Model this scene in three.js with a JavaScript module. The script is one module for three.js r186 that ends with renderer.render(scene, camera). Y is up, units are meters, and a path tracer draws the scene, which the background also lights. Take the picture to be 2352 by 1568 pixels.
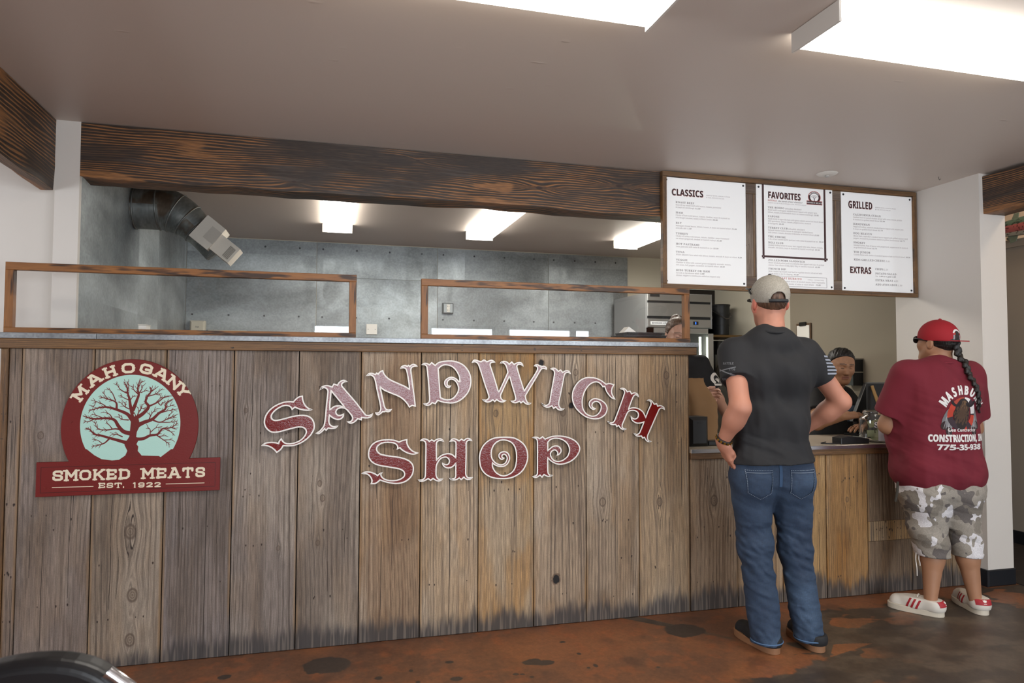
import * as THREE from 'three';
import { mergeGeometries } from 'three/addons/utils/BufferGeometryUtils.js';
import { RectAreaLightUniformsLib } from 'three/addons/lights/RectAreaLightUniformsLib.js';

// ---------------------------------------------------------------- camera, light, exposure
const W = 2352, H = 1568, FOCAL = 1609.2, D2R = Math.PI / 180;
const scene = new THREE.Scene();
const V = (x, y, z) => new THREE.Vector3(x, y, z);
const camera = new THREE.PerspectiveCamera(2 * Math.atan(H / 2 / FOCAL) / D2R, W / H, 0.05, 60);
const EYE = V(0, 1.36, 3.635);
const yaw = 15.159 * D2R, pitch = 2.371 * D2R, roll = 0.196 * D2R;
const fwd = V(Math.sin(yaw) * Math.cos(pitch), Math.sin(pitch), -Math.cos(yaw) * Math.cos(pitch));
const right0 = V(Math.cos(yaw), 0, Math.sin(yaw)), up0 = right0.clone().cross(fwd);
const camR = right0.clone().multiplyScalar(Math.cos(roll)).addScaledVector(up0, Math.sin(roll));
const camU = right0.clone().multiplyScalar(-Math.sin(roll)).addScaledVector(up0, Math.cos(roll));
camera.position.copy(EYE);
camera.quaternion.setFromRotationMatrix(new THREE.Matrix4().makeBasis(camR, camU, fwd.clone().negate()));
camera.focus = 3.9; camera.userData.fStop = 5.6;
scene.add(camera);

RectAreaLightUniformsLib.init();
const SKY = new THREE.Color(0.86, 0.93, 1.0);
scene.background = SKY; scene.backgroundIntensity = 3.0;
const renderer = new THREE.WebGLRenderer();
renderer.toneMapping = THREE.LinearToneMapping;
renderer.toneMappingExposure = 1.05;
renderer.shadowMap.enabled = true;
const DAYLIGHT = 13, LAMPLIGHT = 11, LAMPGLOW = 9;

// a pixel of the photograph gives a direction; the plane it lies on gives the distance
const ray = (x, y) => camR.clone().multiplyScalar((x - W / 2) / FOCAL).addScaledVector(camU, -(y - H / 2) / FOCAL).add(fwd);
const onZ = (x, y, z) => { const d = ray(x, y); return EYE.clone().addScaledVector(d, (z - EYE.z) / d.z); };
const onX = (x, y, X) => { const d = ray(x, y); return EYE.clone().addScaledVector(d, (X - EYE.x) / d.x); };
const onY = (x, y, Y) => { const d = ray(x, y); return EYE.clone().addScaledVector(d, (Y - EYE.y) / d.y); };

// ---------------------------------------------------------------- helpers
function rng(seed) { let s = seed >>> 0; return () => { s = (s + 0x6D2B79F5) >>> 0; let t = Math.imul(s ^ (s >>> 15), 1 | s); t = (t + Math.imul(t ^ (t >>> 7), 61 | t)) ^ t; return ((t ^ (t >>> 14)) >>> 0) / 4294967296; }; }
const TAB = (() => { const r = rng(7), a = new Float32Array(65536); for (let i = 0; i < 65536; i++) a[i] = r(); return a; })();
function vn(x, y, s = 0) {   // value noise, 0..1
  const xi = Math.floor(x), yi = Math.floor(y); let fx = x - xi, fy = y - yi;
  fx = fx * fx * (3 - 2 * fx); fy = fy * fy * (3 - 2 * fy);
  const h = (a, b) => TAB[((Math.imul(a, 73856093) ^ Math.imul(b, 19349663) ^ Math.imul(s, 83492791)) >>> 3) & 65535];
  const a = h(xi, yi), b = h(xi + 1, yi), c = h(xi, yi + 1), d = h(xi + 1, yi + 1);
  return (a + (b - a) * fx) * (1 - fy) + (c + (d - c) * fx) * fy;
}
function fbm(x, y, s = 0, o = 4) { let a = 0.5, t = 0, n = 0; for (let i = 0; i < o; i++) { t += a * vn(x, y, s + i * 17); n += a; a *= 0.5; x *= 2.03; y *= 2.03; } return t / n; }
const clamp = (x, a = 0, b = 1) => Math.min(b, Math.max(a, x));
const sstep = (a, b, x) => { const t = clamp((x - a) / (b - a)); return t * t * (3 - 2 * t); };
const lerp = (a, b, t) => a + (b - a) * t;
const mix3 = (a, b, t) => [lerp(a[0], b[0], t), lerp(a[1], b[1], t), lerp(a[2], b[2], t)];
function dataTex(w, h, fn, srgb = true, wrap = THREE.ClampToEdgeWrapping) {   // fn(u, v) -> [r, g, b] 0..255, v up
  const d = new Uint8Array(w * h * 4);
  for (let j = 0; j < h; j++) for (let i = 0; i < w; i++) {
    const c = fn((i + 0.5) / w, (j + 0.5) / h), k = (j * w + i) * 4;
    d[k] = clamp(c[0], 0, 255); d[k + 1] = clamp(c[1], 0, 255); d[k + 2] = clamp(c[2], 0, 255); d[k + 3] = 255;
  }
  const t = new THREE.DataTexture(d, w, h); t.magFilter = THREE.LinearFilter; t.minFilter = THREE.LinearFilter;
  t.wrapS = t.wrapT = wrap; if (srgb) t.colorSpace = THREE.SRGBColorSpace; t.needsUpdate = true; return t;
}
function canvasTex(w, h, draw) {
  const c = document.createElement('canvas'); c.width = w; c.height = h; const g = c.getContext('2d'); draw(g, w, h);
  const t = new THREE.CanvasTexture(c); t.colorSpace = THREE.SRGBColorSpace; t.magFilter = THREE.LinearFilter; return t;
}
const std = (color, roughness = 0.7, more = {}) => new THREE.MeshStandardMaterial({ color, roughness, ...more });
const taken = {};
function numbered(n) { if (!(n in taken)) { taken[n] = 0; return n; } taken[n]++; return n + '_' + String(taken[n]).padStart(3, '0'); }
function tag(o, label, category, group) { o.userData.label = label; o.userData.category = category; if (group) o.userData.group = group; return o; }
function thing(name, label, category, at = V(0, 0, 0), group) {
  const o = new THREE.Group(); o.name = numbered(name); o.position.copy(at); scene.add(o); return tag(o, label, category, group);
}
function part(parent, name, geo, mat, label) {   // geometry given in the scene's coordinates
  parent.updateWorldMatrix(true, false);
  geo.applyMatrix4(parent.matrixWorld.clone().invert());
  const m = new THREE.Mesh(geo, mat); m.name = name; parent.add(m); if (label) m.userData.label = label; return m;
}
function partOf(parentMesh, name, geo, mat, label) { return part(parentMesh, name, geo, mat, label); }
function single(name, geo, mat, label, category, group) {   // a thing that is one mesh; its origin goes to its base
  geo.computeBoundingBox(); const b = geo.boundingBox, p = V((b.min.x + b.max.x) / 2, b.min.y, (b.min.z + b.max.z) / 2);
  geo.translate(-p.x, -p.y, -p.z); const m = new THREE.Mesh(geo, mat); m.position.copy(p); m.name = numbered(name); scene.add(m); return tag(m, label, category, group);
}
function struct(name, geo, mat, label) { const m = new THREE.Mesh(geo, mat); m.name = name; m.userData.kind = 'structure'; if (label) m.userData.label = label; scene.add(m); return m; }
const bx = (x0, x1, y0, y1, z0, z1) => new THREE.BoxGeometry(x1 - x0, y1 - y0, z1 - z0).translate((x0 + x1) / 2, (y0 + y1) / 2, (z0 + z1) / 2);
function cbox(x0, x1, y0, y1, z0, z1, c = 0.004) {   // box with chamfered edges, uv over its front
  const w = x1 - x0 - 2 * c, h = y1 - y0 - 2 * c, s = new THREE.Shape([new THREE.Vector2(0, 0), new THREE.Vector2(w, 0), new THREE.Vector2(w, h), new THREE.Vector2(0, h)]);
  const g = new THREE.ExtrudeGeometry(s, { depth: Math.max(1e-4, z1 - z0 - 2 * c), bevelEnabled: true, bevelThickness: c, bevelSize: c, bevelSegments: 1, steps: 1 });
  g.translate(x0 + c, y0 + c, z0 + c); planarUV(g, x0, x1, y0, y1); return g;
}
function planarUV(g, x0, x1, y0, y1) { const p = g.attributes.position, uv = new Float32Array(p.count * 2); for (let i = 0; i < p.count; i++) { uv[2 * i] = (p.getX(i) - x0) / (x1 - x0); uv[2 * i + 1] = (p.getY(i) - y0) / (y1 - y0); } g.setAttribute('uv', new THREE.BufferAttribute(uv, 2)); return g; }
function metreUV(g) {   // box mapping in metres
  g.computeVertexNormals(); const p = g.attributes.position, n = g.attributes.normal, uv = new Float32Array(p.count * 2);
  for (let i = 0; i < p.count; i++) { const ax = Math.abs(n.getX(i)), ay = Math.abs(n.getY(i)), az = Math.abs(n.getZ(i));
    const [u, v] = ax > ay && ax > az ? [p.getZ(i), p.getY(i)] : ay > az ? [p.getX(i), p.getZ(i)] : [p.getX(i), p.getY(i)]; uv[2 * i] = u; uv[2 * i + 1] = v; }
  g.setAttribute('uv', new THREE.BufferAttribute(uv, 2)); return g;
}
function cyl(a, b, r0, r1 = r0, seg = 16) { const d = b.clone().sub(a), g = new THREE.CylinderGeometry(r1, r0, d.length(), seg); g.applyQuaternion(new THREE.Quaternion().setFromUnitVectors(V(0, 1, 0), d.clone().normalize())); const m = a.clone().add(b).multiplyScalar(0.5); return g.translate(m.x, m.y, m.z); }
function tube(pts, r, seg = 40, rad = 8, closed = false) { return new THREE.TubeGeometry(new THREE.CatmullRomCurve3(pts, closed), seg, r, rad, closed); }
const merge = gs => mergeGeometries(gs.map(g => { const q = g.index ? g.toNonIndexed() : g; for (const k of Object.keys(q.attributes)) if (!['position', 'normal', 'uv'].includes(k)) q.deleteAttribute(k); return q; }));

// weathered timber: u runs across the board, v along it
function woodTex(w, h, o) {
  const r = rng(o.seed), S = o.seed % 997, wid = o.wid, len = o.len, base = o.base, warm = o.warm || [150, 116, 80], dark = o.dark || [70, 60, 53], pale = o.pale || [166, 154, 140];
  const knots = o.knots || [], holes = [], cracks = [];
  for (let k = 0; k < (o.holes ?? 3); k++) { const v = 0.08 + r() * 0.86, n = 1 + Math.floor(r() * 3); for (let q = 0; q < n; q++) holes.push([wid * (0.12 + 0.76 * r()), len * v + 0.01 * r(), 0.0022 + 0.0026 * r()]); }
  for (let k = 0; k < 5; k++) { const y0 = len * r(), l = len * (0.08 + 0.3 * r()); cracks.push([wid * (0.1 + 0.8 * r()), y0, y0 + l, 0.0006 + 0.0007 * r()]); }
  if (o.split) cracks.push([o.split * wid, 0, len, 0.0014]);
  const ringF = o.rings ?? 60, warmAmt = o.warmAmt ?? 0.4, gh = o.grime ?? 0.0, edge = o.edge ?? 0.5;
  return dataTex(w, h, (u, v) => {
    let x = u * wid; const y = v * len, x0 = x, y0 = y; let kd = 0, kr = 0;
    for (const K of knots) { const dx = x0 - K[0] * wid, dy = (y - K[1] * len) * 0.7, R = K[2], d = Math.hypot(dx, dy) * (1 + 0.22 * (fbm(dx * 40 + 9, dy * 40, S, 3) - 0.5)); const e = Math.exp(-(d * d) / (R * R * 9)); x += (dx > 0 ? -1 : 1) * R * 1.2 * e * Math.min(1, Math.abs(dx) / (R * 0.5)); if (d < R * 1.6) { kd = Math.max(kd, sstep(R, R * 0.7, d) * (0.55 + 0.45 * Math.sin(d / R * 16))); kr = Math.max(kr, sstep(R * 0.35, 0, Math.abs(d - R))); } }
    const gx = x + 0.035 * (fbm(x * 2.2, y * 0.8, S + 3, 3) - 0.5) + 0.004 * (vn(x * 14, y * 5, S + 9) - 0.5);
    const fld = gx * ringF + 5 * vn(gx * 5, y * 0.55, S + 5), ring = 0.5 + 0.5 * Math.sin(fld * 6.283);
    const str = vn(gx * 90, y * 1.6, S + 11) * 0.6 + vn(gx * 210, y * 3, S + 13) * 0.4, fine = vn(gx * 420, y * 22, S + 21), broad = fbm(x0 * 5, y0 * 1.3, S + 31, 3), blot = fbm(x0 * 9, y0 * 3.4, S + 41, 3), grit = TAB[(Math.floor(u * w) * 131 + Math.floor(v * h) * 7919 + S) & 65535];
    let c = base.slice();
    c = mix3(c, pale, 0.55 * sstep(0.45, 0.72, broad));
    c = mix3(c, dark, 0.4 * sstep(0.52, 0.3, broad) * sstep(0.35, 0.65, blot));
    c = mix3(c, warm, warmAmt * sstep(0.42, 0.66, blot) * (0.35 + 0.65 * vn(gx * 60, y * 2, S + 51)));
    c = mix3(c, dark, 0.42 * sstep(0.5, 0.8, str) + (o.ringAmt ?? 0.34) * sstep(0.6, 0.95, ring) * sstep(0.3, 0.6, vn(x0 * 7, y0 * 1.1, S + 57)));
    const f = 1 + 0.26 * (fine - 0.5) + 0.2 * (str - 0.5) + 0.16 * (grit - 0.5); c = [c[0] * f, c[1] * f, c[2] * f];
    for (const K of cracks) if (y > K[1] && y < K[2]) { const d = Math.abs(x - K[0] - 0.01 * (fbm(y * 2.6, K[0] * 9, S + 71, 3) - 0.5)), t = Math.min(1, Math.min(y - K[1], K[2] - y) / 0.05); if (d < K[3] * t * 1.6) c = mix3(c, [44, 35, 30], sstep(K[3] * t * 1.6, K[3] * t * 0.5, d)); }
    const ed = Math.min(x0, wid - x0); c = mix3(c, warm, edge * sstep(0.013, 0.003, ed) * sstep(0.4, 0.62, vn(y0 * 2.3, x0 > wid / 2 ? 5 : 1, S + 81)));
    if (kr) c = mix3(c, [74, 60, 50], kr * 0.6); if (kd) c = mix3(c, [86, 70, 56], kd * 0.6);
    if (gh) { const q = y0 - gh * (0.35 + 1.1 * fbm(x0 * 6, 1, S + 91, 3)) - 0.09 * (fbm(x0 * 70, y0 * 7, S + 95, 3) - 0.5); c = mix3(c, mix3([58, 54, 54], [96, 88, 82], sstep(0.5, 0.75, vn(x0 * 150, y0 * 6, S + 97))), 0.85 * sstep(0.05, -0.035, q)); }
    for (const K of o.pits || []) { const d = Math.hypot(x0 - K[0] * wid, (y0 - K[1] * len) * 0.85) * (1 + 0.3 * (vn(x0 * 120, y0 * 120, S) - 0.5)); if (d < K[2] * 1.5) c = mix3(c, [78, 60, 46], 0.6 * sstep(K[2] * 1.5, K[2], d)); if (d < K[2]) c = mix3(c, [24, 21, 22], sstep(K[2], K[2] * 0.8, d)); }
    for (const K of holes) { const d = Math.hypot(x0 - K[0], (y0 - K[1]) * (y0 < K[1] ? 0.35 : 1)); if (d < K[2]) c = mix3(c, [44, 34, 28], sstep(K[2], K[2] * 0.4, d)); }
    return c;
  });
}
// ---------------------------------------------------------------- the setting
const CEIL = 2.65, PLANE = -0.44;
const plasterBump = dataTex(512, 512, (u, v) => { const a = fbm(u * 24, v * 24, 5, 4), b = fbm(u * 7, v * 3, 9, 3); const k = 128 + 60 * (a - 0.5) + 50 * (b - 0.5); return [k, k, k]; }, false, THREE.RepeatWrapping);
const skimBump = dataTex(1024, 1024, (u, v) => { let k = 120 + 40 * (fbm(u * 9, v * 14, 3, 4) - 0.5); const q = vn(u * 22 + 3 * vn(u * 4, v * 4, 1), v * 60, 77); if (q > 0.93 && vn(u * 9, v * 9, 6) > 0.62) k += 70 * (q - 0.93) / 0.07; return [k, k, k]; }, false, THREE.RepeatWrapping);
const ceilMat = std(0xcdc1b7, 0.45, { bumpMap: skimBump, bumpScale: 0.004 });
skimBump.repeat.set(0.4, 0.4);
const wallMat = std(0xd4cec7, 0.6, { bumpMap: plasterBump, bumpScale: 0.0012 });
const kitchenWall = std(0xd5cfbd, 0.6), shadedWall = std(0x8a8070, 0.7, { bumpMap: plasterBump, bumpScale: 0.001 });  // register wall: cream in weak light, the shade put into a darker colour
const baseBlack = std(0x1d1f24, 0.35);

// floor: orange stained concrete, worn to the grey-brown slab in front of the service counter
const FX0 = -2, FX1 = 6, FZ0 = -0.8, FZ1 = 4.4;
const spots = [[750, 1527, 54, 19], [1573, 1447, 46, 14], [1226, 1520, 24, 7], [1250, 1521, 22, 6], [515, 1554, 16, 5], [870, 1557, 9, 4], [1330, 1501, 6, 3], [1185, 1548, 8, 3], [1292, 1474, 7, 2], [1368, 1528, 6, 4], [1352, 1533, 4, 2], [1050, 1558, 14, 5], [1032, 1520, 10, 3], [1200, 1548, 6, 2], [1512, 1532, 5, 2], [1222, 1554, 5, 2], [944, 1540, 5, 3], [960, 1566, 6, 3]].map(([x, y, a, b]) => { const p = onY(x, y, 0), q = onY(x + a, y, 0), r2 = onY(x, y - b, 0); return [p.x, p.z, p.distanceTo(q), p.distanceTo(r2)]; });
const wornEdge = [[1600, 1600], [1830, 1535], [1905, 1510], [1800, 1490], [1840, 1440], [1860, 1405], [1990, 1385], [2060, 1378], [2262, 1352]].map(([x, y]) => onY(x, y, 0));
function wornSide(x, z) { // signed side of the worn border, positive inside
  let best = 1e9, s = 1; for (let i = 0; i < wornEdge.length - 1; i++) { const a = wornEdge[i], b = wornEdge[i + 1], dx = b.x - a.x, dz = b.z - a.z, t = clamp(((x - a.x) * dx + (z - a.z) * dz) / (dx * dx + dz * dz)), px = a.x + dx * t, pz = a.z + dz * t, d = Math.hypot(x - px, z - pz); if (d < best) { best = d; s = dx * (z - a.z) - dz * (x - a.x) > 0 ? 1 : -1; } } return best * s; }
const floorTex = dataTex(2048, 1332, (u, v) => {
  const x = FX0 + u * (FX1 - FX0), z = FZ1 - v * (FZ1 - FZ0);
  const a = fbm(x * 3, z * 3, 201, 4), b = fbm(x * 16, z * 16, 203, 4), f = vn(x * 190, z * 190, 205), s = vn(x * 60, z * 60, 207);
  let c = mix3([132, 84, 54], [106, 72, 52], sstep(0.35, 0.7, a)); c = mix3(c, [146, 84, 50], 0.5 * sstep(0.5, 0.75, b));
  c = mix3(c, [70, 48, 38], 0.35 * sstep(0.6, 0.8, fbm(x * 7, z * 7, 209, 4)));
  if (x > 1.1) {
    const side = wornSide(x, z) + 0.3 * (fbm(x * 4, z * 4, 211, 4) - 0.5) + 0.12 * (fbm(x * 18, z * 18, 213, 3) - 0.5);
    let worn = sstep(-0.01, 0.03, side);
    worn *= 1 - 0.95 * sstep(0.58, 0.61, fbm(x * 3.2 + 4, z * 5.2, 215, 4)) * sstep(0.45, 0.2, side) ;
    let g = mix3([66, 55, 46], [86, 74, 62], sstep(0.3, 0.7, fbm(x * 9, z * 9, 217, 4))); g = mix3(g, [52, 46, 42], 0.5 * sstep(0.55, 0.7, fbm(x * 5, z * 12, 219, 3)));
    c = mix3(c, g, worn);
  }
  let dk = 0; for (const p of spots) { const dx = (x - p[0]) / p[2], dz = (z - p[1]) / p[3]; const d = Math.hypot(dx, dz) + 0.5 * (fbm(x * 25, z * 25, 221, 3) - 0.5) * Math.min(1, 0.05 / p[2] + 0.25); dk = Math.max(dk, sstep(1.05, 0.92, d)); }
  if (vn(x * 23, z * 23, 231) > 0.985) dk = Math.max(dk, 0.7);
  c = mix3(c, [64, 53, 46], dk);
  const k = 1 + 0.14 * (f - 0.5) + 0.12 * (s - 0.5); return [c[0] * k, c[1] * k, c[2] * k];
});
const floorGeo = new THREE.BoxGeometry(FX1 - FX0, 0.12, FZ1 - FZ0).translate((FX0 + FX1) / 2, -0.06, (FZ0 + FZ1) / 2);
{ const p = floorGeo.attributes.position, uv = floorGeo.attributes.uv; for (let i = 0; i < p.count; i++) uv.setXY(i, (p.getX(i) - FX0) / (FX1 - FX0), (FZ1 - p.getZ(i)) / (FZ1 - FZ0)); }
struct('floor', floorGeo, std(0xffffff, 0.42, { map: floorTex, bumpMap: floorTex, bumpScale: 0.0006 }), 'orange stained concrete floor with worn grey patches');
struct('floor_kitchen', bx(FX0, FX1, -0.12, 0, -4, FZ0), std(0x6b4a3a, 0.6));
struct('floor_rear', bx(FX0, FX1, -0.12, 0, FZ1, 7), std(0x7a4a30, 0.5));

struct('ceiling_kitchen', bx(4.32, 4.7, CEIL, CEIL + 0.12, -4, -0.62), ceilMat);
struct('ceiling', metreUV(bx(-2, 4.32, CEIL, CEIL + 0.12, -4, 7)), ceilMat, 'smooth pale plaster ceiling');
struct('wall_left_back', metreUV(bx(-4, -1.34, 0, CEIL, -0.7, -0.55)), wallMat, 'white wall past the post');
struct('wall_left', bx(-4.15, -4, 0, CEIL, -0.75, 7), wallMat);
struct('ceiling_left', bx(-4.15, -2, CEIL, CEIL + 0.12, -0.75, 7), ceilMat); struct('floor_left', bx(-4.15, FX0, -0.12, 0, -0.75, 7), std(0x7a4a30, 0.5));
struct('wall_kitchen_left', bx(-1.34, -1.285, 0, CEIL, -3.8, -0.475), kitchenWall);
struct('trim_1', metreUV(bx(-1.345, -1.232, 0, CEIL, -0.475, PLANE)), wallMat, 'white painted post beside the tall counter');
struct('wall_back', bx(-1.5, 4.6, 0, CEIL, -3.8, -3.65), kitchenWall);
struct('wall_right', metreUV(bx(4.1, 4.31, 0, CEIL, -0.62, 0.08)), wallMat, 'white end wall with a black base');
struct('baseboard_right', merge([cbox(4.092, 4.318, 0, 0.105, 0.0, 0.09, 0.006), bx(4.085, 4.1, 0, 0.105, 0.02, 0.085)]), baseBlack);
struct('wall_kitchen_right', metreUV(bx(4.3, 4.42, 0, CEIL, -2.1, -0.62)), shadedWall, 'kitchen wall behind the register, shade painted into its colour');
struct('wall_nook', bx(4.42, 4.6, 0, CEIL, -3.65, -2.0), kitchenWall);
// room to the right, past the post
struct('wall_east', merge([bx(5.35, 5.5, 0, 2.42, -2, 7), cbox(5.32, 5.5, 2.36, 2.42, -2, 7, 0.006)]), std(0x9d9488, 0.7));
struct('wall_east_upper', bx(5.75, 5.9, 2.3, 3.3, -2, 7), std(0xe3cdb6, 0.7));
struct('wall_east_back', bx(4.31, 5.9, 0, 3.3, -2.1, -1.95), std(0xd8cbb8, 0.7));
struct('ceiling_east', bx(4.31, 5.9, 3.3, 3.4, -2.1, 7), std(0xe3d8ca, 0.7));
struct('wall_header', bx(4.2, 4.32, CEIL + 0.0, 3.3, -2.1, 7), std(0xe0d4c4, 0.7));
struct('baseboard_east', cbox(5.336, 5.35, 0, 0.105, -2, 3, 0.003), baseBlack);
// wall behind the camera with three windows in red frames
const REAR = 6.3, wins = [[-0.15, 1.2], [1.5, 2.5], [2.68, 4.05]], WY0 = 0.7, WY1 = 2.02;
struct('wall_entrance', merge([bx(-4.1, 6, 0, WY0, REAR, REAR + 0.15), bx(-4.1, 6, WY1, 3.4, REAR, REAR + 0.15), ...[-4.1, ...wins.map(q => q[1])].map((a, i) => bx(a, i < wins.length ? wins[i][0] : 6, WY0, WY1, REAR, REAR + 0.15))]), wallMat);
const redFrame = std(0x6d2a28, 0.5), paneMat = new THREE.MeshPhysicalMaterial({ color: 0xffffff, roughness: 0.02, transmission: 1, thickness: 0, ior: 1.5 });
wins.forEach(([a, b], i) => {
  const m = i === 2 ? 3.74 : (a + b) / 2, f = 0.045;
  const bars = [bx(a, b, WY0, WY0 + f, REAR + 0.02, REAR + 0.09), bx(a, b, WY1 - f, WY1, REAR + 0.02, REAR + 0.09), bx(a, a + f, WY0, WY1, REAR + 0.02, REAR + 0.09), bx(b - f, b, WY0, WY1, REAR + 0.02, REAR + 0.09)];
  if (i !== 1) bars.push(bx(m - 0.05, m + 0.05, WY0, WY1, REAR + 0.02, REAR + 0.09));
  const w = struct('window_' + (i + 1), merge(bars), redFrame, 'red framed window');
  part(w, 'pane', bx(a + 0.02, b - 0.02, WY0 + 0.02, WY1 - 0.02, REAR + 0.05, REAR + 0.054), paneMat);
  const L = new THREE.RectAreaLight(SKY, DAYLIGHT, b - a - 0.06, WY1 - WY0 - 0.06); L.position.set((a + b) / 2, (WY0 + WY1) / 2, REAR + 0.048); L.lookAt((a + b) / 2, (WY0 + WY1) / 2, 0); scene.add(L);
});
// presumed window, added unseen in the far side wall to light the left room
{ const L = new THREE.RectAreaLight(SKY, DAYLIGHT * 0.8, 1.6, 1.2); L.position.set(-3.96, 1.5, 1.6); L.lookAt(0, 1.5, 1.6); scene.add(L);
  struct('window_5', merge([bx(-4, -3.97, 0.86, 0.9, 0.76, 2.44), bx(-4, -3.97, 2.1, 2.14, 0.76, 2.44), bx(-4, -3.97, 0.86, 2.14, 0.76, 0.8), bx(-4, -3.97, 0.86, 2.14, 2.4, 2.44)]), redFrame, 'added red framed window lighting the side room'); }
// unseen window added in the right room to light it
{ const L = new THREE.RectAreaLight(SKY, 10, 1.0, 1.1); L.position.set(5.32, 1.55, 3.1); L.lookAt(0, 1.55, 3.1); scene.add(L);
  struct('window_4', merge([bx(5.33, 5.35, 0.96, 1.0, 2.56, 3.64), bx(5.33, 5.35, 2.1, 2.14, 2.56, 3.64), bx(5.33, 5.35, 0.96, 2.14, 2.56, 2.6), bx(5.33, 5.35, 0.96, 2.14, 3.6, 3.64)]), redFrame, 'added red framed window lighting the next room');
  const U = new THREE.RectAreaLight(0xffe2c0, 6, 0.3, 2.0); U.position.set(5.0, 3.25, 0.5); U.rotation.x = -Math.PI / 2; scene.add(U);
  struct('ceiling_light_east', bx(4.85, 5.15, 3.27, 3.3, -0.5, 1.5), new THREE.MeshStandardMaterial({ color: 0xffffff, emissive: 0xffe2c0, emissiveIntensity: 2 }), 'warm ceiling light in the next room'); }

// ---------------------------------------------------------------- timber beams
function beamTex(w, h, len, ht, seed, bright) {
  const ks = [[0.47, 0.42, 0.028], [0.62, 0.26, 0.02], [0.57, 0.6, 0.03], [0.2, 0.18, 0.016], [0.33, 0.8, 0.015], [0.83, 0.5, 0.025]];
  return dataTex(w, h, (u, v) => {
    const x = u * len, y = v * ht; let f = y + 0.075 * (fbm(x * 0.75, y * 4.5, seed, 3) - 0.5) + 0.012 * (vn(x * 5, y * 26, seed + 2) - 0.5), kn = 0;
    for (const K of ks) { const dx = (x - K[0] * len) * 0.4, dy = y - K[1] * ht, d = Math.hypot(dx, dy); f += (dy > 0 ? 1 : -1) * K[2] * 1.1 * Math.exp(-d * d / (K[2] * K[2] * 3)) * Math.min(1, Math.abs(dy) / (K[2] * 0.4)); kn = Math.max(kn, sstep(K[2] * 0.42, K[2] * 0.2, d)); }
    const ring = 0.5 + 0.5 * Math.sin(f * 6.283 * 72 + 3 * vn(x * 1.3, y * 11, seed + 4)), m = fbm(x * 1.8, y * 9, seed + 8, 3), fine = vn(x * 30, f * 420, seed + 10), sp = vn(x * 11, f * 130, seed + 14);
    const o = bright * clamp(sstep(0.55, 0.84, ring + 0.6 * (m - 0.5) + 0.5 * (sp - 0.5)) * sstep(0.25, 0.5, m) + 0.9 * sstep(0.64, 0.68, m));
    let c = mix3([40, 30, 25], [62, 48, 38], fine); c = mix3(c, [160, 108, 62], o * (0.62 + 0.38 * fine)); c = mix3(c, [96, 92, 92], 0.3 * sstep(0.72, 0.9, vn(x * 3, f * 90, seed + 16)) * (1 - o)); c = mix3(c, [46, 28, 20], kn);
    return c;
  });
}
function roughBeam(x0, x1, y0, y1, z0, z1, along, seed) {   // hewn beam; uv unrolled round it
  const nx = along === 'x' ? 90 : 4, nz = along === 'z' ? 90 : 4, g = new THREE.BoxGeometry(x1 - x0, y1 - y0, z1 - z0, nx, 6, nz).translate((x0 + x1) / 2, (y0 + y1) / 2, (z0 + z1) / 2);
  const p = g.attributes.position, uv = g.attributes.uv, L = along === 'x' ? x1 - x0 : z1 - z0, hh = y1 - y0, dd = along === 'x' ? z1 - z0 : x1 - x0;
  for (let i = 0; i < p.count; i++) {
    const x = p.getX(i), y = p.getY(i), z = p.getZ(i), s = along === 'x' ? x : z, t = along === 'x' ? z : x, t0 = along === 'x' ? z0 : x0;
    uv.setXY(i, (s - (along === 'x' ? x0 : z0)) / L, along === 'x' ? ((y - y0) / hh + ((z1 - z) / dd) * 0.3) : ((y - y0) / hh + 0.3 * (t - t0) / dd));
    const low = 1 - (y - y0) / hh, nA = fbm(s * 3.1, t * 4, seed, 3) - 0.5, nB = fbm(s * 4.3, y * 9, seed + 3, 3) - 0.5;
    p.setY(i, y + (y < y0 + 1e-4 ? 0.03 * nA : 0));
    const push = 0.012 * nB * (0.4 + low) ; if (along === 'x') { if (Math.abs(z - z1) < 1e-4) p.setZ(i, z + push); } else { if (Math.abs(x - x0) < 1e-4) p.setX(i, x + push); if (Math.abs(x - x1) < 1e-4) p.setX(i, x + push); }
  }
  g.computeVertexNormals(); return g;
}
const beamMap = beamTex(2048, 256, 5.3, 0.29, 301, 1);
const mkBeam = (m) => { m.wrapS = m.wrapT = THREE.MirroredRepeatWrapping; return std(0xffffff, 0.55, { map: m, bumpMap: m, bumpScale: 0.004 }); };
const beamMat = mkBeam(beamMap);
single('timber_beam', roughBeam(-1.232, 4.1, 2.362, CEIL - 0.003, -0.62, PLANE, 'x', 11), beamMat, 'dark stained timber beam with orange grain above the sandwich counter', 'beam');
single('timber_beam', roughBeam(-1.40, -1.345, 2.28, CEIL - 0.003, PLANE + 0.01, 6.2, 'z', 15), beamMat, 'dark rough-hewn beam resting on the white post', 'beam');
single('timber_beam', roughBeam(4.13, 4.31, 2.39, CEIL - 0.02, 0.05, 6.2, 'z', 19), beamMat, 'dark hewn beam resting on the white end wall', 'beam');

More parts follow.
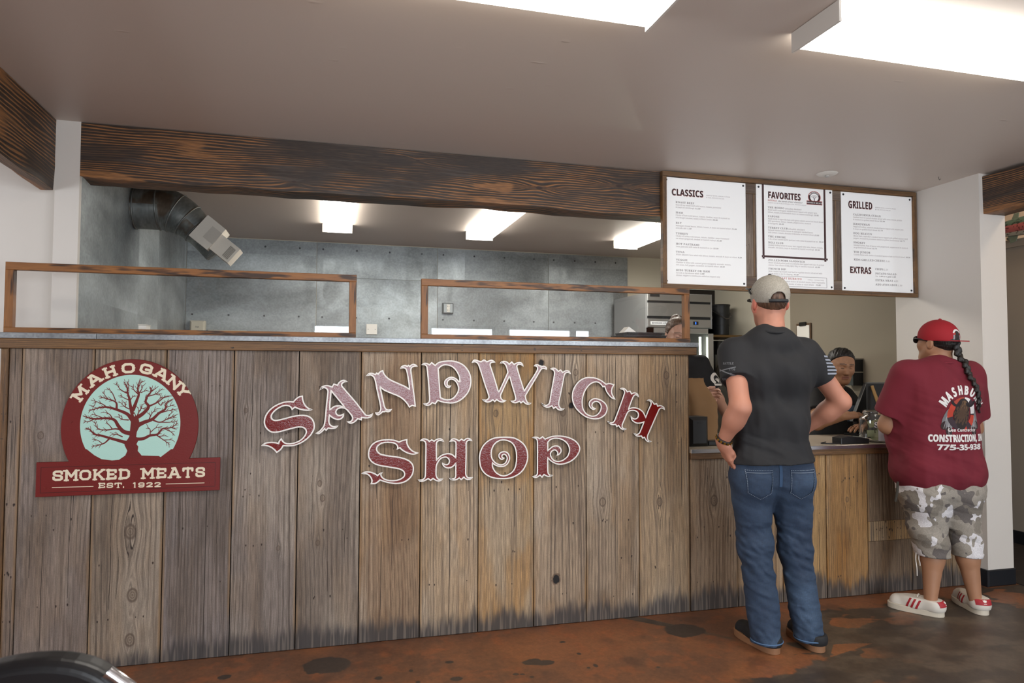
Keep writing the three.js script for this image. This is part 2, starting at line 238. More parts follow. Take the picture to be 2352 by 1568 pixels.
// ---------------------------------------------------------------- tall counter
const TOPY = 1.497;
const seamPx = [[25, 5], [60, 32], [222, 205], [385, 372], [541, 527], [690, 677], [830, 822], [967, 963], [1097, 1097], [1225, 1223], [1345, 1343], [1465, 1465], [1578, 1581]];
const seamX = seamPx.map(([t, b]) => (onZ(t, 805, 0.0).x + onZ(b, 1400, 0.0).x) / 2);
const tall = thing('tall_counter', 'tall front counter clad in weathered barn boards under the red sign', 'counter', V(0.33, 0, -0.12));
part(tall, 'carcass', bx(seamX[0] - 0.005, 2.03, 0, 1.45, -0.38, -0.004), std(0x2a211b, 0.9));
const G = [126, 112, 101], B = [132, 112, 92], T = [146, 124, 98];
const plankSpec = [
  { base: [122, 106, 94], warmAmt: 0.3 }, { base: [126, 113, 105], warmAmt: 0.22, knots: [[0.28, 0.73, 0.011], [0.62, 0.74, 0.009]] }, { base: [128, 113, 98], warmAmt: 0.2, knots: [[0.55, 0.42, 0.022], [0.6, 0.22, 0.02], [0.58, 0.08, 0.019]], rings: 40 },
  { base: [122, 112, 108], pale: [142, 132, 126], warmAmt: 0.1, split: 0.62 }, { base: [124, 113, 106], warmAmt: 0.18, knots: [[0.72, 0.34, 0.008], [0.18, 0.8, 0.008]] }, { base: [122, 109, 98], warmAmt: 0.2, knots: [[0.35, 0.55, 0.01], [0.4, 0.5, 0.011], [0.33, 0.35, 0.009]], rings: 40 },
  { base: [144, 120, 96], warmAmt: 0.45, dark: [78, 58, 44] }, { base: [164, 142, 116], warmAmt: 0.4, split: 0.5, warm: [158, 122, 82] }, { base: [156, 128, 92], warmAmt: 0.6, warm: [160, 114, 62], rings: 70, knots: [[0.3, 0.78, 0.012]] },
  { base: [158, 138, 116], warmAmt: 0.35, edge: 0.9, knots: [[0.55, 0.78, 0.014], [0.8, 0.93, 0.012]], pits: [[0.13, 0.965, 0.015], [0.42, 0.165, 0.02], [0.71, 0.806, 0.014]] }, { base: [158, 138, 116], warmAmt: 0.4, split: 0.55, knots: [[0.3, 0.44, 0.016]] }, { base: [160, 136, 108], warmAmt: 0.5, knots: [[0.55, 0.92, 0.014], [0.4, 0.43, 0.015]] }];
const boardMat = (map) => std(0xffffff, 0.78, { map, bumpMap: map, bumpScale: 0.0022 });
for (let i = 0; i < 12; i++) {
  const x0 = seamX[i] + 0.0024, x1 = seamX[i + 1] - 0.0024, o = { seed: 500 + i * 13, wid: x1 - x0, len: 1.45, grime: i > 5 ? 0.085 : i > 2 ? 0.07 : 0.04, holes: 5, ...plankSpec[i] };
  const r = rng(90 + i);
  part(tall, 'plank', cbox(x0, x1, 0.002, 1.452, -0.004, 0.017 + 0.005 * r(), 0.0025), boardMat(woodTex(i ? 224 : 64, 1024, o)));
}
const trimTex = woodTex(128, 1024, { seed: 811, wid: 0.06, len: 3.4, base: [112, 82, 52], warm: [138, 96, 50], dark: [54, 38, 26], pale: [134, 104, 70], warmAmt: 0.6, holes: 6, rings: 90 });
const trimMat = std(0xffffff, 0.55, { map: trimTex, bumpMap: trimTex, bumpScale: 0.0012 });
function alongX(g, x0, x1, y0, y1) { const p = g.attributes.position, uv = g.attributes.uv; for (let i = 0; i < p.count; i++) uv.setXY(i, (p.getY(i) - y0) / (y1 - y0), (p.getX(i) - x0) / (x1 - x0)); return g; }
function barX(x0, x1, y0, y1, z0, z1, c = 0.003) { return alongX(cbox(x0, x1, y0, y1, z0, z1, c), x0, x1, y0, y1); }
part(tall, 'top_trim', barX(-1.43, 2.075, 1.452, TOPY, -0.3, 0.034), trimMat, 'brown wooden strip under the metal top');
part(tall, 'corner_trim', cbox(seamX[0] - 0.03, seamX[0], 0.0, 1.452, -0.03, 0.024), trimMat, 'brown wooden corner strip');
part(tall, 'end_board', cbox(2.03, 2.034, 0, 1.452, -0.38, 0.012, 0.001), std(0x6b5138, 0.8));
const zincTex = dataTex(512, 512, (u, v) => { const a = fbm(u * 12, v * 12, 601, 4), b = vn(u * 150, v * 150, 603); const k = 150 + 50 * (a - 0.5) + 26 * (b - 0.5); return [k * 0.97, k, k * 1.03]; }, true, THREE.RepeatWrapping);
const zinc = std(0xffffff, 0.42, { map: zincTex, metalness: 0.55 });
const tz = thing('counter_top', 'long grey metal top of the tall counter', 'counter top', V(0.33, TOPY, -0.15));
part(tz, 'slab', metreUV(cbox(-1.0 - 0.0, 2.085, TOPY, TOPY + 0.026, -0.38, 0.04, 0.002)), zinc);
part(tz, 'slab', metreUV(cbox(-1.44, -1.002, TOPY, TOPY + 0.026, -0.38, 0.04, 0.002)), zinc);

// ---------------------------------------------------------------- low service counter
const lowPx = [[1580, 1582], [1690, 1691], [1793, 1796], [1891, 1897], [1987, 1990], [2086, 2090], [2178, 2182]];
const lowX = lowPx.map(([t, b]) => (onZ(t, 1050, 0).x + onZ(b, 1350, 0).x) / 2); lowX.push(4.098); lowX[0] = 2.036;
const low = thing('service_counter', 'low service counter clad in warm brown boards where customers order', 'counter', V(3.07, 0, -0.2));
part(low, 'carcass', bx(2.036, 4.098, 0, 0.85, -0.6, -0.004), std(0x2a211b, 0.9));
const lowSpec = [{ base: [140, 118, 96], warmAmt: 0.5, knots: [[0.5, 0.72, 0.02]] }, { base: [152, 124, 92], warmAmt: 0.5 }, { base: [164, 130, 86], warmAmt: 0.6, warm: [168, 120, 66] }, { base: [154, 116, 72], warmAmt: 0.7, warm: [160, 110, 54], knots: [[0.5, 0.68, 0.01]] }, { base: [122, 102, 82], warmAmt: 0.35 }, { base: [146, 120, 90], warmAmt: 0.5 }, { base: [142, 118, 90], warmAmt: 0.5 }];
for (let i = 0; i < 7; i++) {
  const x0 = lowX[i] + 0.0024, x1 = lowX[i + 1] - 0.0024, r = rng(190 + i);
  const mat = boardMat(woodTex(192, 640, { seed: 700 + i * 17, wid: x1 - x0, len: 0.86, grime: 0.1, holes: 4, dark: [70, 52, 38], ...lowSpec[i] })), z1 = 0.015 + 0.005 * r();
  if (i === 4) { // board cut for a pale patch
    const y1 = onZ(2030, 1240, 0.01).y, y2 = onZ(2030, 1195, 0.01).y;
    const a = cbox(x0, x1, 0.002, y1 - 0.001, -0.004, z1, 0.002), b = cbox(x0, x1, y2 + 0.001, 0.856, -0.004, z1, 0.002); planarUV(a, x0, x1, 0, 0.86); planarUV(b, x0, x1, 0, 0.86);
    part(low, 'plank', a, mat); part(low, 'plank', b, mat);
    part(low, 'patch_board', cbox(x0, x1, y1, y2, -0.004, z1 + 0.001, 0.002), boardMat(woodTex(192, 96, { seed: 793, wid: 0.3, len: 0.11, base: [164, 130, 88], warm: [170, 124, 66], warmAmt: 0.5, holes: 9 })), 'pale wooden patch set into the boards');
  } else part(low, 'plank', cbox(x0, x1, 0.002, 0.856, -0.004, z1, 0.0025), mat);
}
part(low, 'top_trim', barX(2.036, 4.098, 0.856, 0.893, -0.3, 0.03), trimMat, 'brown wooden strip under the metal top');
const lz = thing('counter_top', 'shiny metal top of the low service counter with the register', 'counter top', V(3.07, 0.893, -0.3));
const steel = std(0xb9bcc2, 0.22, { metalness: 0.9 });
part(lz, 'slab', metreUV(cbox(2.036, 4.098, 0.893, 0.913, -0.61, 0.03, 0.002)), std(0xa89c8c, 0.5));
part(lz, 'edge_band', cbox(2.036, 4.098, 0.891, 0.9145, 0.0295, 0.036, 0.002), steel, 'polished metal edge');
// ---------------------------------------------------------------- fluorescent fixtures
const lampWhite = std(0xd9d4cc, 0.5), lampCol = new THREE.Color(1.0, 0.95, 0.86);
const lensMat = new THREE.MeshStandardMaterial({ color: 0xffffff, roughness: 0.4, emissive: lampCol, emissiveIntensity: LAMPGLOW });
function wrapLamp(name, label, cx, cz, len, alongX_, power = 1) {
  const g = thing(name, label, 'ceiling light', V(cx, CEIL - 0.08, cz)), w = 0.25, h = 0.066;
  const s = new THREE.Shape(); s.moveTo(-w / 2, 0); s.lineTo(-w / 2 + 0.004, -h * 0.55); s.quadraticCurveTo(-w / 2 + 0.012, -h, -w / 2 + 0.05, -h); s.lineTo(w / 2 - 0.05, -h); s.quadraticCurveTo(w / 2 - 0.012, -h, w / 2 - 0.004, -h * 0.55); s.lineTo(w / 2, 0); s.closePath();
  const turn = q => { if (!alongX_) return q.translate(cx, 0, cz); return q.rotateY(Math.PI / 2).translate(cx, 0, cz); };
  const ex = (d, z) => turn(new THREE.ExtrudeGeometry(s, { depth: d, bevelEnabled: false, curveSegments: 8 }).translate(0, CEIL - 0.012, z));
  part(g, 'housing', turn(bx(-w / 2 + 0.01, w / 2 - 0.01, CEIL - 0.013, CEIL - 0.001, -len / 2, len / 2)), lampWhite);
  part(g, 'lens', ex(len - 0.012, -len / 2 + 0.006), lensMat, 'glowing prismatic lens');
  for (const e of [-1, 1]) part(g, 'end_plate', turn(bx(-w / 2 - 0.003, w / 2 + 0.003, CEIL - 0.012 - h, CEIL - 0.002, e * len / 2 - 0.005, e * len / 2 + 0.005)), lampWhite);
  const L = new THREE.RectAreaLight(lampCol, LAMPLIGHT * power, w * 0.85, len * 0.96); L.position.set(cx, CEIL - 0.086, cz); L.rotation.set(-Math.PI / 2, 0, alongX_ ? Math.PI / 2 : 0); scene.add(L);
  return g;
}
wrapLamp('fluorescent_light', 'long fluorescent ceiling light above the tall counter', 0.49, 1.51, 1.23, true);
wrapLamp('fluorescent_light', 'long fluorescent ceiling light above the ordering customers', 2.33, 1.51, 1.23, true);
wrapLamp('kitchen_light', 'fluorescent kitchen light nearest the round duct', 0.115, -2.1, 1.22, false, 1.8);
wrapLamp('kitchen_light', 'middle fluorescent kitchen light on the kitchen ceiling', 1.4, -2.1, 1.22, false, 1.8);
wrapLamp('kitchen_light', 'fluorescent kitchen light beside the menu board', 2.9, -2.15, 1.22, false, 1.8);
{ const c = onY(1900, 398, CEIL), g = thing('ceiling_disc', 'round white fire sprinkler cover on the ceiling', 'sprinkler', V(c.x, CEIL - 0.02, c.z));
  const pts = [[0.0, -0.012], [0.03, -0.013], [0.055, -0.009], [0.066, 0]].map(p => new THREE.Vector2(p[0], p[1]));
  part(g, 'cover', new THREE.LatheGeometry(pts, 32).translate(c.x, CEIL - 0.001, c.z), lampWhite); part(g, 'nozzle', new THREE.CylinderGeometry(0.012, 0.014, 0.012, 14).translate(c.x, CEIL - 0.017, c.z), std(0xaaa8a4, 0.4)); }
{ const c = onY(2156, 406, CEIL); single('ceiling_hook', tube([V(c.x, CEIL, c.z), V(c.x, CEIL - 0.012, c.z), V(c.x + 0.008, CEIL - 0.02, c.z), V(c.x + 0.014, CEIL - 0.012, c.z)], 0.0018, 12, 6), std(0x55504c, 0.5), 'tiny wire hook in the ceiling near the menu board', 'hook'); }

// ---------------------------------------------------------------- kitchen walls of galvanised sheet
const galvTex = dataTex(1024, 512, (u, v) => { const x = u * 5, y = v * 2.5; const a = fbm(x * 1.4, y * 1.4, 401, 4), sw = fbm(x * 1.6 + 1.6 * fbm(x * 1.1, y * 1.1, 403, 2), y * 5 + 2 * fbm(x, y, 405, 2), 407, 4), sp = vn(x * 90, y * 90, 409); const k = 160 + 70 * (a - 0.5) + 80 * (sw - 0.5) + 20 * (sp - 0.5); return [k * 0.955, k * 1.0, k * 1.015]; }, true, THREE.RepeatWrapping);
const galvRough = dataTex(512, 256, (u, v) => { const k = 110 + 90 * (fbm(u * 14, v * 7, 411, 4) - 0.3); return [k, k, k]; }, false, THREE.RepeatWrapping);
const galvMat = (rx, ox) => { const t = galvTex.clone(); t.repeat.set(0.2, 0.4); t.offset.set(ox, rx); t.needsUpdate = true; return std(0xffffff, 1, { map: t, roughnessMap: galvRough, metalness: 0.4 }); };
const gm = [galvMat(0, 0), galvMat(0.3, 0.37), galvMat(0.6, 0.71)];
const screwMat = std(0x4a4c4e, 0.4, { metalness: 0.6 });
const wallBack = scene.children.find(o => o.name === 'wall_back'), wallKL = scene.children.find(o => o.name === 'wall_kitchen_left');
const px4 = [427, 727, 1005, 1260, 1442].map(x => onZ(x, 650, -3.64).x); px4[0] = -1.27;
const rowY = onZ(1700, 660, -3.64).y - 0.06;
for (let i = 0; i < 4; i++) for (const [y0, y1, k] of [[0.3, rowY, 1], [rowY, CEIL - 0.006, 0]]) {
  const p = part(wallBack, 'wall_panel', metreUV(cbox(px4[i] + 0.002, px4[i + 1] - 0.002, y0 + 0.001, y1 - 0.001, -3.65, -3.643 + 0.001 * k, 0.001)), gm[(i + k) % 3]);
  for (let q = 0; q < 4; q++) { const x = lerp(px4[i] + 0.06, px4[i + 1] - 0.1, q / 3.2), y = k ? onZ(700, 727, -3.64).y : CEIL - 0.075; part(p, 'screw', new THREE.CylinderGeometry(0.009, 0.01, 0.004, 10).rotateX(Math.PI / 2).translate(x, y, -3.6405), screwMat); }
}
for (const [z0, z1, k] of [[-2.48, -0.476, 0], [-3.64, -2.48, 1]]) part(wallKL, 'wall_panel', metreUV(bx(-1.285, -1.27, 0.3, CEIL - 0.004, z0 + 0.002, z1 - 0.002)), gm[k + 1]);

// ---------------------------------------------------------------- duct
{ const Z = -1.7, ductMat = std(0xffffff, 1, { map: galvTex.clone(), roughnessMap: galvRough, metalness: 0.65 }), P = (x, y, dz = 0) => onZ(x, y, Z + dz);
  const dt = dataTex(512, 256, (u, v) => { const a = fbm(u * 9, v * 6, 421, 4), s = vn(u * 70, v * 40, 423); let c = [126 + 70 * (a - 0.5), 130 + 70 * (a - 0.5), 128 + 66 * (a - 0.5)]; c = mix3(c, [92, 74, 58], 0.75 * sstep(0.5, 0.7, fbm(u * 6, v * 5 + 3, 425, 4)) * sstep(0.3, 0.6, Math.abs(v - 0.5) * 2)); const k = 1 + 0.15 * (s - 0.5); return c.map(q => q * k); });
  ductMat.map = dt;
  const c0 = V(-1.27, P(303, 476).y, Z), pts = [c0, V(-1.14, c0.y, Z), P(385, 482), P(425, 502), P(462, 535), P(500, 575)];
  const g = thing('air_duct', 'round galvanised elbow duct coming out of the kitchen wall', 'duct', V(-1.0, 2.1, Z));
  const curve = new THREE.CatmullRomCurve3(pts, false, 'catmullrom', 0.5);
  const rad = t => lerp(0.146, 0.1, sstep(0.3, 0.85, t)), pipe = new THREE.TubeGeometry(curve, 60, 1, 32); { const p = pipe.attributes.position; for (let i = 0; i <= 60; i++) { const c = curve.getPointAt(i / 60); for (let j = 0; j <= 32; j++) { const k = i * 33 + j, r = rad(i / 60); p.setXYZ(k, c.x + (p.getX(k) - c.x) * r, c.y + (p.getY(k) - c.y) * r, c.z + (p.getZ(k) - c.z) * r); } } }
  part(g, 'pipe', pipe, ductMat);
  for (const t of [0.02, 0.24, 0.42, 0.56, 0.7]) { const c = curve.getPointAt(t), d = curve.getTangentAt(t); part(g, 'seam_ring', new THREE.TorusGeometry(rad(t) + 0.001, 0.006, 8, 36).applyQuaternion(new THREE.Quaternion().setFromUnitVectors(V(0, 0, 1), d)).translate(c.x, c.y, c.z), ductMat); }
  const cw = std(0xcfc8bc, 0.5), d = P(540, 603).sub(P(455, 535)).normalize(), ang = Math.atan2(d.y, d.x);
  const ob = (cx, cy, l, w, dep, dz = 0) => { const q = P(cx, cy, dz); return new THREE.BoxGeometry(l, w, dep).rotateZ(ang).translate(q.x, q.y, q.z); };
  const n1 = part(g, 'plenum', ob(482, 540, 0.15, 0.19, 0.22, 0.05), cw, 'white painted square outlet box'); part(g, 'outlet', ob(518, 574, 0.17, 0.13, 0.17, 0.05), cw);
  part(n1, 'grille', ob(488, 540, 0.08, 0.1, 0.002, 0.161), std(0xb8b1a6, 0.5));
  for (let k = -2; k <= 2; k++) part(n1, 'slat', ob(526 + k * 2.4, 580 + k * 2.2, 0.006, 0.09, 0.004, 0.137), std(0x8f897f, 0.5));
  part(g, 'end_cap', new THREE.CylinderGeometry(0.1, 0.1, 0.01, 32).applyQuaternion(new THREE.Quaternion().setFromUnitVectors(V(0, 1, 0), curve.getTangentAt(1))).translate(pts[5].x, pts[5].y, pts[5].z), ductMat);
}

// ---------------------------------------------------------------- small things on the kitchen wall
const ivory = std(0xc8c3b2, 0.5), BZ = -3.642;
{ const a = onZ(440, 737, BZ), b = onZ(473, 800, BZ), g = thing('soap_dispenser', 'cream wall soap dispenser on the galvanised sheet', 'dispenser', V((a.x + b.x) / 2, b.y, BZ + 0.05));
  part(g, 'body', cbox(a.x, b.x, b.y, a.y, BZ, BZ + 0.1, 0.015), ivory); part(g, 'label', new THREE.PlaneGeometry(0.06, 0.025).translate((a.x + b.x) / 2, a.y - 0.06, BZ + 0.101), new THREE.MeshStandardMaterial({ roughness: 0.6, map: canvasTex(128, 48, (c, w, h) => { c.fillStyle = '#c8c3b2'; c.fillRect(0, 0, w, h); c.fillStyle = '#555'; c.font = 'bold 34px sans-serif'; c.textAlign = 'center'; c.fillText('GoJo', w / 2, 36); }) }));
  const e = onZ(484, 759, BZ), f = onZ(566, 800, BZ), q = thing('towel_dispenser', 'white paper towel dispenser beside the soap dispenser', 'dispenser', V((e.x + f.x) / 2, f.y, BZ + 0.06)); part(q, 'body', cbox(e.x, f.x, f.y, e.y - 0.02, BZ, BZ + 0.12, 0.006), ivory); part(q, 'lid', cbox(e.x - 0.006, f.x + 0.006, e.y - 0.018, e.y, BZ, BZ + 0.128, 0.004), ivory); }
{ const a = onZ(841, 744, BZ), b = onZ(866, 768, BZ), g = thing('wall_plate', 'blank white square cover plate on the galvanised wall', 'cover plate', V((a.x + b.x) / 2, b.y, BZ)); part(g, 'plate', cbox(a.x, b.x, b.y, a.y, BZ, BZ + 0.008, 0.003), std(0xe6e4de, 0.4)); for (const s of [-1, 1]) part(g, 'screw', new THREE.CylinderGeometry(0.004, 0.004, 0.003, 8).rotateX(Math.PI / 2).translate((a.x + b.x) / 2 + s * 0.035, (a.y + b.y) / 2, BZ + 0.0085), screwMat); }
{ const a = onZ(1016, 696, BZ), b = onZ(1040, 721, BZ), cx = (a.x + b.x) / 2, cy = (a.y + b.y) / 2, g = thing('wall_outlet', 'double power outlet in a grey metal box', 'outlet', V(cx, b.y, BZ)); part(g, 'box', cbox(a.x, b.x, b.y, a.y, BZ, BZ + 0.045, 0.01), std(0x8f9596, 0.4, { metalness: 0.5 })); part(g, 'receptacle', cbox(cx - 0.018, cx + 0.018, cy - 0.04, cy + 0.04, BZ + 0.044, BZ + 0.05, 0.003), std(0xe2dfd6, 0.4));
  for (const s of [-1, 1]) for (const q of [-1, 1]) part(g, 'slot', bx(cx + q * 0.007 - 0.002, cx + q * 0.007 + 0.002, cy + s * 0.02 - 0.006, cy + s * 0.02 + 0.006, BZ + 0.0495, BZ + 0.051), std(0x222222, 0.6)); }

// ---------------------------------------------------------------- sneeze guards
const burnTex = dataTex(64, 1024, (u, v) => { const y = v * 1.6, b = fbm(y * 9, u * 2, 451, 3), g = fbm(u * 10, y * 14, 453, 3); let c = mix3([150, 100, 52], [120, 76, 40], g); c = mix3(c, [44, 28, 20], 0.85 * sstep(0.45, 0.72, b)); return c; });
const burnMat = std(0xffffff, 0.5, { map: burnTex });
const glass = new THREE.MeshPhysicalMaterial({ color: 0xffffff, roughness: 0.015, transmission: 1, thickness: 0, ior: 1.5 });
function guard(label, pl, pr, pt) {
  const Z = -0.12, b = 0.036, x0 = onZ(pl, 700, Z).x, x1 = onZ(pr, 700, Z).x, y1 = onZ((pl + pr) / 2, pt, Z).y, y0 = TOPY + 0.026;
  const g = thing('sneeze_guard', label, 'glass guard', V((x0 + x1) / 2, y0, Z)), up = (a, c) => planarUV(cbox(a, c, y0 + 0.03, y1 - b, Z - 0.018, Z + 0.018, 0.002), a, c, y0, y0 + 1.6);
  part(g, 'top_rail', barX(x0, x1, y1 - b, y1, Z - 0.018, Z + 0.018, 0.002), burnMat); part(g, 'bottom_rail', barX(x0, x1, y0, y0 + 0.03, Z - 0.018, Z + 0.018, 0.002), burnMat);
  part(g, 'side_rail', up(x0, x0 + b), burnMat); part(g, 'side_rail', up(x1 - b, x1), burnMat);
  part(g, 'glass_pane', bx(x0 + b - 0.004, x1 - b + 0.004, y0 + 0.028, y1 - b + 0.003, Z - 0.001, Z + 0.002), glass, 'clear glass pane');
}
guard('scorched wood framed glass guard above the round red sign', 13, 818, 617);
guard('scorched wood framed glass guard above the arched lettering', 967, 1581, 652);
// ---------------------------------------------------------------- menu board
const ink = '#4a3334', grey = '#9a9294', dk = '#6f676a', red = '#b5605c';
function spaced(c, t, x, y, sp, sx = 1) { c.save(); c.translate(x, y); c.scale(sx, 1); let q = 0; for (const ch of t) { c.fillText(ch, q, 0); q += c.measureText(ch).width + sp; } c.restore(); return q * sx; }
function menuHead(c, t, x, y, w, h) { c.font = `bold ${Math.round(h * 1.36)}px sans-serif`; const mw = c.measureText(t).width; c.save(); c.translate(x, y); c.scale(w / mw, 1); c.fillStyle = '#d9a6a2'; c.fillText(t, 4, 4); c.fillStyle = '#3d2527'; c.fillText(t, 0, 0); c.lineWidth = 2.5; c.strokeStyle = '#3d2527'; c.strokeText(t, 0, 0); c.restore(); }
function item(c, x, y, title, note, lines, W_, k = 1) {
  c.fillStyle = dk; c.font = `bold ${25 * k}px serif`; let q = spaced(c, title, x, y, 1.5);
  if (note) { c.font = `italic ${22 * k}px serif`; c.fillStyle = grey; c.fillText(note, x + q + 4, y); }
  lines.forEach((l, i) => { const [t, p] = l.split('|'); c.fillStyle = grey; c.font = `${19 * k}px serif`; const w = Math.min(c.measureText(t).width * 0.86, W_ - x - (p ? 88 : 34)); c.fillText(t, x, y + 24 * k * (i + 1), w); if (p) { c.fillStyle = dk; c.font = `bold italic ${19 * k}px serif`; c.fillText(p, x + w + 6, y + 24 * k * (i + 1)); } });
}
function panelTex(w, h, draw) { return canvasTex(w, h, (c) => { c.fillStyle = '#ffffff'; c.fillRect(0, 0, w, h); draw(c, w, h); }); }
function miniLogo(c, x, y, s) {
  c.save(); c.translate(x, y); c.scale(s, s); c.fillStyle = red; c.beginPath(); c.arc(50, 48, 47, 0, 7); c.fill(); c.fillStyle = '#3d2527'; c.beginPath(); c.arc(50, 48, 43, 0, 7); c.fill(); c.fillStyle = '#fff'; c.beginPath(); c.arc(50, 50, 31, 0, 7); c.fill();
  c.strokeStyle = '#3d2527'; const br = (x0, y0, a, l, wd) => { const x1 = x0 + Math.cos(a) * l, y1 = y0 - Math.sin(a) * l; c.lineWidth = wd; c.beginPath(); c.moveTo(x0, y0); c.lineTo(x1, y1); c.stroke(); if (l > 4) { br(x1, y1, a + 0.45, l * 0.72, wd * 0.62); br(x1, y1, a - 0.4, l * 0.72, wd * 0.62); } }; br(50, 82, 1.57, 17, 5);
  c.fillStyle = '#fff'; c.font = 'bold 14px sans-serif'; c.textAlign = 'center'; 'MAHOGANY'.split('').forEach((ch, i) => { c.save(); c.translate(50, 48); c.rotate((i - 3.5) * 0.29); c.fillText(ch, 0, -33); c.restore(); });
  c.fillStyle = red; c.fillRect(-8, 76, 116, 30); c.fillStyle = '#3d2527'; c.fillRect(-4, 79, 108, 24); c.fillStyle = '#fff'; c.font = 'bold 15px serif'; c.fillText('SMOKED MEATS', 50, 96); c.restore(); c.textAlign = 'left';
}
const menus = [
  [[1523, 404], [1712, 422], [1715, 663], [1527, 655], 'white printed menu panel headed CLASSICS', panelTex(768, 1060, (c, w) => {
    menuHead(c, 'CLASSICS', 70, 178, 295, 66); c.fillStyle = grey; c.font = '15px serif'; c.fillText('SERVED WITH A PICKLE SPEAR', 392, 160); c.fillText('& 3 OZ. POTATO SALAD', 392, 182); const X = 108;
    item(c, X, 255, 'ROAST BEEF', '', ['Shaved top round beef with lettuce, tomato, provolone', '& mayo on sourdough|11.50'], w);
    item(c, X, 358, 'HAM', '', ['Choice of ham with lettuce, tomato, cheddar, mayo & mustard on', 'sourdough (smoked, honey or black forest)|10.50'], w);
    item(c, X, 462, 'BLT', '', ['Mahogany brand bacon, lettuce, tomato, & mayo on toasted wheat|11.50', 'avocado add|1.50'], w);
    item(c, X, 566, 'TURKEY', '', ['Choice of turkey with lettuce, tomato, cheddar, mayo & mustard', 'on wheat (peppered, smoked or roasted turkey)|11.50'], w);
    item(c, X, 670, 'HOT PASTRAMI', '', ['Lean pastrami with swiss & mustard on rye|12.50'], w);
    item(c, X, 750, 'TUNA', '', ['White albacore tuna salad with lettuce, tomato, avocado & mayo on wheat|9.50'], w);
    item(c, X, 828, 'VEGGIE', '', ['Cheddar & swiss with a mixed green vinaigrette, avocado, tomato,', 'red onion, bell pepper, cucumber on toasted wheat|10.50'], w);
    item(c, X, 932, 'KIDS TURKEY OR HAM', '', ['Served on farmhouse white|5.00', 'cheese, veggies & condiments added on request only'], w); })],
  [[1735, 422], [1911, 437], [1916, 671], [1741, 664], 'white printed menu panel headed FAVORITES in a brown border', panelTex(768, 1060, (c, w) => {
    const X = 112; c.fillStyle = '#4a3334'; c.fillRect(55, 0, 20, 765); c.fillRect(675, 0, 20, 765); c.fillRect(48, 730, 662, 20); c.fillStyle = '#fff'; for (const x of [65, 685]) { c.beginPath(); c.arc(x, 740, 3, 0, 7); c.fill(); }
    menuHead(c, 'FAVORITES', X, 134, 330, 68); miniLogo(c, 512, 24, 1.38);
    c.fillStyle = red; c.font = 'bold 21px serif'; c.fillText('DOUBLE', X, 166); c.fillStyle = dk; c.font = 'bold italic 20px serif'; c.fillText('the meat of our classics!', X + 100, 166); c.fillStyle = grey; c.font = '15px serif'; c.fillText('SERVED WITH PICKLE SPEAR & 3 OZ. POTATO SALAD', X, 188, 385);
    item(c, X, 240, 'THE RODEO', '(double decker)', ['Roast beef & mahogany smoked bacon topped with pepper jack,', 'lettuce, tomato, & horseradish mayo on toasted sourdough|13.95'], w);
    item(c, X, 332, 'CAPONE', '', ['Black forest & capocolla ham with genoa salami served on french bread', 'with provolone, lettuce, tomato, pepperoncini, mustard', '& vinaigrette|13.95'], w);
    item(c, X, 450, 'TURKEY CLUB', '(double decker)', ['Natural roasted turkey breast & mahogany smoked bacon', 'with lettuce, tomato, avocado & dijonaise on toasted wheat|13.95'], w);
    item(c, X, 542, 'THE STROKE', '', ['½ lb. of hot corned beef & pastrami with swiss & mustard on rye|13.95'], w);
    item(c, X, 604, 'DELI CLUB', '', ['smoked turkey breast & honey ham topped with swiss, lettuce, tomato,', 'avocado, red onion, mayo & mustard on toasted sourdough|12.95'], w);
    item(c, X, 786, 'PULLED PORK SANDWICH', '', ['House smoked pulled pork on a brioche bun topped with slaw & pickled', 'onions. Your choice of bbq, spicy bbq, or carolina mustard.|12.50'], w);
    item(c, X, 874, 'FRENCH DIP', '', ['Slow roasted top round roast beef on a grilled french roll served with', 'house made au jus for dipping.|12.50'], w);
    c.strokeStyle = dk; c.lineWidth = 3; c.strokeRect(X - 6, 936, 590, 104); c.fillStyle = red; c.font = 'bold 27px serif'; spaced(c, 'BREAKFAST BURRITO', X + 6, 968, 1.5); c.fillStyle = grey; c.font = '15px serif'; c.fillText('9:30am - 10:30am Daily', X + 390, 968);
    c.font = '19px serif'; c.fillText('Eggs & cheese with your choice of smoked meats, fresh vegetables', X + 6, 996, 560); c.fillText('and served with your choice of salsa or sour cream.', X + 6, 1022, 450); c.fillStyle = dk; c.font = 'bold italic 19px serif'; c.fillText('11.00', X + 470, 1022); })],
  [[1931, 440], [2093, 453], [2099, 677], [1936, 671], 'white printed menu panel headed GRILLED and EXTRAS', panelTex(768, 1060, (c, w) => {
    menuHead(c, 'GRILLED', 72, 168, 262, 78); c.fillStyle = grey; c.font = '15px serif'; c.fillText('SERVED WITH A PICKLE SPEAR', 362, 148); c.fillText('& 3 OZ. POTATO SALAD', 362, 170); const X = 124, k = 1.06;
    item(c, X, 246, 'CALIFORNIA CUBAN', '', ['Smoked ham & roasted chicken breast with swiss cheese, pickles', '& mustard on grilled french bread|12.50'], w, k);
    item(c, X, 348, 'HANDYMAN', '', ['Peppered turkey, salami & smoked bacon topped with pepper jack', '& mayo on grilled french bread|12.75'], w, k);
    item(c, X, 448, 'HOG HEAVEN', '', ['Honey ham, capicolla & smoked bacon topped with grilled onions & bell', 'pepper, mustard & provolone cheese on grilled french bread|12.75'], w, k);
    item(c, X, 548, 'SMOKEY', '', ['Smoked turkey, ham & bacon with pepperjack, pepperoncini & mustard', 'on grilled french bread|12.75'], w, k);
    item(c, X, 650, 'THE JUNIOR', '', ['Grilled cheese with choice of smoked bacon or ham on french bread|10.50'], w, k);
    item(c, X, 732, 'KIDS GRILLED CHEESE', '5.00', [], w, k);
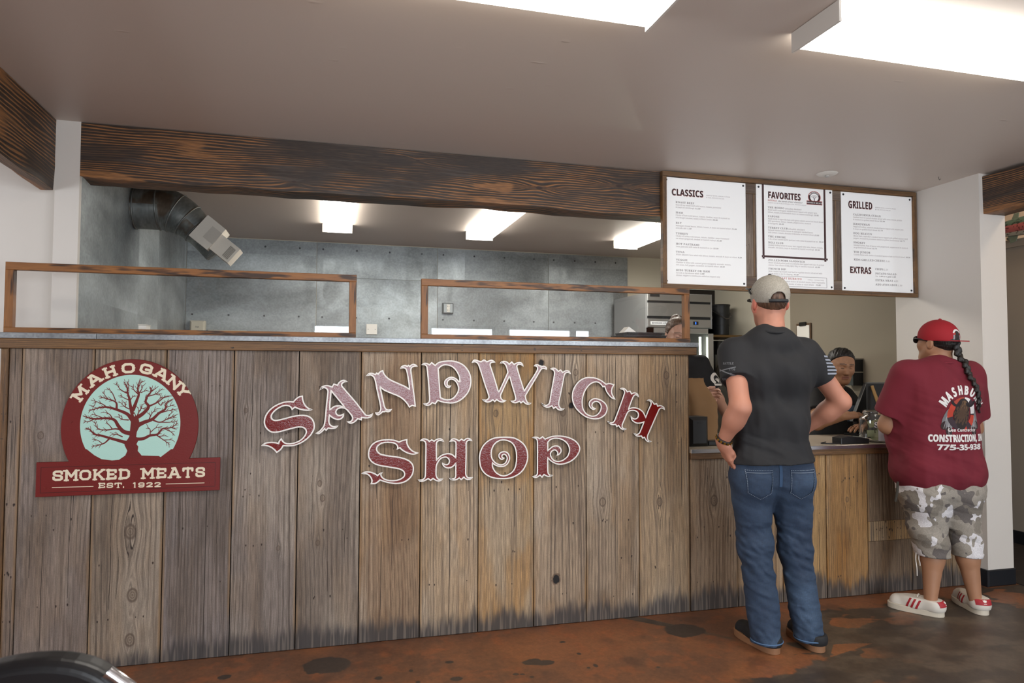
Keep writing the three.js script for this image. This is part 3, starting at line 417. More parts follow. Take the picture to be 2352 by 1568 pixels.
    menuHead(c, 'EXTRAS', 78, 868, 232, 70); item(c, 352, 824, 'CHIPS', '2.25', [], w, k); item(c, 352, 872, 'POTATO SALAD', '', ['3oz.|1.00 or ½ pint 3.00'], w, k); item(c, 352, 944, 'EXTRA MEAT', '4.00', [], w, k); item(c, 352, 990, 'ADD AVOCADOS', '1.50', [], w, k); })]];
{ const Z = -0.405, tl = onZ(1520, 399, Z), tr = 4.092, bl = onZ(1525, 661, Z), x0 = (tl.x + bl.x) / 2, y1 = CEIL - 0.006, y0 = bl.y, f = 0.03;
  const g = thing('menu_board', 'wooden framed menu board hung under the ceiling', 'menu board', V((x0 + tr) / 2, y0, Z - 0.02)), zb = PLANE + 0.0;
  part(g, 'frame_rail', barX(x0, tr, y1 - f, y1, zb, Z, 0.002), trimMat); part(g, 'frame_rail', barX(x0, tr, y0, y0 + f, zb, Z, 0.002), trimMat);
  part(g, 'frame_stile', cbox(x0, x0 + f, y0 + f, y1 - f, zb, Z, 0.002), trimMat); part(g, 'frame_stile', cbox(tr - f, tr, y0 + f, y1 - f, zb, Z, 0.002), trimMat);
  const bk = [0, 1, 2].map(i => boardMat(woodTex(128, 512, { seed: 860 + i * 7, wid: 0.2, len: 0.75, base: [104, 88, 78], warmAmt: 0.2, holes: 2 })));
  const n = 9; for (let i = 0; i < n; i++) { const a = lerp(x0 + f, tr - f, i / n), b = lerp(x0 + f, tr - f, (i + 1) / n); part(g, 'backing_board', cbox(a + 0.001, b - 0.001, y0 + 0.1, y1 - 0.1, zb, zb + 0.013, 0.001), bk[i % 3]); }
  for (const [a, b] of [[y0 + f, y0 + 0.098], [y1 - 0.098, y1 - f]]) part(g, 'backing_board', barX(x0 + f, tr - f, a, b, zb, zb + 0.014, 0.001), bk[0]);
  const dot = std(0x23242a, 0.35);
  menus.forEach(([a, b, c, d, label, map]) => {
    const A = onZ(...a, Z - 0.015), B2 = onZ(...b, Z - 0.015), C = onZ(...c, Z - 0.015), E2 = onZ(...d, Z - 0.015), l = (A.x + E2.x) / 2, r = (B2.x + C.x) / 2, t = Math.min((A.y + B2.y) / 2, y1 - f - 0.001), bo = Math.max((C.y + E2.y) / 2, y0 + f + 0.001);
    const p = part(g, 'menu_panel', cbox(l, r, bo, t, zb + 0.014, zb + 0.02, 0.001), std(0xffffff, 0.32, { map }), label);
    for (const sx of [l + 0.018, r - 0.018]) for (const sy of [bo + 0.018, t - 0.018]) part(p, 'screw', new THREE.CylinderGeometry(0.006, 0.0075, 0.004, 12).rotateX(Math.PI / 2).translate(sx, sy, zb + 0.0215), dot);
  }); }
// ---------------------------------------------------------------- cut-out letters on the tall counter (outlines traced, corners marked *)
const LZ = 0.040;
const paintBump = dataTex(512, 512, (u, v) => { const k = 128 + 90 * (fbm(u * 26, v * 60, 471, 3) - 0.5) + 50 * (vn(u * 140, v * 140, 473) - 0.5); return [k, k, k]; }, false, THREE.RepeatWrapping);
paintBump.repeat.set(4, 4);
const letterRed = new THREE.MeshPhysicalMaterial({ color: 0x6c1512, roughness: 0.16, bumpMap: paintBump, bumpScale: 0.0008 });
const rimWhite = std(0xe4dfda, 0.45), edgeDark = std(0x2a1c22, 0.6);
const glyphs = [
  ['S', 595, 900, 10.81, ['1075,105* 1085,200 1130,310 1215,400 1310,437* 1200,450 1080,440 960,405 893,372* 822,428* 790,375 735,340 660,330 560,355 430,430 330,530 300,610 320,670 390,705 500,695 640,660 850,605 1030,580 1180,590 1290,645 1350,735 1370,850 1345,960 1250,1100 1120,1210 980,1285 850,1325 740,1335 600,1330* 530,1430 440,1495* 370,1420 270,1355 160,1325 75,1325* 160,1270 300,1250 420,1260 485,1280* 505,1220 550,1165* 590,1225 650,1270 740,1285 860,1270 1000,1215 1110,1125 1170,1020 1165,940 1110,885 1020,865 900,880 700,930 520,980 400,997 300,985 205,920 145,820 135,710 165,600 230,490 340,385 480,305 620,255 760,240 850,248* 930,165 1000,120']],
  ['A', 720, 860, 10.81, ['165,375* 215,305 290,278 370,278 465,308* 508,235* 595,265* 640,195 710,148 770,145 828,172* 770,178 715,215 700,265 740,330 1050,690 1270,975 1330,1015 1400,1010 1465,975* 1430,1040 1350,1072 1270,1072 1195,1060* 1185,1120* 1098,1092* 1040,1155 960,1200 900,1200 848,1170* 920,1165 965,1120 970,1060 940,1000 820,860 740,825 660,825 590,855 553,920 570,980 620,1015 680,1010 745,980* 735,1040 690,1090 610,1115 520,1090 450,1050 395,1000* 385,1090 385,1180 415,1250 480,1288 540,1290 600,1275* 550,1320 480,1335 420,1332 365,1325* 315,1378* 272,1345* 210,1410 140,1460 70,1455* 160,1400 235,1310 270,1240 300,1050 325,750 355,480 358,400 325,345 270,322 210,335', '437,395* 600,590 775,805* 690,785 600,775 510,795 450,840 408,870* 405,800 415,640']],
  ['N', 835, 825, 10.81, ['80,400* 130,360 190,345 250,360 292,382* 322,340* 362,365* 410,310 475,280* 500,350 560,430 640,495 760,555 920,625 1040,680 1140,745* 1135,650 1110,480 1085,330 1055,240 1000,208 950,212 922,222* 950,180 1010,155 1050,155 1085,180* 1115,150* 1150,178* 1190,140 1240,125 1290,140 1325,168* 1260,170 1200,195 1175,250 1185,370 1215,620 1250,880 1285,1160* 1205,1140* 1138,1180* 1080,1090 1000,1000 920,940 820,890 680,835 560,785 490,745 410,680* 440,830 490,1060 520,1180 560,1240 620,1258 690,1242* 650,1285 600,1300 548,1282* 510,1302* 475,1295* 420,1345 365,1375 320,1360 305,1330* 360,1330 410,1290 430,1230 420,1140 380,950 330,720 290,520 250,430 190,390 140,388']],
  ['D', 960, 810, 10.81, ['105,292* 150,265 200,262 250,278 285,300* 342,245* 425,315* 500,250 600,218 750,203 900,210 1050,260 1170,345 1260,470 1305,600 1312,740 1285,880 1220,1010 1120,1120 1000,1200 880,1240 750,1240 620,1220 490,1180* 430,1262* 350,1235* 300,1285 240,1300 190,1292 148,1268* 210,1265 265,1235 288,1180 285,1050 260,700 230,400 215,330 170,295', '500,400* 560,340 640,300 740,302 840,335 920,400 990,500 1030,600 1040,710* 1010,715* 950,650 870,612 790,612 710,655 665,720 670,790 710,845 770,862 808,822* 760,825 725,790 730,720 770,670 830,650 900,675 960,735 1000,820 1010,900 990,980 930,1070 850,1140 750,1165 640,1150 555,1110* 530,800']],
  ['W', 1080, 810, 11.617, ['55,255* 90,205 140,195 210,215 285,240* 368,190* 448,238* 530,205 590,203 652,248* 580,250 535,285 535,350 580,480 680,800 735,990 762,1040* 790,1000 900,760 1005,520* 985,430 950,330 900,275 850,265 808,272* 850,240 920,230 990,255 1040,305* 1108,245* 1170,310* 1230,275 1310,258 1370,275 1412,350* 1360,315 1290,305 1245,345 1250,400 1300,580 1400,900 1445,1018* 1560,830 1700,620 1790,460 1795,395 1760,350 1715,345* 1750,320 1810,322 1850,348 1885,350* 1888,385* 1930,360 1990,365 2035,405 2030,435* 1970,415 1900,430 1840,520 1700,760 1560,990 1470,1145* 1480,1220 1520,1315 1560,1345 1615,1345* 1570,1368 1520,1370 1460,1340 1412,1290* 1355,1335* 1312,1290* 1250,1320 1190,1332 1130,1312 1090,1285* 1150,1290 1200,1265 1215,1210 1180,1060 1110,830 1060,650 1042,625* 1020,670 920,880 830,1080 805,1150 825,1220 870,1265 945,1275* 890,1305 830,1308 760,1285 706,1245* 655,1298* 605,1252* 540,1295 460,1312 390,1290 335,1252* 400,1265 460,1245 500,1190 480,1090 400,860 300,540 220,310 170,255 120,235']],
  ['I', 1235, 835, 11.615, ['345,140* 400,120 460,125 510,160 545,205* 612,168* 668,235* 720,200 790,185 840,210 872,260* 810,232 745,245 710,300 690,400 640,650 590,900 562,1040 570,1130 610,1190 650,1205 700,1200* 650,1228 600,1235 540,1215 480,1150* 425,1190* 380,1120* 330,1145 260,1160 180,1135 110,1055* 160,1100 230,1110 290,1080 325,1000 360,780 400,560 445,290 440,200 400,155']],
  ['C', 1235, 835, 11.615, ['1820,545* 1920,530 2030,562* 1985,650 1970,750 2000,850 2060,942* 1980,910 1900,830 1830,720 1790,600* 1740,615* 1700,560 1630,500 1540,485 1440,515 1340,600 1250,740 1200,890 1185,1050 1210,1210 1290,1330 1400,1390 1510,1395 1600,1350 1670,1260 1695,1150 1670,1070 1610,1015 1540,1005 1475,1040 1445,1100 1470,1170 1540,1195* 1490,1218 1430,1190 1385,1130 1375,1050 1410,985 1480,940 1570,935 1680,970 1780,1040 1840,1130 1850,1230 1800,1350 1700,1430 1580,1465 1440,1460 1280,1410 1120,1290 1000,1150 940,1000 925,850 960,680 1050,530 1160,430 1290,375 1420,370 1560,390 1690,450']],
  ['H', 1385, 880, 10.81, ['435,135* 480,122 540,140 580,180 600,210* 672,195* 710,262* 760,240 820,245 860,275 882,330* 830,288 780,295 745,345 690,480 632,645* 700,615 800,610 900,640 985,705 1035,790 1060,850* 1100,740 1150,620 1190,530 1190,465 1150,430 1100,425* 1150,412 1200,430 1240,475 1275,520* 1330,505* 1360,570* 1410,555 1470,570 1510,600 1525,645* 1470,615 1410,630 1370,700 1250,970 1150,1200 1105,1310 1110,1390 1150,1430 1195,1440* 1120,1445 1070,1410 1030,1340* 985,1358* 955,1308* 890,1312 830,1300 770,1248* 840,1270 900,1240 940,1160 1020,955* 950,980 860,988 780,960 720,905 695,825* 740,870 800,885 860,850 880,780 860,720 800,680 720,670 640,690 590,760 530,900 480,1020 475,1085 510,1125 572,1132* 520,1148 460,1130 420,1090 388,1045* 340,1070* 315,1020* 250,1025 180,1005 115,945* 170,980 230,975 280,940 330,820 430,550 520,290 535,215 510,160']],
  ['S', 825, 995, 12.54, ['1370,180* 1375,280 1420,390 1510,490 1600,540 1690,562* 1610,590 1530,595 1420,570 1300,515 1220,460 1172,410* 1095,450* 1115,390 1075,320 1000,275 880,258 740,260 620,295 530,365 500,450 530,530 610,595 740,630 930,660 1150,690 1330,740 1460,810 1540,910 1560,1020 1540,1150 1470,1270 1350,1370 1200,1425 1040,1440 850,1415 720,1380 598,1340* 530,1400 460,1440 345,1445* 370,1370 350,1290 290,1210 220,1165 85,1150* 170,1115 290,1112 400,1140 470,1175 530,1212* 590,1160 660,1130* 625,1170 640,1240 700,1300 800,1345 930,1360 1080,1350 1200,1310 1290,1240 1310,1160 1270,1080 1180,1030 1060,1000 880,970 640,930 480,885 360,810 285,700 270,580 300,440 380,320 510,235 660,195 830,183 990,195 1090,225 1150,250* 1240,210']],
  ['H', 955, 995, 12.54, ['140,210* 190,170 260,160 340,185 392,230* 460,185* 525,225* 600,175 690,155 750,175 797,225* 730,205 650,210 605,255 592,330 592,550 595,775* 660,700 750,630 850,595 950,585 1050,615 1150,698* 1155,500 1158,300 1140,235 1080,210 990,225* 1040,170 1110,155 1180,175 1245,215* 1318,165* 1385,210* 1440,160 1510,145 1570,165 1610,210* 1530,195 1470,230 1450,300 1450,600 1440,1000 1440,1170 1465,1240 1520,1280 1625,1270* 1570,1315 1500,1325 1430,1300 1385,1260* 1310,1328* 1250,1280* 1180,1325 1100,1340 1030,1325 972,1295* 1060,1305 1120,1290 1150,1230 1150,1050 1152,855* 1090,930 1010,980 910,990 830,960 785,910 770,860* 830,895 900,900 950,865 970,790 940,720 870,680 790,690 710,730 640,820 595,920 585,1050 585,1200 610,1270 660,1320 770,1310* 700,1360 630,1365 560,1340 500,1295* 428,1350* 355,1298* 270,1350 190,1375 120,1370 82,1340* 160,1345 230,1310 270,1240 280,1050 290,600 290,300 265,235 210,205']],
  ['O', 1090, 990, 12.54, ['840,172 1000,175 1150,200 1290,270 1410,370 1490,500 1525,650 1525,800 1480,960 1390,1120 1260,1240 1090,1325 930,1358 760,1362 600,1350 430,1300 290,1205 190,1060 150,880 145,720 180,560 260,410 380,290 530,210 690,180', '515,905* 570,955 660,1000 760,1015 860,1000 950,930 1000,830 1005,740 970,650 910,600 830,590 760,610 710,660 700,720 730,780 790,810 850,775* 800,760 785,710 820,665 870,665 920,710 940,780 920,860 870,930 780,965 690,955 590,900 510,800 480,690 490,540 550,400 640,310 740,260 840,250 940,265 1060,320 1140,410 1190,540 1210,700 1205,870 1170,1040 1100,1160 990,1240 860,1285 750,1270 630,1200 550,1100 515,1000']],
  ['P', 1215, 990, 12.54, ['110,182* 170,170 240,178 310,215* 388,158* 465,228* 560,185 680,150 830,138 1000,150 1170,195 1310,265 1400,350 1450,440 1460,520 1430,620 1360,730 1250,830 1120,900 980,940 840,945 720,905 620,840 540,760* 540,950 542,1150 565,1230 610,1270 675,1270* 600,1300 540,1298 480,1275 432,1245* 375,1322* 318,1262* 260,1305 180,1330 110,1305* 180,1290 230,1250 243,1180 245,900 245,500 240,280 215,220 165,190', '540,320* 600,250 690,210 800,202 910,220 1020,275 1110,360 1160,470 1165,580 1120,710 1030,800 930,855 820,870 730,845 660,780 620,690 625,620 670,560 735,535 790,560 830,620 815,685* 870,660 915,600 925,540 890,470 830,430 750,425 670,450 600,510 543,555*']]];
function contour(text, ox, oy, sc) {
  const P = text.split(' ').map(t => { const c = t.endsWith('*'), [a, b] = t.replace('*', '').split(',').map(Number), w = onZ(ox + a / sc, oy + b / sc, LZ); return { x: w.x, y: w.y, c }; }), n = P.length, out = [];
  for (let i = 0; i < n; i++) {
    const p1 = P[i], p2 = P[(i + 1) % n], p0 = p1.c ? { x: 2 * p1.x - p2.x, y: 2 * p1.y - p2.y } : P[(i + n - 1) % n], p3 = p2.c ? { x: 2 * p2.x - p1.x, y: 2 * p2.y - p1.y } : P[(i + 2) % n], L = Math.hypot(p2.x - p1.x, p2.y - p1.y), m = Math.max(2, Math.min(7, Math.round(L / 0.006)));
    for (let k = 0; k < m; k++) { const t = k / m, t2 = t * t, t3 = t2 * t, f = (a, b, c, d) => 0.5 * (2 * b + (c - a) * t + (2 * a - 5 * b + 4 * c - d) * t2 + (3 * b - a - 3 * c + d) * t3); out.push(new THREE.Vector2(f(p0.x, p1.x, p2.x, p3.x), f(p0.y, p1.y, p2.y, p3.y))); }
  }
  return out;
}
function ribbon(pts, w, z, th) {   // closed flat strip along an outline, with a little thickness
  const n = pts.length, pos = [], idx = [];
  for (let i = 0; i < n; i++) {
    const a = pts[(i + n - 1) % n], b = pts[i], c = pts[(i + 1) % n], d1 = b.clone().sub(a).normalize(), d2 = c.clone().sub(b).normalize(), n1 = new THREE.Vector2(-d1.y, d1.x), n2 = new THREE.Vector2(-d2.y, d2.x), m = n1.clone().add(n2);
    if (m.length() < 1e-3) m.copy(n1); m.normalize(); const k = Math.min(1.7, 1 / Math.max(0.3, m.dot(n1))) * w / 2;
    for (const s of [-1, 1]) for (const h of [0, th]) pos.push(b.x + m.x * k * s, b.y + m.y * k * s, z + h);
  }
  for (let i = 0; i < n; i++) { const a = i * 4, b = ((i + 1) % n) * 4; for (const [p, q] of [[1, 3], [0, 1], [3, 2]]) idx.push(a + p, b + p, a + q, a + q, b + p, b + q); }
  const g = new THREE.BufferGeometry(); g.setAttribute('position', new THREE.Float32BufferAttribute(pos, 3)); g.setIndex(idx); const q = g.toNonIndexed(); q.computeVertexNormals(); q.setAttribute('uv', new THREE.Float32BufferAttribute(new Float32Array(q.attributes.position.count * 2), 2)); return q;
}
const letterNote = ['S that begins the upper arched word', 'A in the upper arched word', 'N in the upper arched word', 'D in the upper arched word', 'W in the upper arched word', 'I in the upper arched word', 'C in the upper arched word', 'H that ends the upper arched word', 'S that begins the lower short word', 'H in the lower short word', 'O in the lower short word', 'P that ends the lower short word'];
glyphs.forEach(([ch, ox, oy, sc, paths], i) => {
  const cs = paths.map(p => contour(p, ox, oy, sc)), sh = new THREE.Shape(cs[0]); for (const h of cs.slice(1)) sh.holes.push(new THREE.Path(h));
  let mx = 0, my = 1e9; cs[0].forEach(p => { mx += p.x / cs[0].length; my = Math.min(my, p.y); });
  const g = thing('wall_letter', 'red western-style letter ' + letterNote[i] + ' on the boards', 'letter', V(mx, my, LZ - 0.01), 'cut-out letters on the counter');
  part(g, 'body', new THREE.ExtrudeGeometry(sh, { depth: 0.0165, bevelEnabled: false }).translate(0, 0, LZ - 0.018), edgeDark, 'dark cut edge');
  part(g, 'face', new THREE.ExtrudeGeometry(sh, { depth: 0.001, bevelEnabled: false }).translate(0, 0, LZ - 0.0014), letterRed);
  part(g, 'outline', merge(cs.map(c => ribbon(c, 0.0066, LZ - 0.001, 0.0014))), rimWhite, 'white painted outline');
});
// ---------------------------------------------------------------- round sign with a tree
{ const SZ = 0.038, zp = (x, y) => onZ(x / 3.92, 780 + y / 3.92, SZ), cen = zp(1180, 785), R = (zp(1795, 785).x - zp(565, 785).x) / 2;
  const RY = zp(1180, 178).y - cen.y, bl = zp(320, 1413), br = zp(1975, 1352), tl = zp(330, 1108), tr = zp(1978, 1063), X0 = (bl.x + tl.x) / 2, X1 = (br.x + tr.x) / 2, Y0 = (bl.y + br.y) / 2, Y1 = (tl.y + tr.y) / 2, a0 = Math.asin((Y1 - cen.y) / RY);
  const sh = new THREE.Shape(); sh.moveTo(X0, Y0); sh.lineTo(X1, Y0); sh.lineTo(X1, Y1); sh.lineTo(cen.x + R * Math.cos(a0), Y1); sh.absellipse(cen.x, cen.y, R, RY, a0, Math.PI - a0, false, 0); sh.lineTo(X0, Y1); sh.closePath();
  const U0 = X0 - 0.02, U1 = X1 + 0.02, V0 = Y0 - 0.02, V1 = cen.y + RY + 0.02, CW = 1536, CH = Math.round(CW * (V1 - V0) / (U1 - U0)), S = CW / (U1 - U0);
  const cx = w => (w.x - U0) * S, cy = w => (V1 - w.y) * S, q = (x, y) => { const w = zp(x, y); return [cx(w), cy(w)]; }, unit = S * (zp(1280, 785).x - zp(1180, 785).x) / 100;
  const GL = {   // slab letters as strokes in a unit box, y up, with serif centres
    M: [1.15, [[.14, 0, .14, 1], [.14, 1, .5, .38, .86, 1], [.86, 1, .86, 0]], [[.14, 0], [.86, 0], [.06, 1], [.94, 1]]], A: [1.1, [[.12, 0, .45, 1, .55, 1, .88, 0], [.28, .34, .72, .34]], [[.12, 0], [.88, 0], [.42, 1]]], H: [1.05, [[.2, 0, .2, 1], [.8, 0, .8, 1], [.2, .5, .8, .5]], [[.2, 0], [.8, 0], [.2, 1], [.8, 1]]],
    O: [1.05, [[.3, .07, .7, .07, .88, .25, .88, .75, .7, .93, .3, .93, .12, .75, .12, .25, .3, .07, .7, .07]], [], [[0, .5], [1, .5]]], G: [1.05, [[.88, .68, .88, .78, .7, .93, .3, .93, .12, .75, .12, .25, .3, .07, .7, .07, .88, .2, .88, .44, .5, .44]], []], N: [1.1, [[.16, 0, .16, 1], [.16, .98, .84, .05], [.84, 0, .84, 1]], [[.16, 0], [.08, 1], [.84, 1]]], Y: [1.05, [[.12, 1, .5, .48, .88, 1], [.5, .5, .5, 0]], [[.12, 1], [.88, 1], [.5, 0]]],
    S: [.95, [[.86, .7, .84, .86, .7, .93, .3, .93, .15, .82, .15, .64, .3, .53, .7, .47, .86, .36, .86, .18, .7, .07, .3, .07, .14, .16, .12, .32]], [], [[.9, .8], [.08, .2]]], K: [1.05, [[.18, 0, .18, 1], [.86, 1, .26, .45], [.42, .58, .88, 0]], [[.18, 0], [.18, 1], [.86, 1], [.86, 0]]], E: [.95, [[.2, 0, .2, 1], [.1, .07, .88, .07, .88, .28], [.1, .93, .88, .93, .88, .72], [.2, .5, .68, .5]], [[.2, 0], [.2, 1]]], D: [1.05, [[.2, 0, .2, 1], [.1, .07, .68, .07, .88, .25, .88, .75, .68, .93, .1, .93]], [[.2, 0], [.2, 1]], [[1, .5]]], T: [1, [[.5, 0, .5, 1], [.08, .7, .08, .93, .92, .93, .92, .7]], [[.5, 0]]],
    1: [.6, [[.5, 0, .5, 1, .2, .86]], [[.5, 0]]], 9: [.95, [[.84, .55, .7, .45, .3, .45, .14, .58, .14, .8, .3, .93, .7, .93, .86, .8, .86, .25, .7, .07, .3, .07, .14, .2]], []], 2: [.95, [[.14, .72, .16, .85, .3, .93, .7, .93, .86, .8, .86, .62, .7, .5, .14, .1, .9, .1]], []], '.': [.4, [[.3, 0, .3, .16]], []] };
  function slab(c, ch, x, y, w, h, ang, t = 0.2) {
    const G_ = GL[ch]; c.save(); c.translate(x, y); c.rotate(ang); c.strokeStyle = c.fillStyle = '#ded3bb'; c.lineJoin = 'round'; const tw = t * h;
    const X = v => (v - 0.5) * w, Y = v => -(v * (h - tw * 0.7) + tw * 0.35 - h / 2); c.lineWidth = tw;
    for (const s of G_[1]) { c.beginPath(); for (let i = 0; i < s.length; i += 2) i ? c.lineTo(X(s[i]), Y(s[i + 1])) : c.moveTo(X(s[i]), Y(s[i + 1])); c.stroke(); }
    for (const [a, b] of G_[2]) c.fillRect(X(a) - w * 0.2, (b > 0.5 ? -h / 2 : h / 2 - tw * 0.72), w * 0.4, tw * 0.72);
    for (const [a, b] of G_[3] || []) { c.beginPath(); c.moveTo(X(a) + (a < 0.5 ? tw * .5 : -tw * .5), Y(b) - tw * 0.5); c.lineTo(X(a) + (a < 0.5 ? -tw * .25 : tw * .25), Y(b)); c.lineTo(X(a) + (a < 0.5 ? tw * .5 : -tw * .5), Y(b) + tw * 0.5); c.fill(); }
    c.restore();
  }
  const limbs = [[36, 7, 1150, 930, 1080, 910, 1000, 888, 900, 860, 850, 850, 810, 810, 775, 795], [16, 5, 985, 890, 940, 930, 890, 948, 825, 960], [8, 4, 920, 935, 880, 905, 830, 895], [44, 7, 1185, 845, 1110, 825, 1065, 775, 1030, 722, 960, 706, 850, 712, 790, 700, 748, 685], [12, 4, 850, 712, 800, 735, 755, 738], [10, 4, 930, 706, 880, 685, 830, 668], [12, 4, 1015, 715, 985, 670, 930, 650], [18, 4, 1110, 815, 1040, 802, 960, 812, 880, 800, 855, 740], [10, 4, 1010, 802, 985, 770, 955, 740], [40, 6, 1190, 720, 1150, 672, 1060, 632, 960, 606, 900, 610, 800, 640], [22, 5, 1050, 625, 1045, 565, 965, 532, 890, 512], [12, 4, 960, 606, 915, 575, 820, 542], [10, 4, 1040, 545, 1005, 470, 960, 432], [9, 4, 975, 535, 945, 500, 932, 468], [7, 3, 860, 560, 850, 590, 820, 605], [34, 6, 1190, 660, 1175, 600, 1165, 530, 1150, 480, 1142, 420, 1115, 380], [13, 4, 1152, 485, 1085, 448, 1045, 388], [10, 4, 1165, 545, 1115, 522, 1082, 500], [9, 4, 1150, 450, 1160, 410, 1145, 375], [9, 4, 1165, 560, 1190, 520, 1215, 500], [34, 6, 1198, 630, 1232, 545, 1250, 490, 1240, 440, 1262, 352], [12, 4, 1245, 490, 1205, 450, 1188, 415], [10, 4, 1255, 480, 1280, 435, 1285, 410], [9, 4, 1270, 475, 1322, 455], [8, 4, 1245, 420, 1285, 370], [40, 7, 1215, 710, 1290, 662, 1338, 600, 1312, 560, 1325, 510, 1362, 462, 1355, 428], [13, 4, 1325, 510, 1400, 488, 1462, 440], [9, 4, 1400, 488, 1445, 500], [10, 4, 1365, 465, 1425, 420], [18, 5, 1338, 600, 1420, 562, 1490, 512, 1550, 505], [10, 4, 1420, 562, 1450, 590, 1470, 560], [9, 4, 1400, 570, 1440, 530, 1455, 515], [44, 7, 1230, 775, 1300, 742, 1370, 716, 1430, 662, 1490, 620, 1498, 570, 1560, 532], [13, 4, 1430, 662, 1500, 642, 1600, 622], [10, 4, 1490, 612, 1570, 582], [16, 4, 1370, 720, 1440, 742, 1520, 705, 1605, 668], [10, 4, 1440, 742, 1530, 742, 1585, 730], [8, 4, 1510, 710, 1590, 700], [8, 4, 1520, 680, 1560, 645], [12, 3, 1340, 722, 1370, 660, 1415, 618], [8, 3, 1355, 690, 1345, 655], [36, 6, 1200, 895, 1290, 890, 1350, 862, 1420, 850, 1462, 802, 1540, 790, 1602, 750], [12, 4, 1410, 858, 1470, 900, 1530, 942], [8, 4, 1470, 902, 1548, 900], [9, 4, 1430, 870, 1495, 862], [10, 4, 1352, 850, 1350, 805, 1328, 788], [9, 4, 1358, 830, 1400, 795, 1460, 780], [10, 4, 1480, 800, 1540, 830, 1575, 862], [8, 4, 1540, 790, 1590, 808], [12, 4, 1100, 872, 1050, 852, 1008, 852], [8, 3, 1070, 860, 1040, 830], [13, 4, 1155, 722, 1100, 716, 1062, 692], [8, 3, 1100, 716, 1095, 680], [11, 3, 1160, 622, 1120, 600, 1075, 555], [8, 3, 1130, 608, 1122, 560], [8, 3, 1120, 600, 1140, 580], [12, 3, 1228, 700, 1270, 622, 1312, 618], [8, 3, 1262, 640, 1278, 580], [9, 3, 1222, 690, 1210, 650], [8, 3, 1250, 655, 1245, 610]];
  const map = canvasTex(CW, CH, c => {
    c.fillStyle = '#6b1613'; c.fillRect(0, 0, CW, CH);
    const [mx, my] = q(1180, 762); c.fillStyle = '#abd2c7'; c.beginPath(); c.ellipse(mx, my, 450 * unit, my - q(1180, 315)[1], 0, 0, 7); c.fill();
    c.fillStyle = c.strokeStyle = '#661815'; c.lineCap = 'round'; c.lineJoin = 'round';
    const poly = pts => { c.beginPath(); pts.forEach((p, i) => { const [a, b] = q(p[0], p[1]); i ? c.lineTo(a, b) : c.moveTo(a, b); }); c.fill(); };
    c.fillStyle = '#6b1613'; poly([[640, 1300], [640, 985], [780, 985], [850, 1040], [915, 1075], [1010, 1086], [1072, 1080], [1130, 1040], [1146, 1000], [1138, 950], [1120, 930], [1180, 860], [1240, 880], [1228, 940], [1245, 960], [1240, 1000], [1275, 1042], [1430, 1046], [1446, 1056], [1540, 985], [1720, 985], [1720, 1300]]); c.fillStyle = '#661815';
    poly([[1120, 945], [1165, 870], [1172, 800], [1178, 740], [1170, 690], [1190, 640], [1212, 700], [1245, 700], [1262, 770], [1232, 830], [1225, 880], [1250, 900], [1228, 940], [1250, 1060], [1120, 1060], [1146, 1000]]);
    const r = rng(31), stroke = (w0, w1, pts) => { const cv = new THREE.CatmullRomCurve3(pts.map(p => V(p[0], p[1], 0))), n = 30; for (let i = 0; i < n; i++) { const a = cv.getPoint(i / n), b = cv.getPoint((i + 1) / n), A = q(a.x, a.y), B_ = q(b.x, b.y); c.lineWidth = lerp(w0, w1, Math.pow(i / n, 0.8)) * unit; c.beginPath(); c.moveTo(...A); c.lineTo(...B_); c.stroke(); } return cv; };
    for (const [w0, w1, ...f] of limbs) { const pts = []; for (let i = 0; i < f.length; i += 2) pts.push([f[i], f[i + 1]]); const cv = stroke(w0, w1, pts); const n = Math.round(cv.getLength() / 34); for (let i = 0; i < n; i++) { const t = 0.45 + 0.55 * (i + r()) / n; if (t > 0.98) continue; const p = cv.getPoint(t), d = cv.getTangent(t), s = i % 2 ? 1 : -1, l = 22 + 20 * r(), an = Math.atan2(d.y, d.x) + s * (0.45 + 0.3 * r()), e = [p.x + Math.cos(an) * l, p.y + Math.sin(an) * l]; if (Math.hypot(e[0] - 1180, e[1] - 762) < 436) stroke(6, 3, [[p.x, p.y], [(p.x + e[0]) / 2 + 3 * s, (p.y + e[1]) / 2], e]); } }
    [['M', -58, 540], ['A', -39, 530], ['H', -21.5, 517], ['O', -2.8, 515], ['G', 15.2, 525], ['A', 31, 538], ['N', 45.4, 545], ['Y', 56.5, 560]].forEach(([ch, deg, rad]) => { const [x, y] = q(1180 + rad * Math.sin(deg * D2R), 770 - rad * Math.cos(deg * D2R)); slab(c, ch, x, y, 122 * unit * (GL[ch][0] > 1.08 ? 1.08 : 1), 108 * unit, deg * D2R * 0.95, 0.24); });
    const word = (t, x0, x1, y0, y1, h, tk) => { const tot = [...t].reduce((s, ch) => s + (ch === ' ' ? 0.75 : GL[ch][0]), 0); let k = 0; for (const ch of t) { const wd = ch === ' ' ? 0.75 : GL[ch][0], m = (k + wd / 2) / tot, [x, y] = q(lerp(x0, x1, m), lerp(y0, y1, m)); if (ch !== ' ') slab(c, ch, x, y, (x1 - x0) / tot * wd * 0.86 * unit, h * unit, 0, tk); k += wd; } };
    word('SMOKED MEATS', 466, 1858, 1225, 1190, 108, 0.21); word('EST. 1922', 880, 1455, 1312, 1304, 54, 0.22);
    c.strokeStyle = '#ded3bb'; c.lineWidth = 7 * unit; c.beginPath(); c.moveTo(...q(470, 1330)); c.lineTo(...q(838, 1320)); c.moveTo(...q(1495, 1298)); c.lineTo(...q(1838, 1288)); c.stroke();
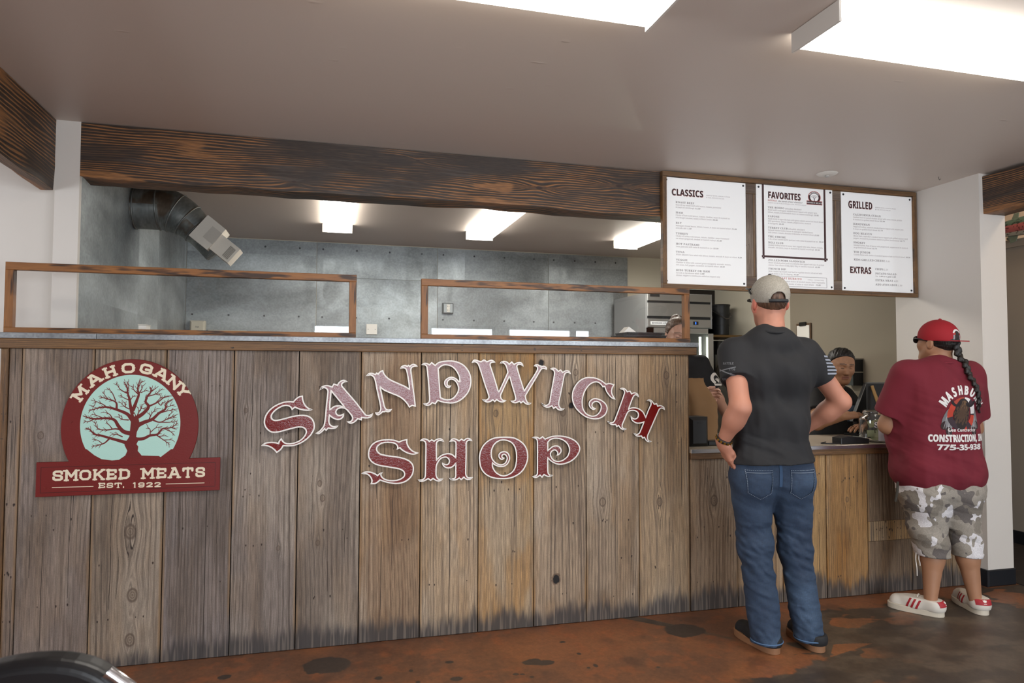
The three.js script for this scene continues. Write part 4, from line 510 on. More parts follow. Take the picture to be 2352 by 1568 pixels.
    c.strokeStyle = '#3f0d0b'; c.lineWidth = 5 * unit; c.beginPath(); [[370, 1150], [1938, 1103], [1936, 1318], [362, 1380]].forEach((p, i) => i ? c.lineTo(...q(...p)) : c.moveTo(...q(...p))); c.closePath(); c.stroke();
  });
  const g = thing('shop_sign', 'round red sign with a bare tree on pale green and a name plaque', 'sign', V((X0 + X1) / 2, Y0, SZ - 0.008));
  const geo = new THREE.ExtrudeGeometry(sh, { depth: 0.011, bevelEnabled: true, bevelThickness: 0.0015, bevelSize: 0.0015, bevelSegments: 1, curveSegments: 64 }).translate(0, 0, SZ - 0.0125); planarUV(geo, U0, U1, V0, V1);
  part(g, 'board', geo, new THREE.MeshPhysicalMaterial({ map, roughness: 0.42, bumpMap: paintBump, bumpScale: 0.0006 }));
  for (const [x, y] of [[405, 1335], [1890, 1290], [1712, 690], [640, 740]]) { const w = zp(x, y); part(g, 'screw', new THREE.CylinderGeometry(0.004, 0.005, 0.002, 10).rotateX(Math.PI / 2).translate(w.x, w.y, SZ + 0.0005), std(0x6e201c, 0.4)); }
}
// ---------------------------------------------------------------- smooth bodies: tapered bones joined with a smooth minimum and meshed on a grid
const smin = (a, b, k) => { const h = Math.max(k - Math.abs(a - b), 0) / k; return Math.min(a, b) - h * h * k * 0.25; };
const smax = (a, b, k) => -smin(-a, -b, k);
function bone(a, b, r1, r2 = r1, k = 0.03, fz = 1) {   // fz flattens the bone front to back
  const ax = a.x, ay = a.y, az = a.z, dx = b.x - ax, dy = b.y - ay, dz = (b.z - az) / fz, L = dx * dx + dy * dy + dz * dz || 1e-9, m = Math.min(1, fz);
  const f = (x, y, z) => { const px = x - ax, py = y - ay, pz = (z - az) / fz; let t = (px * dx + py * dy + pz * dz) / L; t = t < 0 ? 0 : t > 1 ? 1 : t; const qx = px - dx * t, qy = py - dy * t, qz = pz - dz * t; return (Math.sqrt(qx * qx + qy * qy + qz * qz) - (r1 + (r2 - r1) * t)) * m; };
  f.k = k; return f;
}
function ell(c, r, k = 0.02) { const m = Math.min(r.x, r.y, r.z); const f = (x, y, z) => { const X = (x - c.x) / r.x, Y = (y - c.y) / r.y, Z = (z - c.z) / r.z, q = Math.sqrt(X * X + Y * Y + Z * Z); const gx = X / r.x, gy = Y / r.y, gz = Z / r.z, g = Math.sqrt(gx * gx + gy * gy + gz * gz); return g < 1e-6 ? -m : q * (q - 1) / g; }; f.k = k; return f; }
const union = (fs, k0) => { const f = (x, y, z) => { let d = fs[0](x, y, z); for (let i = 1; i < fs.length; i++) d = smin(d, fs[i](x, y, z), k0 || fs[i].k || 0.02); return d; }; f.k = 0.02; return f; };
const cutBy = (f, p, n, k = 0.006) => { const g = (x, y, z) => smax(f(x, y, z), (x - p.x) * n.x + (y - p.y) * n.y + (z - p.z) * n.z, k); g.k = f.k || 0.03; return g; };   // keeps the side against n
function turned(f, c, M) { const e = new THREE.Matrix4().copy(M).invert().elements; return (x, y, z) => { x -= c.x; y -= c.y; z -= c.z; return f(e[0] * x + e[4] * y + e[8] * z, e[1] * x + e[5] * y + e[9] * z, e[2] * x + e[6] * y + e[10] * z); }; }
function meshField(f, lo, hi, cell, color) {
  const nx = Math.ceil((hi.x - lo.x) / cell) + 2, ny = Math.ceil((hi.y - lo.y) / cell) + 2, nz = Math.ceil((hi.z - lo.z) / cell) + 2, D = new Float32Array(nx * ny * nz).fill(9), B = 8, half = B * cell * 0.5, reach = half * 1.75 * 1.25 + cell;
  const id = (i, j, k) => (k * ny + j) * nx + i;
  for (let k = 0; k < nz; k += B) for (let j = 0; j < ny; j += B) for (let i = 0; i < nx; i += B) {
    const d = f(lo.x + i * cell + half, lo.y + j * cell + half, lo.z + k * cell + half), far = Math.abs(d) > reach;
    for (let c = k; c < Math.min(k + B, nz); c++) for (let b = j; b < Math.min(j + B, ny); b++) for (let a = i; a < Math.min(i + B, nx); a++) D[id(a, b, c)] = far ? d : f(lo.x + a * cell, lo.y + b * cell, lo.z + c * cell);
  }
  const vid = new Int32Array(nx * ny * nz).fill(-1), pos = [], idx = [];
  for (let k = 0; k < nz - 1; k++) for (let j = 0; j < ny - 1; j++) for (let i = 0; i < nx - 1; i++) {
    let n = 0, sx = 0, sy = 0, sz = 0; const v = [D[id(i, j, k)], D[id(i + 1, j, k)], D[id(i, j + 1, k)], D[id(i + 1, j + 1, k)], D[id(i, j, k + 1)], D[id(i + 1, j, k + 1)], D[id(i, j + 1, k + 1)], D[id(i + 1, j + 1, k + 1)]];
    let neg = 0; for (let q = 0; q < 8; q++) if (v[q] < 0) neg++; if (neg === 0 || neg === 8) continue;
    for (const [a, b] of [[0, 1], [2, 3], [4, 5], [6, 7], [0, 2], [1, 3], [4, 6], [5, 7], [0, 4], [1, 5], [2, 6], [3, 7]]) if (v[a] < 0 !== v[b] < 0) { const t = v[a] / (v[a] - v[b]); sx += (a & 1) + ((b & 1) - (a & 1)) * t; sy += ((a >> 1) & 1) + (((b >> 1) & 1) - ((a >> 1) & 1)) * t; sz += (a >> 2) + ((b >> 2) - (a >> 2)) * t; n++; }
    vid[id(i, j, k)] = pos.length / 3; pos.push(lo.x + (i + sx / n) * cell, lo.y + (j + sy / n) * cell, lo.z + (k + sz / n) * cell);
  }
  const quad = (a, b, c, d, flip) => { if (a < 0 || b < 0 || c < 0 || d < 0) return; if (flip) idx.push(a, c, b, a, d, c); else idx.push(a, b, c, a, c, d); };
  for (let k = 1; k < nz - 1; k++) for (let j = 1; j < ny - 1; j++) for (let i = 1; i < nx - 1; i++) {
    const s = D[id(i, j, k)] < 0;
    if (s !== D[id(i + 1, j, k)] < 0) quad(vid[id(i, j - 1, k - 1)], vid[id(i, j, k - 1)], vid[id(i, j, k)], vid[id(i, j - 1, k)], !s);
    if (s !== D[id(i, j + 1, k)] < 0) quad(vid[id(i - 1, j, k - 1)], vid[id(i - 1, j, k)], vid[id(i, j, k)], vid[id(i, j, k - 1)], !s);
    if (s !== D[id(i, j, k + 1)] < 0) quad(vid[id(i - 1, j - 1, k)], vid[id(i, j - 1, k)], vid[id(i, j, k)], vid[id(i - 1, j, k)], !s);
  }
  const nor = new Float32Array(pos.length), uv = new Float32Array(pos.length / 3 * 2), e = cell * 0.6, col = color ? new Float32Array(pos.length) : null;
  for (let i = 0; i < pos.length; i += 3) {
    const x = pos[i], y = pos[i + 1], z = pos[i + 2]; let gx = f(x + e, y, z) - f(x - e, y, z), gy = f(x, y + e, z) - f(x, y - e, z), gz = f(x, y, z + e) - f(x, y, z - e); const l = Math.hypot(gx, gy, gz) || 1;
    nor[i] = gx / l; nor[i + 1] = gy / l; nor[i + 2] = gz / l; uv[i / 3 * 2] = 0.5 + x + z * 0.8; uv[i / 3 * 2 + 1] = y;
    if (col) { const c = color(x, y, z); col[i] = c[0]; col[i + 1] = c[1]; col[i + 2] = c[2]; }
  }
  const g = new THREE.BufferGeometry(); g.setAttribute('position', new THREE.Float32BufferAttribute(pos, 3)); g.setAttribute('normal', new THREE.BufferAttribute(nor, 3)); g.setAttribute('uv', new THREE.BufferAttribute(uv, 2)); if (col) g.setAttribute('color', new THREE.BufferAttribute(col, 3)); g.setIndex(idx); return g;
}
function joinBody(gs) { return mergeGeometries(gs); }
const lin = h => { const c = new THREE.Color(h); return [c.r, c.g, c.b]; };
// print laid on cloth: a grid pushed along dir until it meets the surface
function printOn(f, o, dir, U, Vv, w, h, nx, ny, lift = 0.0016) {
  const pos = [], uv = [], idx = []; dir = dir.clone().normalize();
  for (let j = 0; j <= ny; j++) for (let i = 0; i <= nx; i++) {
    const p = o.clone().addScaledVector(U, (i / nx - 0.5) * w).addScaledVector(Vv, (j / ny - 0.5) * h); let t = 0; for (let s = 0; s < 60; s++) { const d = f(p.x + dir.x * t, p.y + dir.y * t, p.z + dir.z * t) - lift; if (d < 0.0003) break; t += d * 0.85; if (t > 0.6) break; }
    p.addScaledVector(dir, Math.min(t, 0.5)); pos.push(p.x, p.y, p.z); uv.push(i / nx, j / ny);
  }
  for (let j = 0; j < ny; j++) for (let i = 0; i < nx; i++) { const a = j * (nx + 1) + i, b = a + 1, c = a + nx + 1, d = c + 1; idx.push(a, b, d, a, d, c); }
  const g = new THREE.BufferGeometry(); g.setAttribute('position', new THREE.Float32BufferAttribute(pos, 3)); g.setAttribute('uv', new THREE.Float32BufferAttribute(uv, 2)); g.setIndex(idx); g.computeVertexNormals(); return g;
}
function printMat(w, h, draw, rough = 0.8) { const map = canvasTex(w, h, draw); return new THREE.MeshStandardMaterial({ map, transparent: true, alphaTest: 0.3, roughness: rough, side: THREE.DoubleSide }); }
function addLocal(g, name, geo, mat, label) { const m = new THREE.Mesh(geo, mat); m.name = name; g.add(m); if (label) m.userData.label = label; return m; }

// head in its own frame: face towards -z, crown up, origin between the ears
function headField(o = {}) {
  const S = o.wide || 1, p = [ell(V(0, 0.035, 0.014), V(0.076 * S, 0.086, 0.096), 0.02), ell(V(0, -0.025, -0.03), V(0.064 * S, 0.083, 0.064), 0.05), bone(V(-0.02, -0.094, -0.058), V(0.02, -0.094, -0.058), 0.021, 0.021, 0.04)];
  for (const s of [-1, 1]) { p.push(bone(V(s * 0.054 * S, -0.045, 0.0), V(s * 0.018, -0.098, -0.052), 0.021, 0.02, 0.035), ell(V(s * 0.038, -0.022, -0.064), V(0.024, 0.02, 0.022), 0.03), bone(V(s * 0.008, 0.031, -0.086), V(s * 0.046, 0.03, -0.068), 0.009, 0.008, 0.018)); }
  p.push(bone(V(0, 0.018, -0.088), V(0, -0.028, -0.104), 0.0085, 0.0125, 0.016), bone(V(-0.011, -0.033, -0.094), V(0.011, -0.033, -0.094), 0.008, 0.008, 0.008), bone(V(-0.017, -0.058, -0.084), V(0.017, -0.058, -0.084), 0.0075, 0.0075, 0.012), bone(V(-0.015, -0.069, -0.083), V(0.015, -0.069, -0.083), 0.008, 0.008, 0.01));
  p.push(bone(V(0, -0.05, 0.022), V(0, -0.2, 0.045), o.neck || 0.056, (o.neck || 0.056) * 1.08, 0.03));
  const u = union(p), sock = [-1, 1].map(s => ell(V(s * 0.031, 0.012, -0.098), V(0.018, 0.0105, 0.016))), lid = [-1, 1].map(s => ell(V(s * 0.031, 0.011, -0.075), V(0.0125, 0.0105, 0.0125))), mouth = bone(V(-0.02, -0.0635, -0.094), V(0.02, -0.0635, -0.094), 0.0018, 0.0018);
  const ear = [-1, 1].map(s => { const e = ell(V(s * 0.081 * S, -0.004, 0.016), V(0.011, 0.031, 0.02)), h = ell(V(s * 0.094 * S, -0.002, 0.01), V(0.008, 0.02, 0.012)), st = ell(V(s * 0.073 * S, -0.004, 0.012), V(0.014, 0.02, 0.012)); return (x, y, z) => smin(smax(e(x, y, z), -h(x, y, z), 0.006), st(x, y, z), 0.008); });
  return (x, y, z) => { let d = u(x, y, z); for (const q of sock) d = smax(d, -q(x, y, z), 0.012); for (const q of lid) d = smin(d, q(x, y, z), 0.004); d = smax(d, -mouth(x, y, z), 0.004); for (const q of ear) d = smin(d, q(x, y, z), 0.008); return d; };
}
function headColor(skin, lip0, brow0) { const lip = mix3(skin, lip0, 0.7), brow = brow0 && mix3(skin, brow0, 0.75); return (x, y, z) => { let c = skin; const n = 0.9 + 0.2 * vn(x * 60 + z * 40, y * 60, 11); if (z < -0.07 && Math.abs(y + 0.063) < 0.011 && Math.abs(x) < 0.026) c = lip; if (brow && z < -0.055 && Math.abs(y - 0.037 + 7 * (Math.abs(x) - 0.028) ** 2) < 0.0035 && Math.abs(Math.abs(x) - 0.031) < 0.021) c = brow; if (brow && z < -0.06 && Math.abs(y - 0.004) < 0.003 && Math.abs(Math.abs(x) - 0.031) < 0.012) c = brow; return [c[0] * n, c[1] * n, c[2] * n]; }; }
const rotM = (yawA, pitchA = 0, rollA = 0) => new THREE.Matrix4().makeRotationFromEuler(new THREE.Euler(pitchA, yawA, rollA, 'YXZ'));
// a hand from wrist W pointing along d with palm facing n; curl in radians per joint; side +1 puts the thumb towards d x n
function hand(Wp, d, n, curl = 0.35, side = 1, sc = 1, thumbOut = 0.7) {
  d = d.clone().normalize(); n = n.clone().addScaledVector(d, -n.dot(d)).normalize(); const s = d.clone().cross(n).multiplyScalar(side), at = (a, b, c) => Wp.clone().addScaledVector(d, a * sc).addScaledVector(s, b * sc).addScaledVector(n, c * sc), P = [];
  const lens = [[0.045, 0.026, 0.021], [0.05, 0.03, 0.023], [0.046, 0.028, 0.022], [0.036, 0.021, 0.019]], bx_ = [0.03, 0.01, -0.01, -0.028], by_ = [0.088, 0.092, 0.088, 0.08];
  for (let i = 0; i < 4; i++) { P.push(bone(at(0.0, bx_[i] * 0.55, 0), at(by_[i], bx_[i], 0), 0.0165 * sc, 0.0115 * sc, 0.022 * sc));
    let p = at(by_[i], bx_[i], 0), a = curl * (0.7 + 0.1 * i), r = 0.0098 * sc, spread = (1.5 - i) * 0.05; for (let k = 0; k < 3; k++) { const v = d.clone().multiplyScalar(Math.cos(a)).addScaledVector(n, Math.sin(a)).addScaledVector(s, spread).normalize(), q = p.clone().addScaledVector(v, lens[i][k] * sc); P.push(bone(p, q, r, r * 0.9, 0.005 * sc)); p = q; r *= 0.9; a += curl * 1.1; } }
  let p = at(0.02, 0.026, 0.006); for (const [l, t, r] of [[0.042, thumbOut, 0.0145], [0.032, thumbOut * 0.55, 0.0115], [0.025, thumbOut * 0.3, 0.0098]]) { const v = d.clone().multiplyScalar(Math.cos(t)).addScaledVector(s, Math.sin(t)).addScaledVector(n, 0.28).normalize(), q = p.clone().addScaledVector(v, l * sc); P.push(bone(p, q, r * sc, r * 0.88 * sc, 0.012 * sc)); p = q; }
  P.push(bone(at(-0.012, 0, 0), at(0.02, 0, 0), 0.0225 * sc, 0.021 * sc, 0.03 * sc)); const f = union(P); f.at = at; return f;
}
const around = (c, r) => [V(c.x - r, c.y - r, c.z - r), V(c.x + r, c.y + r, c.z + r)];
// shoe with heel and toe on the floor; returns upper and sole geometries in the scene's frame
function shoeGeo(heel, toe, wid, lift, high) {
  const d = toe.clone().sub(heel), L = d.length(); d.normalize(); const ang = Math.atan2(-d.x, -d.z), sh = new THREE.Shape(), w = wid / 2;
  sh.moveTo(0, -0.0); sh.bezierCurveTo(w * 0.95, 0, w * 0.8, L * 0.3, w * 0.85, L * 0.45); sh.bezierCurveTo(w * 1.05, L * 0.65, w * 1.15, L, 0, L); sh.bezierCurveTo(-w * 1.1, L, -w * 1.1, L * 0.65, -w * 0.88, L * 0.45); sh.bezierCurveTo(-w * 0.8, L * 0.3, -w * 0.95, 0, 0, 0);
  const sole = new THREE.ExtrudeGeometry(sh, { depth: lift - 0.006, bevelEnabled: true, bevelThickness: 0.003, bevelSize: 0.003, bevelSegments: 2, curveSegments: 16 }).rotateX(-Math.PI / 2).translate(0, 0.003, 0);
  const u = union([bone(V(0, lift + 0.022, -0.045), V(0, lift + 0.02, -L * 0.45), w * 0.86, w * 0.84, 0.04), bone(V(0, lift + 0.012, -L * 0.5), V(0, lift + 0.004, -L + w * 0.95), w * 0.88, w * 0.82, 0.05), bone(V(0, lift + 0.02, -0.04), V(0, lift + high, -0.052), w * 0.82, w * 0.74, 0.04), bone(V(0, lift + high * 0.9, -0.06), V(0, lift + 0.035, -L * 0.6), w * 0.55, w * 0.5, 0.04)]);
  const f = (x, y, z) => smax(smax(u(x, y, z), lift - 0.004 - y, 0.004), y - (lift + high + 0.004), 0.008); const up = meshField(f, V(-wid, 0, -L - 0.03), V(wid, lift + high + 0.06, 0.06), 0.005);
  const M = new THREE.Matrix4().makeRotationY(ang).setPosition(heel.x, 0, heel.z); sole.applyMatrix4(M); up.applyMatrix4(M); return { sole, up, f, M };
}
const hairTex = dataTex(256, 256, (u, v) => { const k = 255 * (0.55 + 0.45 * vn(u * 120 + 3 * vn(u * 9, v * 9, 5), v * 14, 191)); return [k, k, k]; }, true, THREE.RepeatWrapping); hairTex.repeat.set(3, 3);
const hairMat = (c) => std(c, 0.5, { map: hairTex, bumpMap: hairTex, bumpScale: 0.0025 });
// ---------------------------------------------------------------- people
function person(label, base, az) { const g = thing('person', label, 'person', base); g.rotation.y = -az * D2R; g.updateWorldMatrix(true, false); const inv = g.matrixWorld.clone().invert(); g.L = (x, y, z) => V(x, y, z).applyMatrix4(inv); g.D = (x, y, z) => V(x, y, z).transformDirection(inv); return g; }
const skinMat = new THREE.MeshPhysicalMaterial({ vertexColors: true, roughness: 0.55, sheen: 0.2 });
function skinTone(h) { const c = lin(h); return (x, y, z) => { const n = 0.92 + 0.16 * fbm(x * 14 + z * 9, y * 14, 21, 2); return [c[0] * n, c[1] * n * 0.99, c[2] * n * 0.98]; }; }
const foldA = (x, y, z, s, a) => a * (fbm(x * 8 + z * 5 + 7, y * 2.1 + x * 2, s, 3) - 0.5) + a * 0.5 * (vn((x - z) * 13 + y * 9, y * 5 - x * 4, s + 9) - 0.5);
const foldB = (x, y, z, s, a) => a * (fbm(y * 17 + (x + z) * 5, (x - z) * 5 + 3, s, 3) - 0.5);
const boxOf = (g, lo, hi) => [V(...lo), V(...hi)];

// ---- man in black tee and blue jeans
{
  const P = person('man in black T-shirt, blue jeans and light grey cap with hands in pockets', V(2.165, 0, 0.58), 12), { L, D } = P;
  const shL = V(-0.185, 1.45, 0.0), shR = V(0.185, 1.45, 0.0), elL = L(1.932, 1.185, 0.68), wrL = L(1.9, 1.015, 0.575), elR = L(2.562, 1.205, 0.61), wrR = L(2.45, 1.055, 0.46);
  const knL = L(2.088, 0.5, 0.555), anL = L(2.115, 0.03, 0.605), knR = L(2.305, 0.47, 0.575), anR = L(2.34, 0.03, 0.63), hc = L(2.183, 1.705, 0.56), HM = rotM(-0.03, 0.04, 0.0);
  const tone = skinTone(0xb27a64), headF = turned(headField({ neck: 0.06, wide: 1.02 }), hc, HM), hL = hand(wrL, D(0.4, -0.88, -0.2), D(0.9, 0.3, 0.1), 0.25, 1, 1.03, 0.05), hR = hand(wrR, D(-0.35, -0.75, -0.5), D(-0.8, 0, 0.3), 0.3, 1, 1.03, 0.4);
  const arms = union([bone(shL, elL, 0.055, 0.047, 0.03), bone(elL, elL.clone().lerp(wrL, 0.35), 0.046, 0.049, 0.03), bone(elL.clone().lerp(wrL, 0.3), wrL, 0.048, 0.029, 0.03), bone(shR, elR, 0.055, 0.046, 0.03), bone(elR, elR.clone().lerp(wrR, 0.35), 0.045, 0.05, 0.03), bone(elR.clone().lerp(wrR, 0.3), wrR, 0.049, 0.03, 0.03), bone(V(-0.15, 1.42, 0), V(0.15, 1.42, 0), 0.045, 0.045, 0.02), bone(V(0, 1.4, 0), V(0, 0.92, 0), 0.06, 0.06, 0.02), bone(V(0, 1.4, 0), V(0, 1.55, 0.015), 0.045, 0.045, 0.02), bone(V(-0.09, 0.88, 0), knL, 0.07, 0.05, 0.04), bone(knL, anL.clone().setY(0.09), 0.05, 0.04, 0.03), bone(V(0.09, 0.88, 0), knR, 0.07, 0.05, 0.04), bone(knR, anR.clone().setY(0.09), 0.05, 0.04, 0.03)]);
  const hcol = headColor(lin(0xb27a64), lin(0xa05a50), lin(0x6a4a34)), HMi = HM.clone().invert();
  addLocal(P, 'body', joinBody([meshField(arms, V(-0.5, 0.05, -0.35), V(0.55, 1.7, 0.3), 0.009, tone), meshField(hL, ...around(wrL.clone().add(V(0, -0.07, 0)), 0.16), 0.004, tone), meshField(hR, ...around(wrR.clone().add(V(0, -0.06, 0)), 0.16), 0.0045, tone), meshField(headF, V(hc.x - 0.12, hc.y - 0.19, hc.z - 0.14), V(hc.x + 0.12, hc.y + 0.15, hc.z + 0.14), 0.0042, (x, y, z) => { const q = V(x - hc.x, y - hc.y, z - hc.z).applyMatrix4(HMi); const c = hcol(q.x, q.y, q.z); return Math.abs(q.x) > 0.074 && q.y > -0.05 ? [c[0] * 1.1, c[1] * 0.72, c[2] * 0.72] : c; })]), skinMat);
  // T-shirt
  const sEL = shL.clone().lerp(elL, 0.5), sER = shR.clone().lerp(elR, 0.5), dL = elL.clone().sub(shL).normalize(), dR = elR.clone().sub(shR).normalize();
  const torso = union([bone(V(-0.085, 1.33, -0.005), V(0.085, 1.33, -0.005), 0.13, 0.13, 0.05, 0.92), bone(V(-0.07, 1.12, 0), V(0.07, 1.12, 0), 0.132, 0.132, 0.1, 0.98), bone(V(-0.075, 0.86, 0.015), V(0.075, 0.86, 0.015), 0.142, 0.142, 0.14, 1.1), bone(V(-0.16, 1.455, 0), V(-0.03, 1.535, 0.012), 0.066, 0.058, 0.06), bone(V(0.16, 1.455, 0), V(0.03, 1.535, 0.012), 0.066, 0.058, 0.06), bone(V(-0.07, 1.36, 0.035), V(0.07, 1.36, 0.035), 0.1, 0.1, 0.08), bone(V(-0.045, 1.5, 0.045), V(0.045, 1.5, 0.045), 0.068, 0.068, 0.05)]);
  const shirtRaw = union([(x, y, z) => smax(torso(x, y, z) + (y < 1.08 ? foldB(x, y, z, 43, 0.016 * sstep(1.08, 1.0, y)) : 0) + foldA(x, y, z, 41, 0.03), (0.912 + 0.03 * x - y), 0.006), cutBy(bone(shL, shL.clone().lerp(elL, 0.75), 0.078, 0.074), sEL, dL), cutBy(bone(shR, shR.clone().lerp(elR, 0.75), 0.078, 0.074), sER, dR)], 0.035);
  const shirt = (x, y, z) => shirtRaw(x, y, z) + 0.004 * (fbm(x * 16 + z * 9, y * 12, 45, 2) - 0.5);
  const black = std(0x1a1a1d, 0.85, { bumpMap: plasterBump, bumpScale: 0.0008 });
  const sh = addLocal(P, 'shirt', meshField(shirt, V(-0.42, 0.88, -0.25), V(0.46, 1.62, 0.28), 0.0075), black, 'black short-sleeved T-shirt');
  const gPrint = (w, h, fn) => printMat(w, h, fn);
  addLocal(sh, 'print', printOn(shirt, shL.clone().lerp(elL, 0.34).add(V(-0.12, 0.0, 0.12)), V(0.62, 0, -0.78), V(0.78, 0, 0.62), V(0, 1, 0), 0.105, 0.1, 14, 12), gPrint(256, 240, (c, w, h) => { c.clearRect(0, 0, w, h); c.fillStyle = c.strokeStyle = '#6c6e72'; c.font = 'bold 34px serif'; c.textAlign = 'center'; c.fillText('BATTLE', w / 2 + 10, 40); c.fillText('1776', w - 60, 110); c.fillText('DEFEND', w / 2 + 10, 226); c.lineWidth = 11; c.beginPath(); c.moveTo(20, 120); c.lineTo(236, 70); c.moveTo(20, 100); c.lineTo(180, 150); c.stroke(); c.lineWidth = 26; c.beginPath(); c.moveTo(180, 150); c.lineTo(230, 178); c.stroke(); }), 'faded grey sleeve print with crossed rifles');
  addLocal(sh, 'print', printOn(shirt, shR.clone().lerp(elR, 0.3).add(V(0.1, 0.02, 0.14)), V(-0.5, -0.05, -0.85), V(0.85, 0, -0.5), V(-0.18, 0.98, 0), 0.085, 0.11, 12, 14), gPrint(192, 256, (c, w, h) => { c.clearRect(0, 0, w, h); c.fillStyle = '#878c98'; for (let i = 0; i < 6; i++) c.fillRect(6, 12 + i * 41, w - 12, 21); }), 'grey striped flag print on the sleeve');
  addLocal(sh, 'collar', new THREE.TorusGeometry(0.067, 0.0075, 8, 36).scale(1, 1.08, 1).rotateX(Math.PI / 2 + 0.22).translate(0.0, 1.566, 0.03), black);
  // jeans
  const jr = union([bone(V(-0.085, 0.93, 0.0), V(0.085, 0.93, 0.0), 0.108, 0.108, 0.05, 0.95), ell(V(-0.09, 0.84, 0.045), V(0.105, 0.11, 0.095), 0.06), ell(V(0.09, 0.84, 0.045), V(0.105, 0.11, 0.095), 0.06), bone(V(-0.1, 0.83, 0.0), knL, 0.104, 0.082, 0.05), bone(knL, anL, 0.08, 0.074, 0.04), bone(V(0.1, 0.83, 0.0), knR, 0.104, 0.08, 0.05), bone(knR, anR, 0.078, 0.072, 0.04)]);
  const jeans = (x, y, z) => smax(smax(jr(x, y, z) + foldB(x, y, z, 51, y < 0.6 ? 0.02 : 0.011) + 0.006 * (vn(x * 30 + z * 20, y * 44 + x * 20, 53) - 0.5) * (y < 0.22 || Math.abs(y - 0.48) < 0.14 ? 1.6 : 0.5), 0.038 - y, 0.004), y - 0.965, 0.01);
  const denim = dataTex(768, 1024, (u, v) => { const x = (u - 0.5), y = v; const w = vn(u * 700, v * 120, 61) * 0.5 + vn(u * 120, v * 900, 63) * 0.5, b = fbm(u * 9, v * 7, 65, 4), wear = sstep(0.42, 0.7, fbm(u * 5, v * 4, 67, 3)); let c = mix3([40, 56, 78], [66, 86, 110], wear * 0.7); c = mix3(c, [32, 46, 68], 0.5 * sstep(0.5, 0.3, b)); const k = 0.86 + 0.28 * w; return [c[0] * k, c[1] * k, c[2] * k]; }, true, THREE.RepeatWrapping);
  const denimMat = std(0xffffff, 0.8, { map: denim, bumpMap: denim, bumpScale: 0.0008 });
  const je = addLocal(P, 'jeans', meshField(jeans, V(-0.26, 0.02, -0.24), V(0.28, 1.02, 0.28), 0.0075), denimMat, 'blue denim jeans');
  const pocket = (seed) => printMat(256, 288, (c, w, h) => { c.clearRect(0, 0, w, h); c.beginPath(); c.moveTo(8, 8); c.lineTo(w - 8, 8); c.lineTo(w - 22, h * 0.76); c.lineTo(w / 2, h - 10); c.lineTo(22, h * 0.76); c.closePath(); c.lineWidth = 9; c.strokeStyle = '#22344a'; c.stroke(); c.setLineDash([9, 6]); c.lineWidth = 4; c.strokeStyle = '#8a93a0'; c.stroke(); c.setLineDash([]); c.strokeStyle = '#8a93a0'; c.lineWidth = 3; c.beginPath(); c.moveTo(12, 30); c.lineTo(w - 12, 30); c.stroke(); }, 0.8);
  for (const s of [-1, 1]) addLocal(je, 'pocket', printOn(jeans, V(s * 0.105, 0.815, 0.3), V(0, 0, -1), V(1, 0, 0), V(s * 0.05, 1, 0), 0.135, 0.15, 14, 16, 0.003), pocket(s), 'stitched back pocket');
  addLocal(je, 'seam', printOn(jeans, V(0, 0.86, 0.3), V(0, 0, -1), V(1, 0, 0), V(0, 1, 0), 0.014, 0.11, 3, 14, 0.002), std(0x2f4866, 0.8, { side: THREE.DoubleSide }));
  for (const [a, k] of [[anL, 1], [anR, 2]]) addLocal(je, 'hem', new THREE.TorusGeometry(0.074, 0.0035, 6, 32).rotateX(Math.PI / 2).translate(a.x, 0.052, a.z), std(0x4d6a8c, 0.8), 'stitched hem');
  // shoes
  const upperM = std(0x17171a, 0.75), gum = std(0x8a6244, 0.6);
  for (const [h_, t_] of [[V(2.128, 0, 0.665), V(2.116, 0, 0.355)], [V(2.348, 0, 0.70), V(2.40, 0, 0.41)]]) { const q = shoeGeo(h_, t_, 0.105, 0.034, 0.042), s = part(P, 'shoe', q.up, upperM, 'black slip-on shoe'); part(s, 'sole', q.sole, gum, 'gum rubber sole'); }
  // hair, cap
  const hx = ell(V(0, 0.03, 0.017), V(0.081, 0.093, 0.1)), hairF = turned((x, y, z) => smax(smax(hx(x, y, z) + 0.003 * (vn(x * 160, y * 50 + z * 30, 71) - 0.5), -(y + 0.05 + 0.5 * Math.max(0, -z)), 0.012), -(z + 0.015), 0.01), hc, HM);
  addLocal(P, 'hair', meshField(hairF, V(hc.x - 0.1, hc.y - 0.09, hc.z - 0.12), V(hc.x + 0.1, hc.y + 0.14, hc.z + 0.14), 0.0045), hairMat(0x6b4c38), 'short brown hair');
  const o_ = ell(V(0, 0.042, 0.009), V(0.0915, 0.1, 0.119)), i_ = ell(V(0, 0.042, 0.009), V(0.085, 0.0935, 0.1125)), arch = bone(V(0, 0.012, 0.07), V(0, 0.012, 0.16), 0.037, 0.037), capF = turned((x, y, z) => smax(smax(smax(o_(x, y, z), -i_(x, y, z), 0.002), 0.004 - 0.09 * z - y, 0.003), -arch(x, y, z), 0.003), hc, HM);
  const capTex = dataTex(256, 256, (u, v) => { const k = 150 + 22 * (vn(u * 90, v * 90, 75) - 0.5) + 22 * (vn(u * 200, v * 30, 77) - 0.5); return [k, k * 0.965, k * 0.9]; }, true, THREE.RepeatWrapping); capTex.repeat.set(4, 4);
  const cap = addLocal(P, 'cap', meshField(capF, V(hc.x - 0.12, hc.y - 0.04, hc.z - 0.14), V(hc.x + 0.12, hc.y + 0.17, hc.z + 0.15), 0.0034), std(0xffffff, 0.85, { map: capTex }), 'light grey cap with black trim'), capBlack = std(0x1b1c1f, 0.6), HW = new THREE.Matrix4().copy(HM).setPosition(hc);
  addLocal(cap, 'strap', tube([-0.045, -0.025, 0, 0.025, 0.045].map(x => V(x, 0.006, Math.sqrt(0.115 ** 2 - x * x * 1.4) + 0.009)), 0.009, 24, 8).applyMatrix4(HW), capBlack);
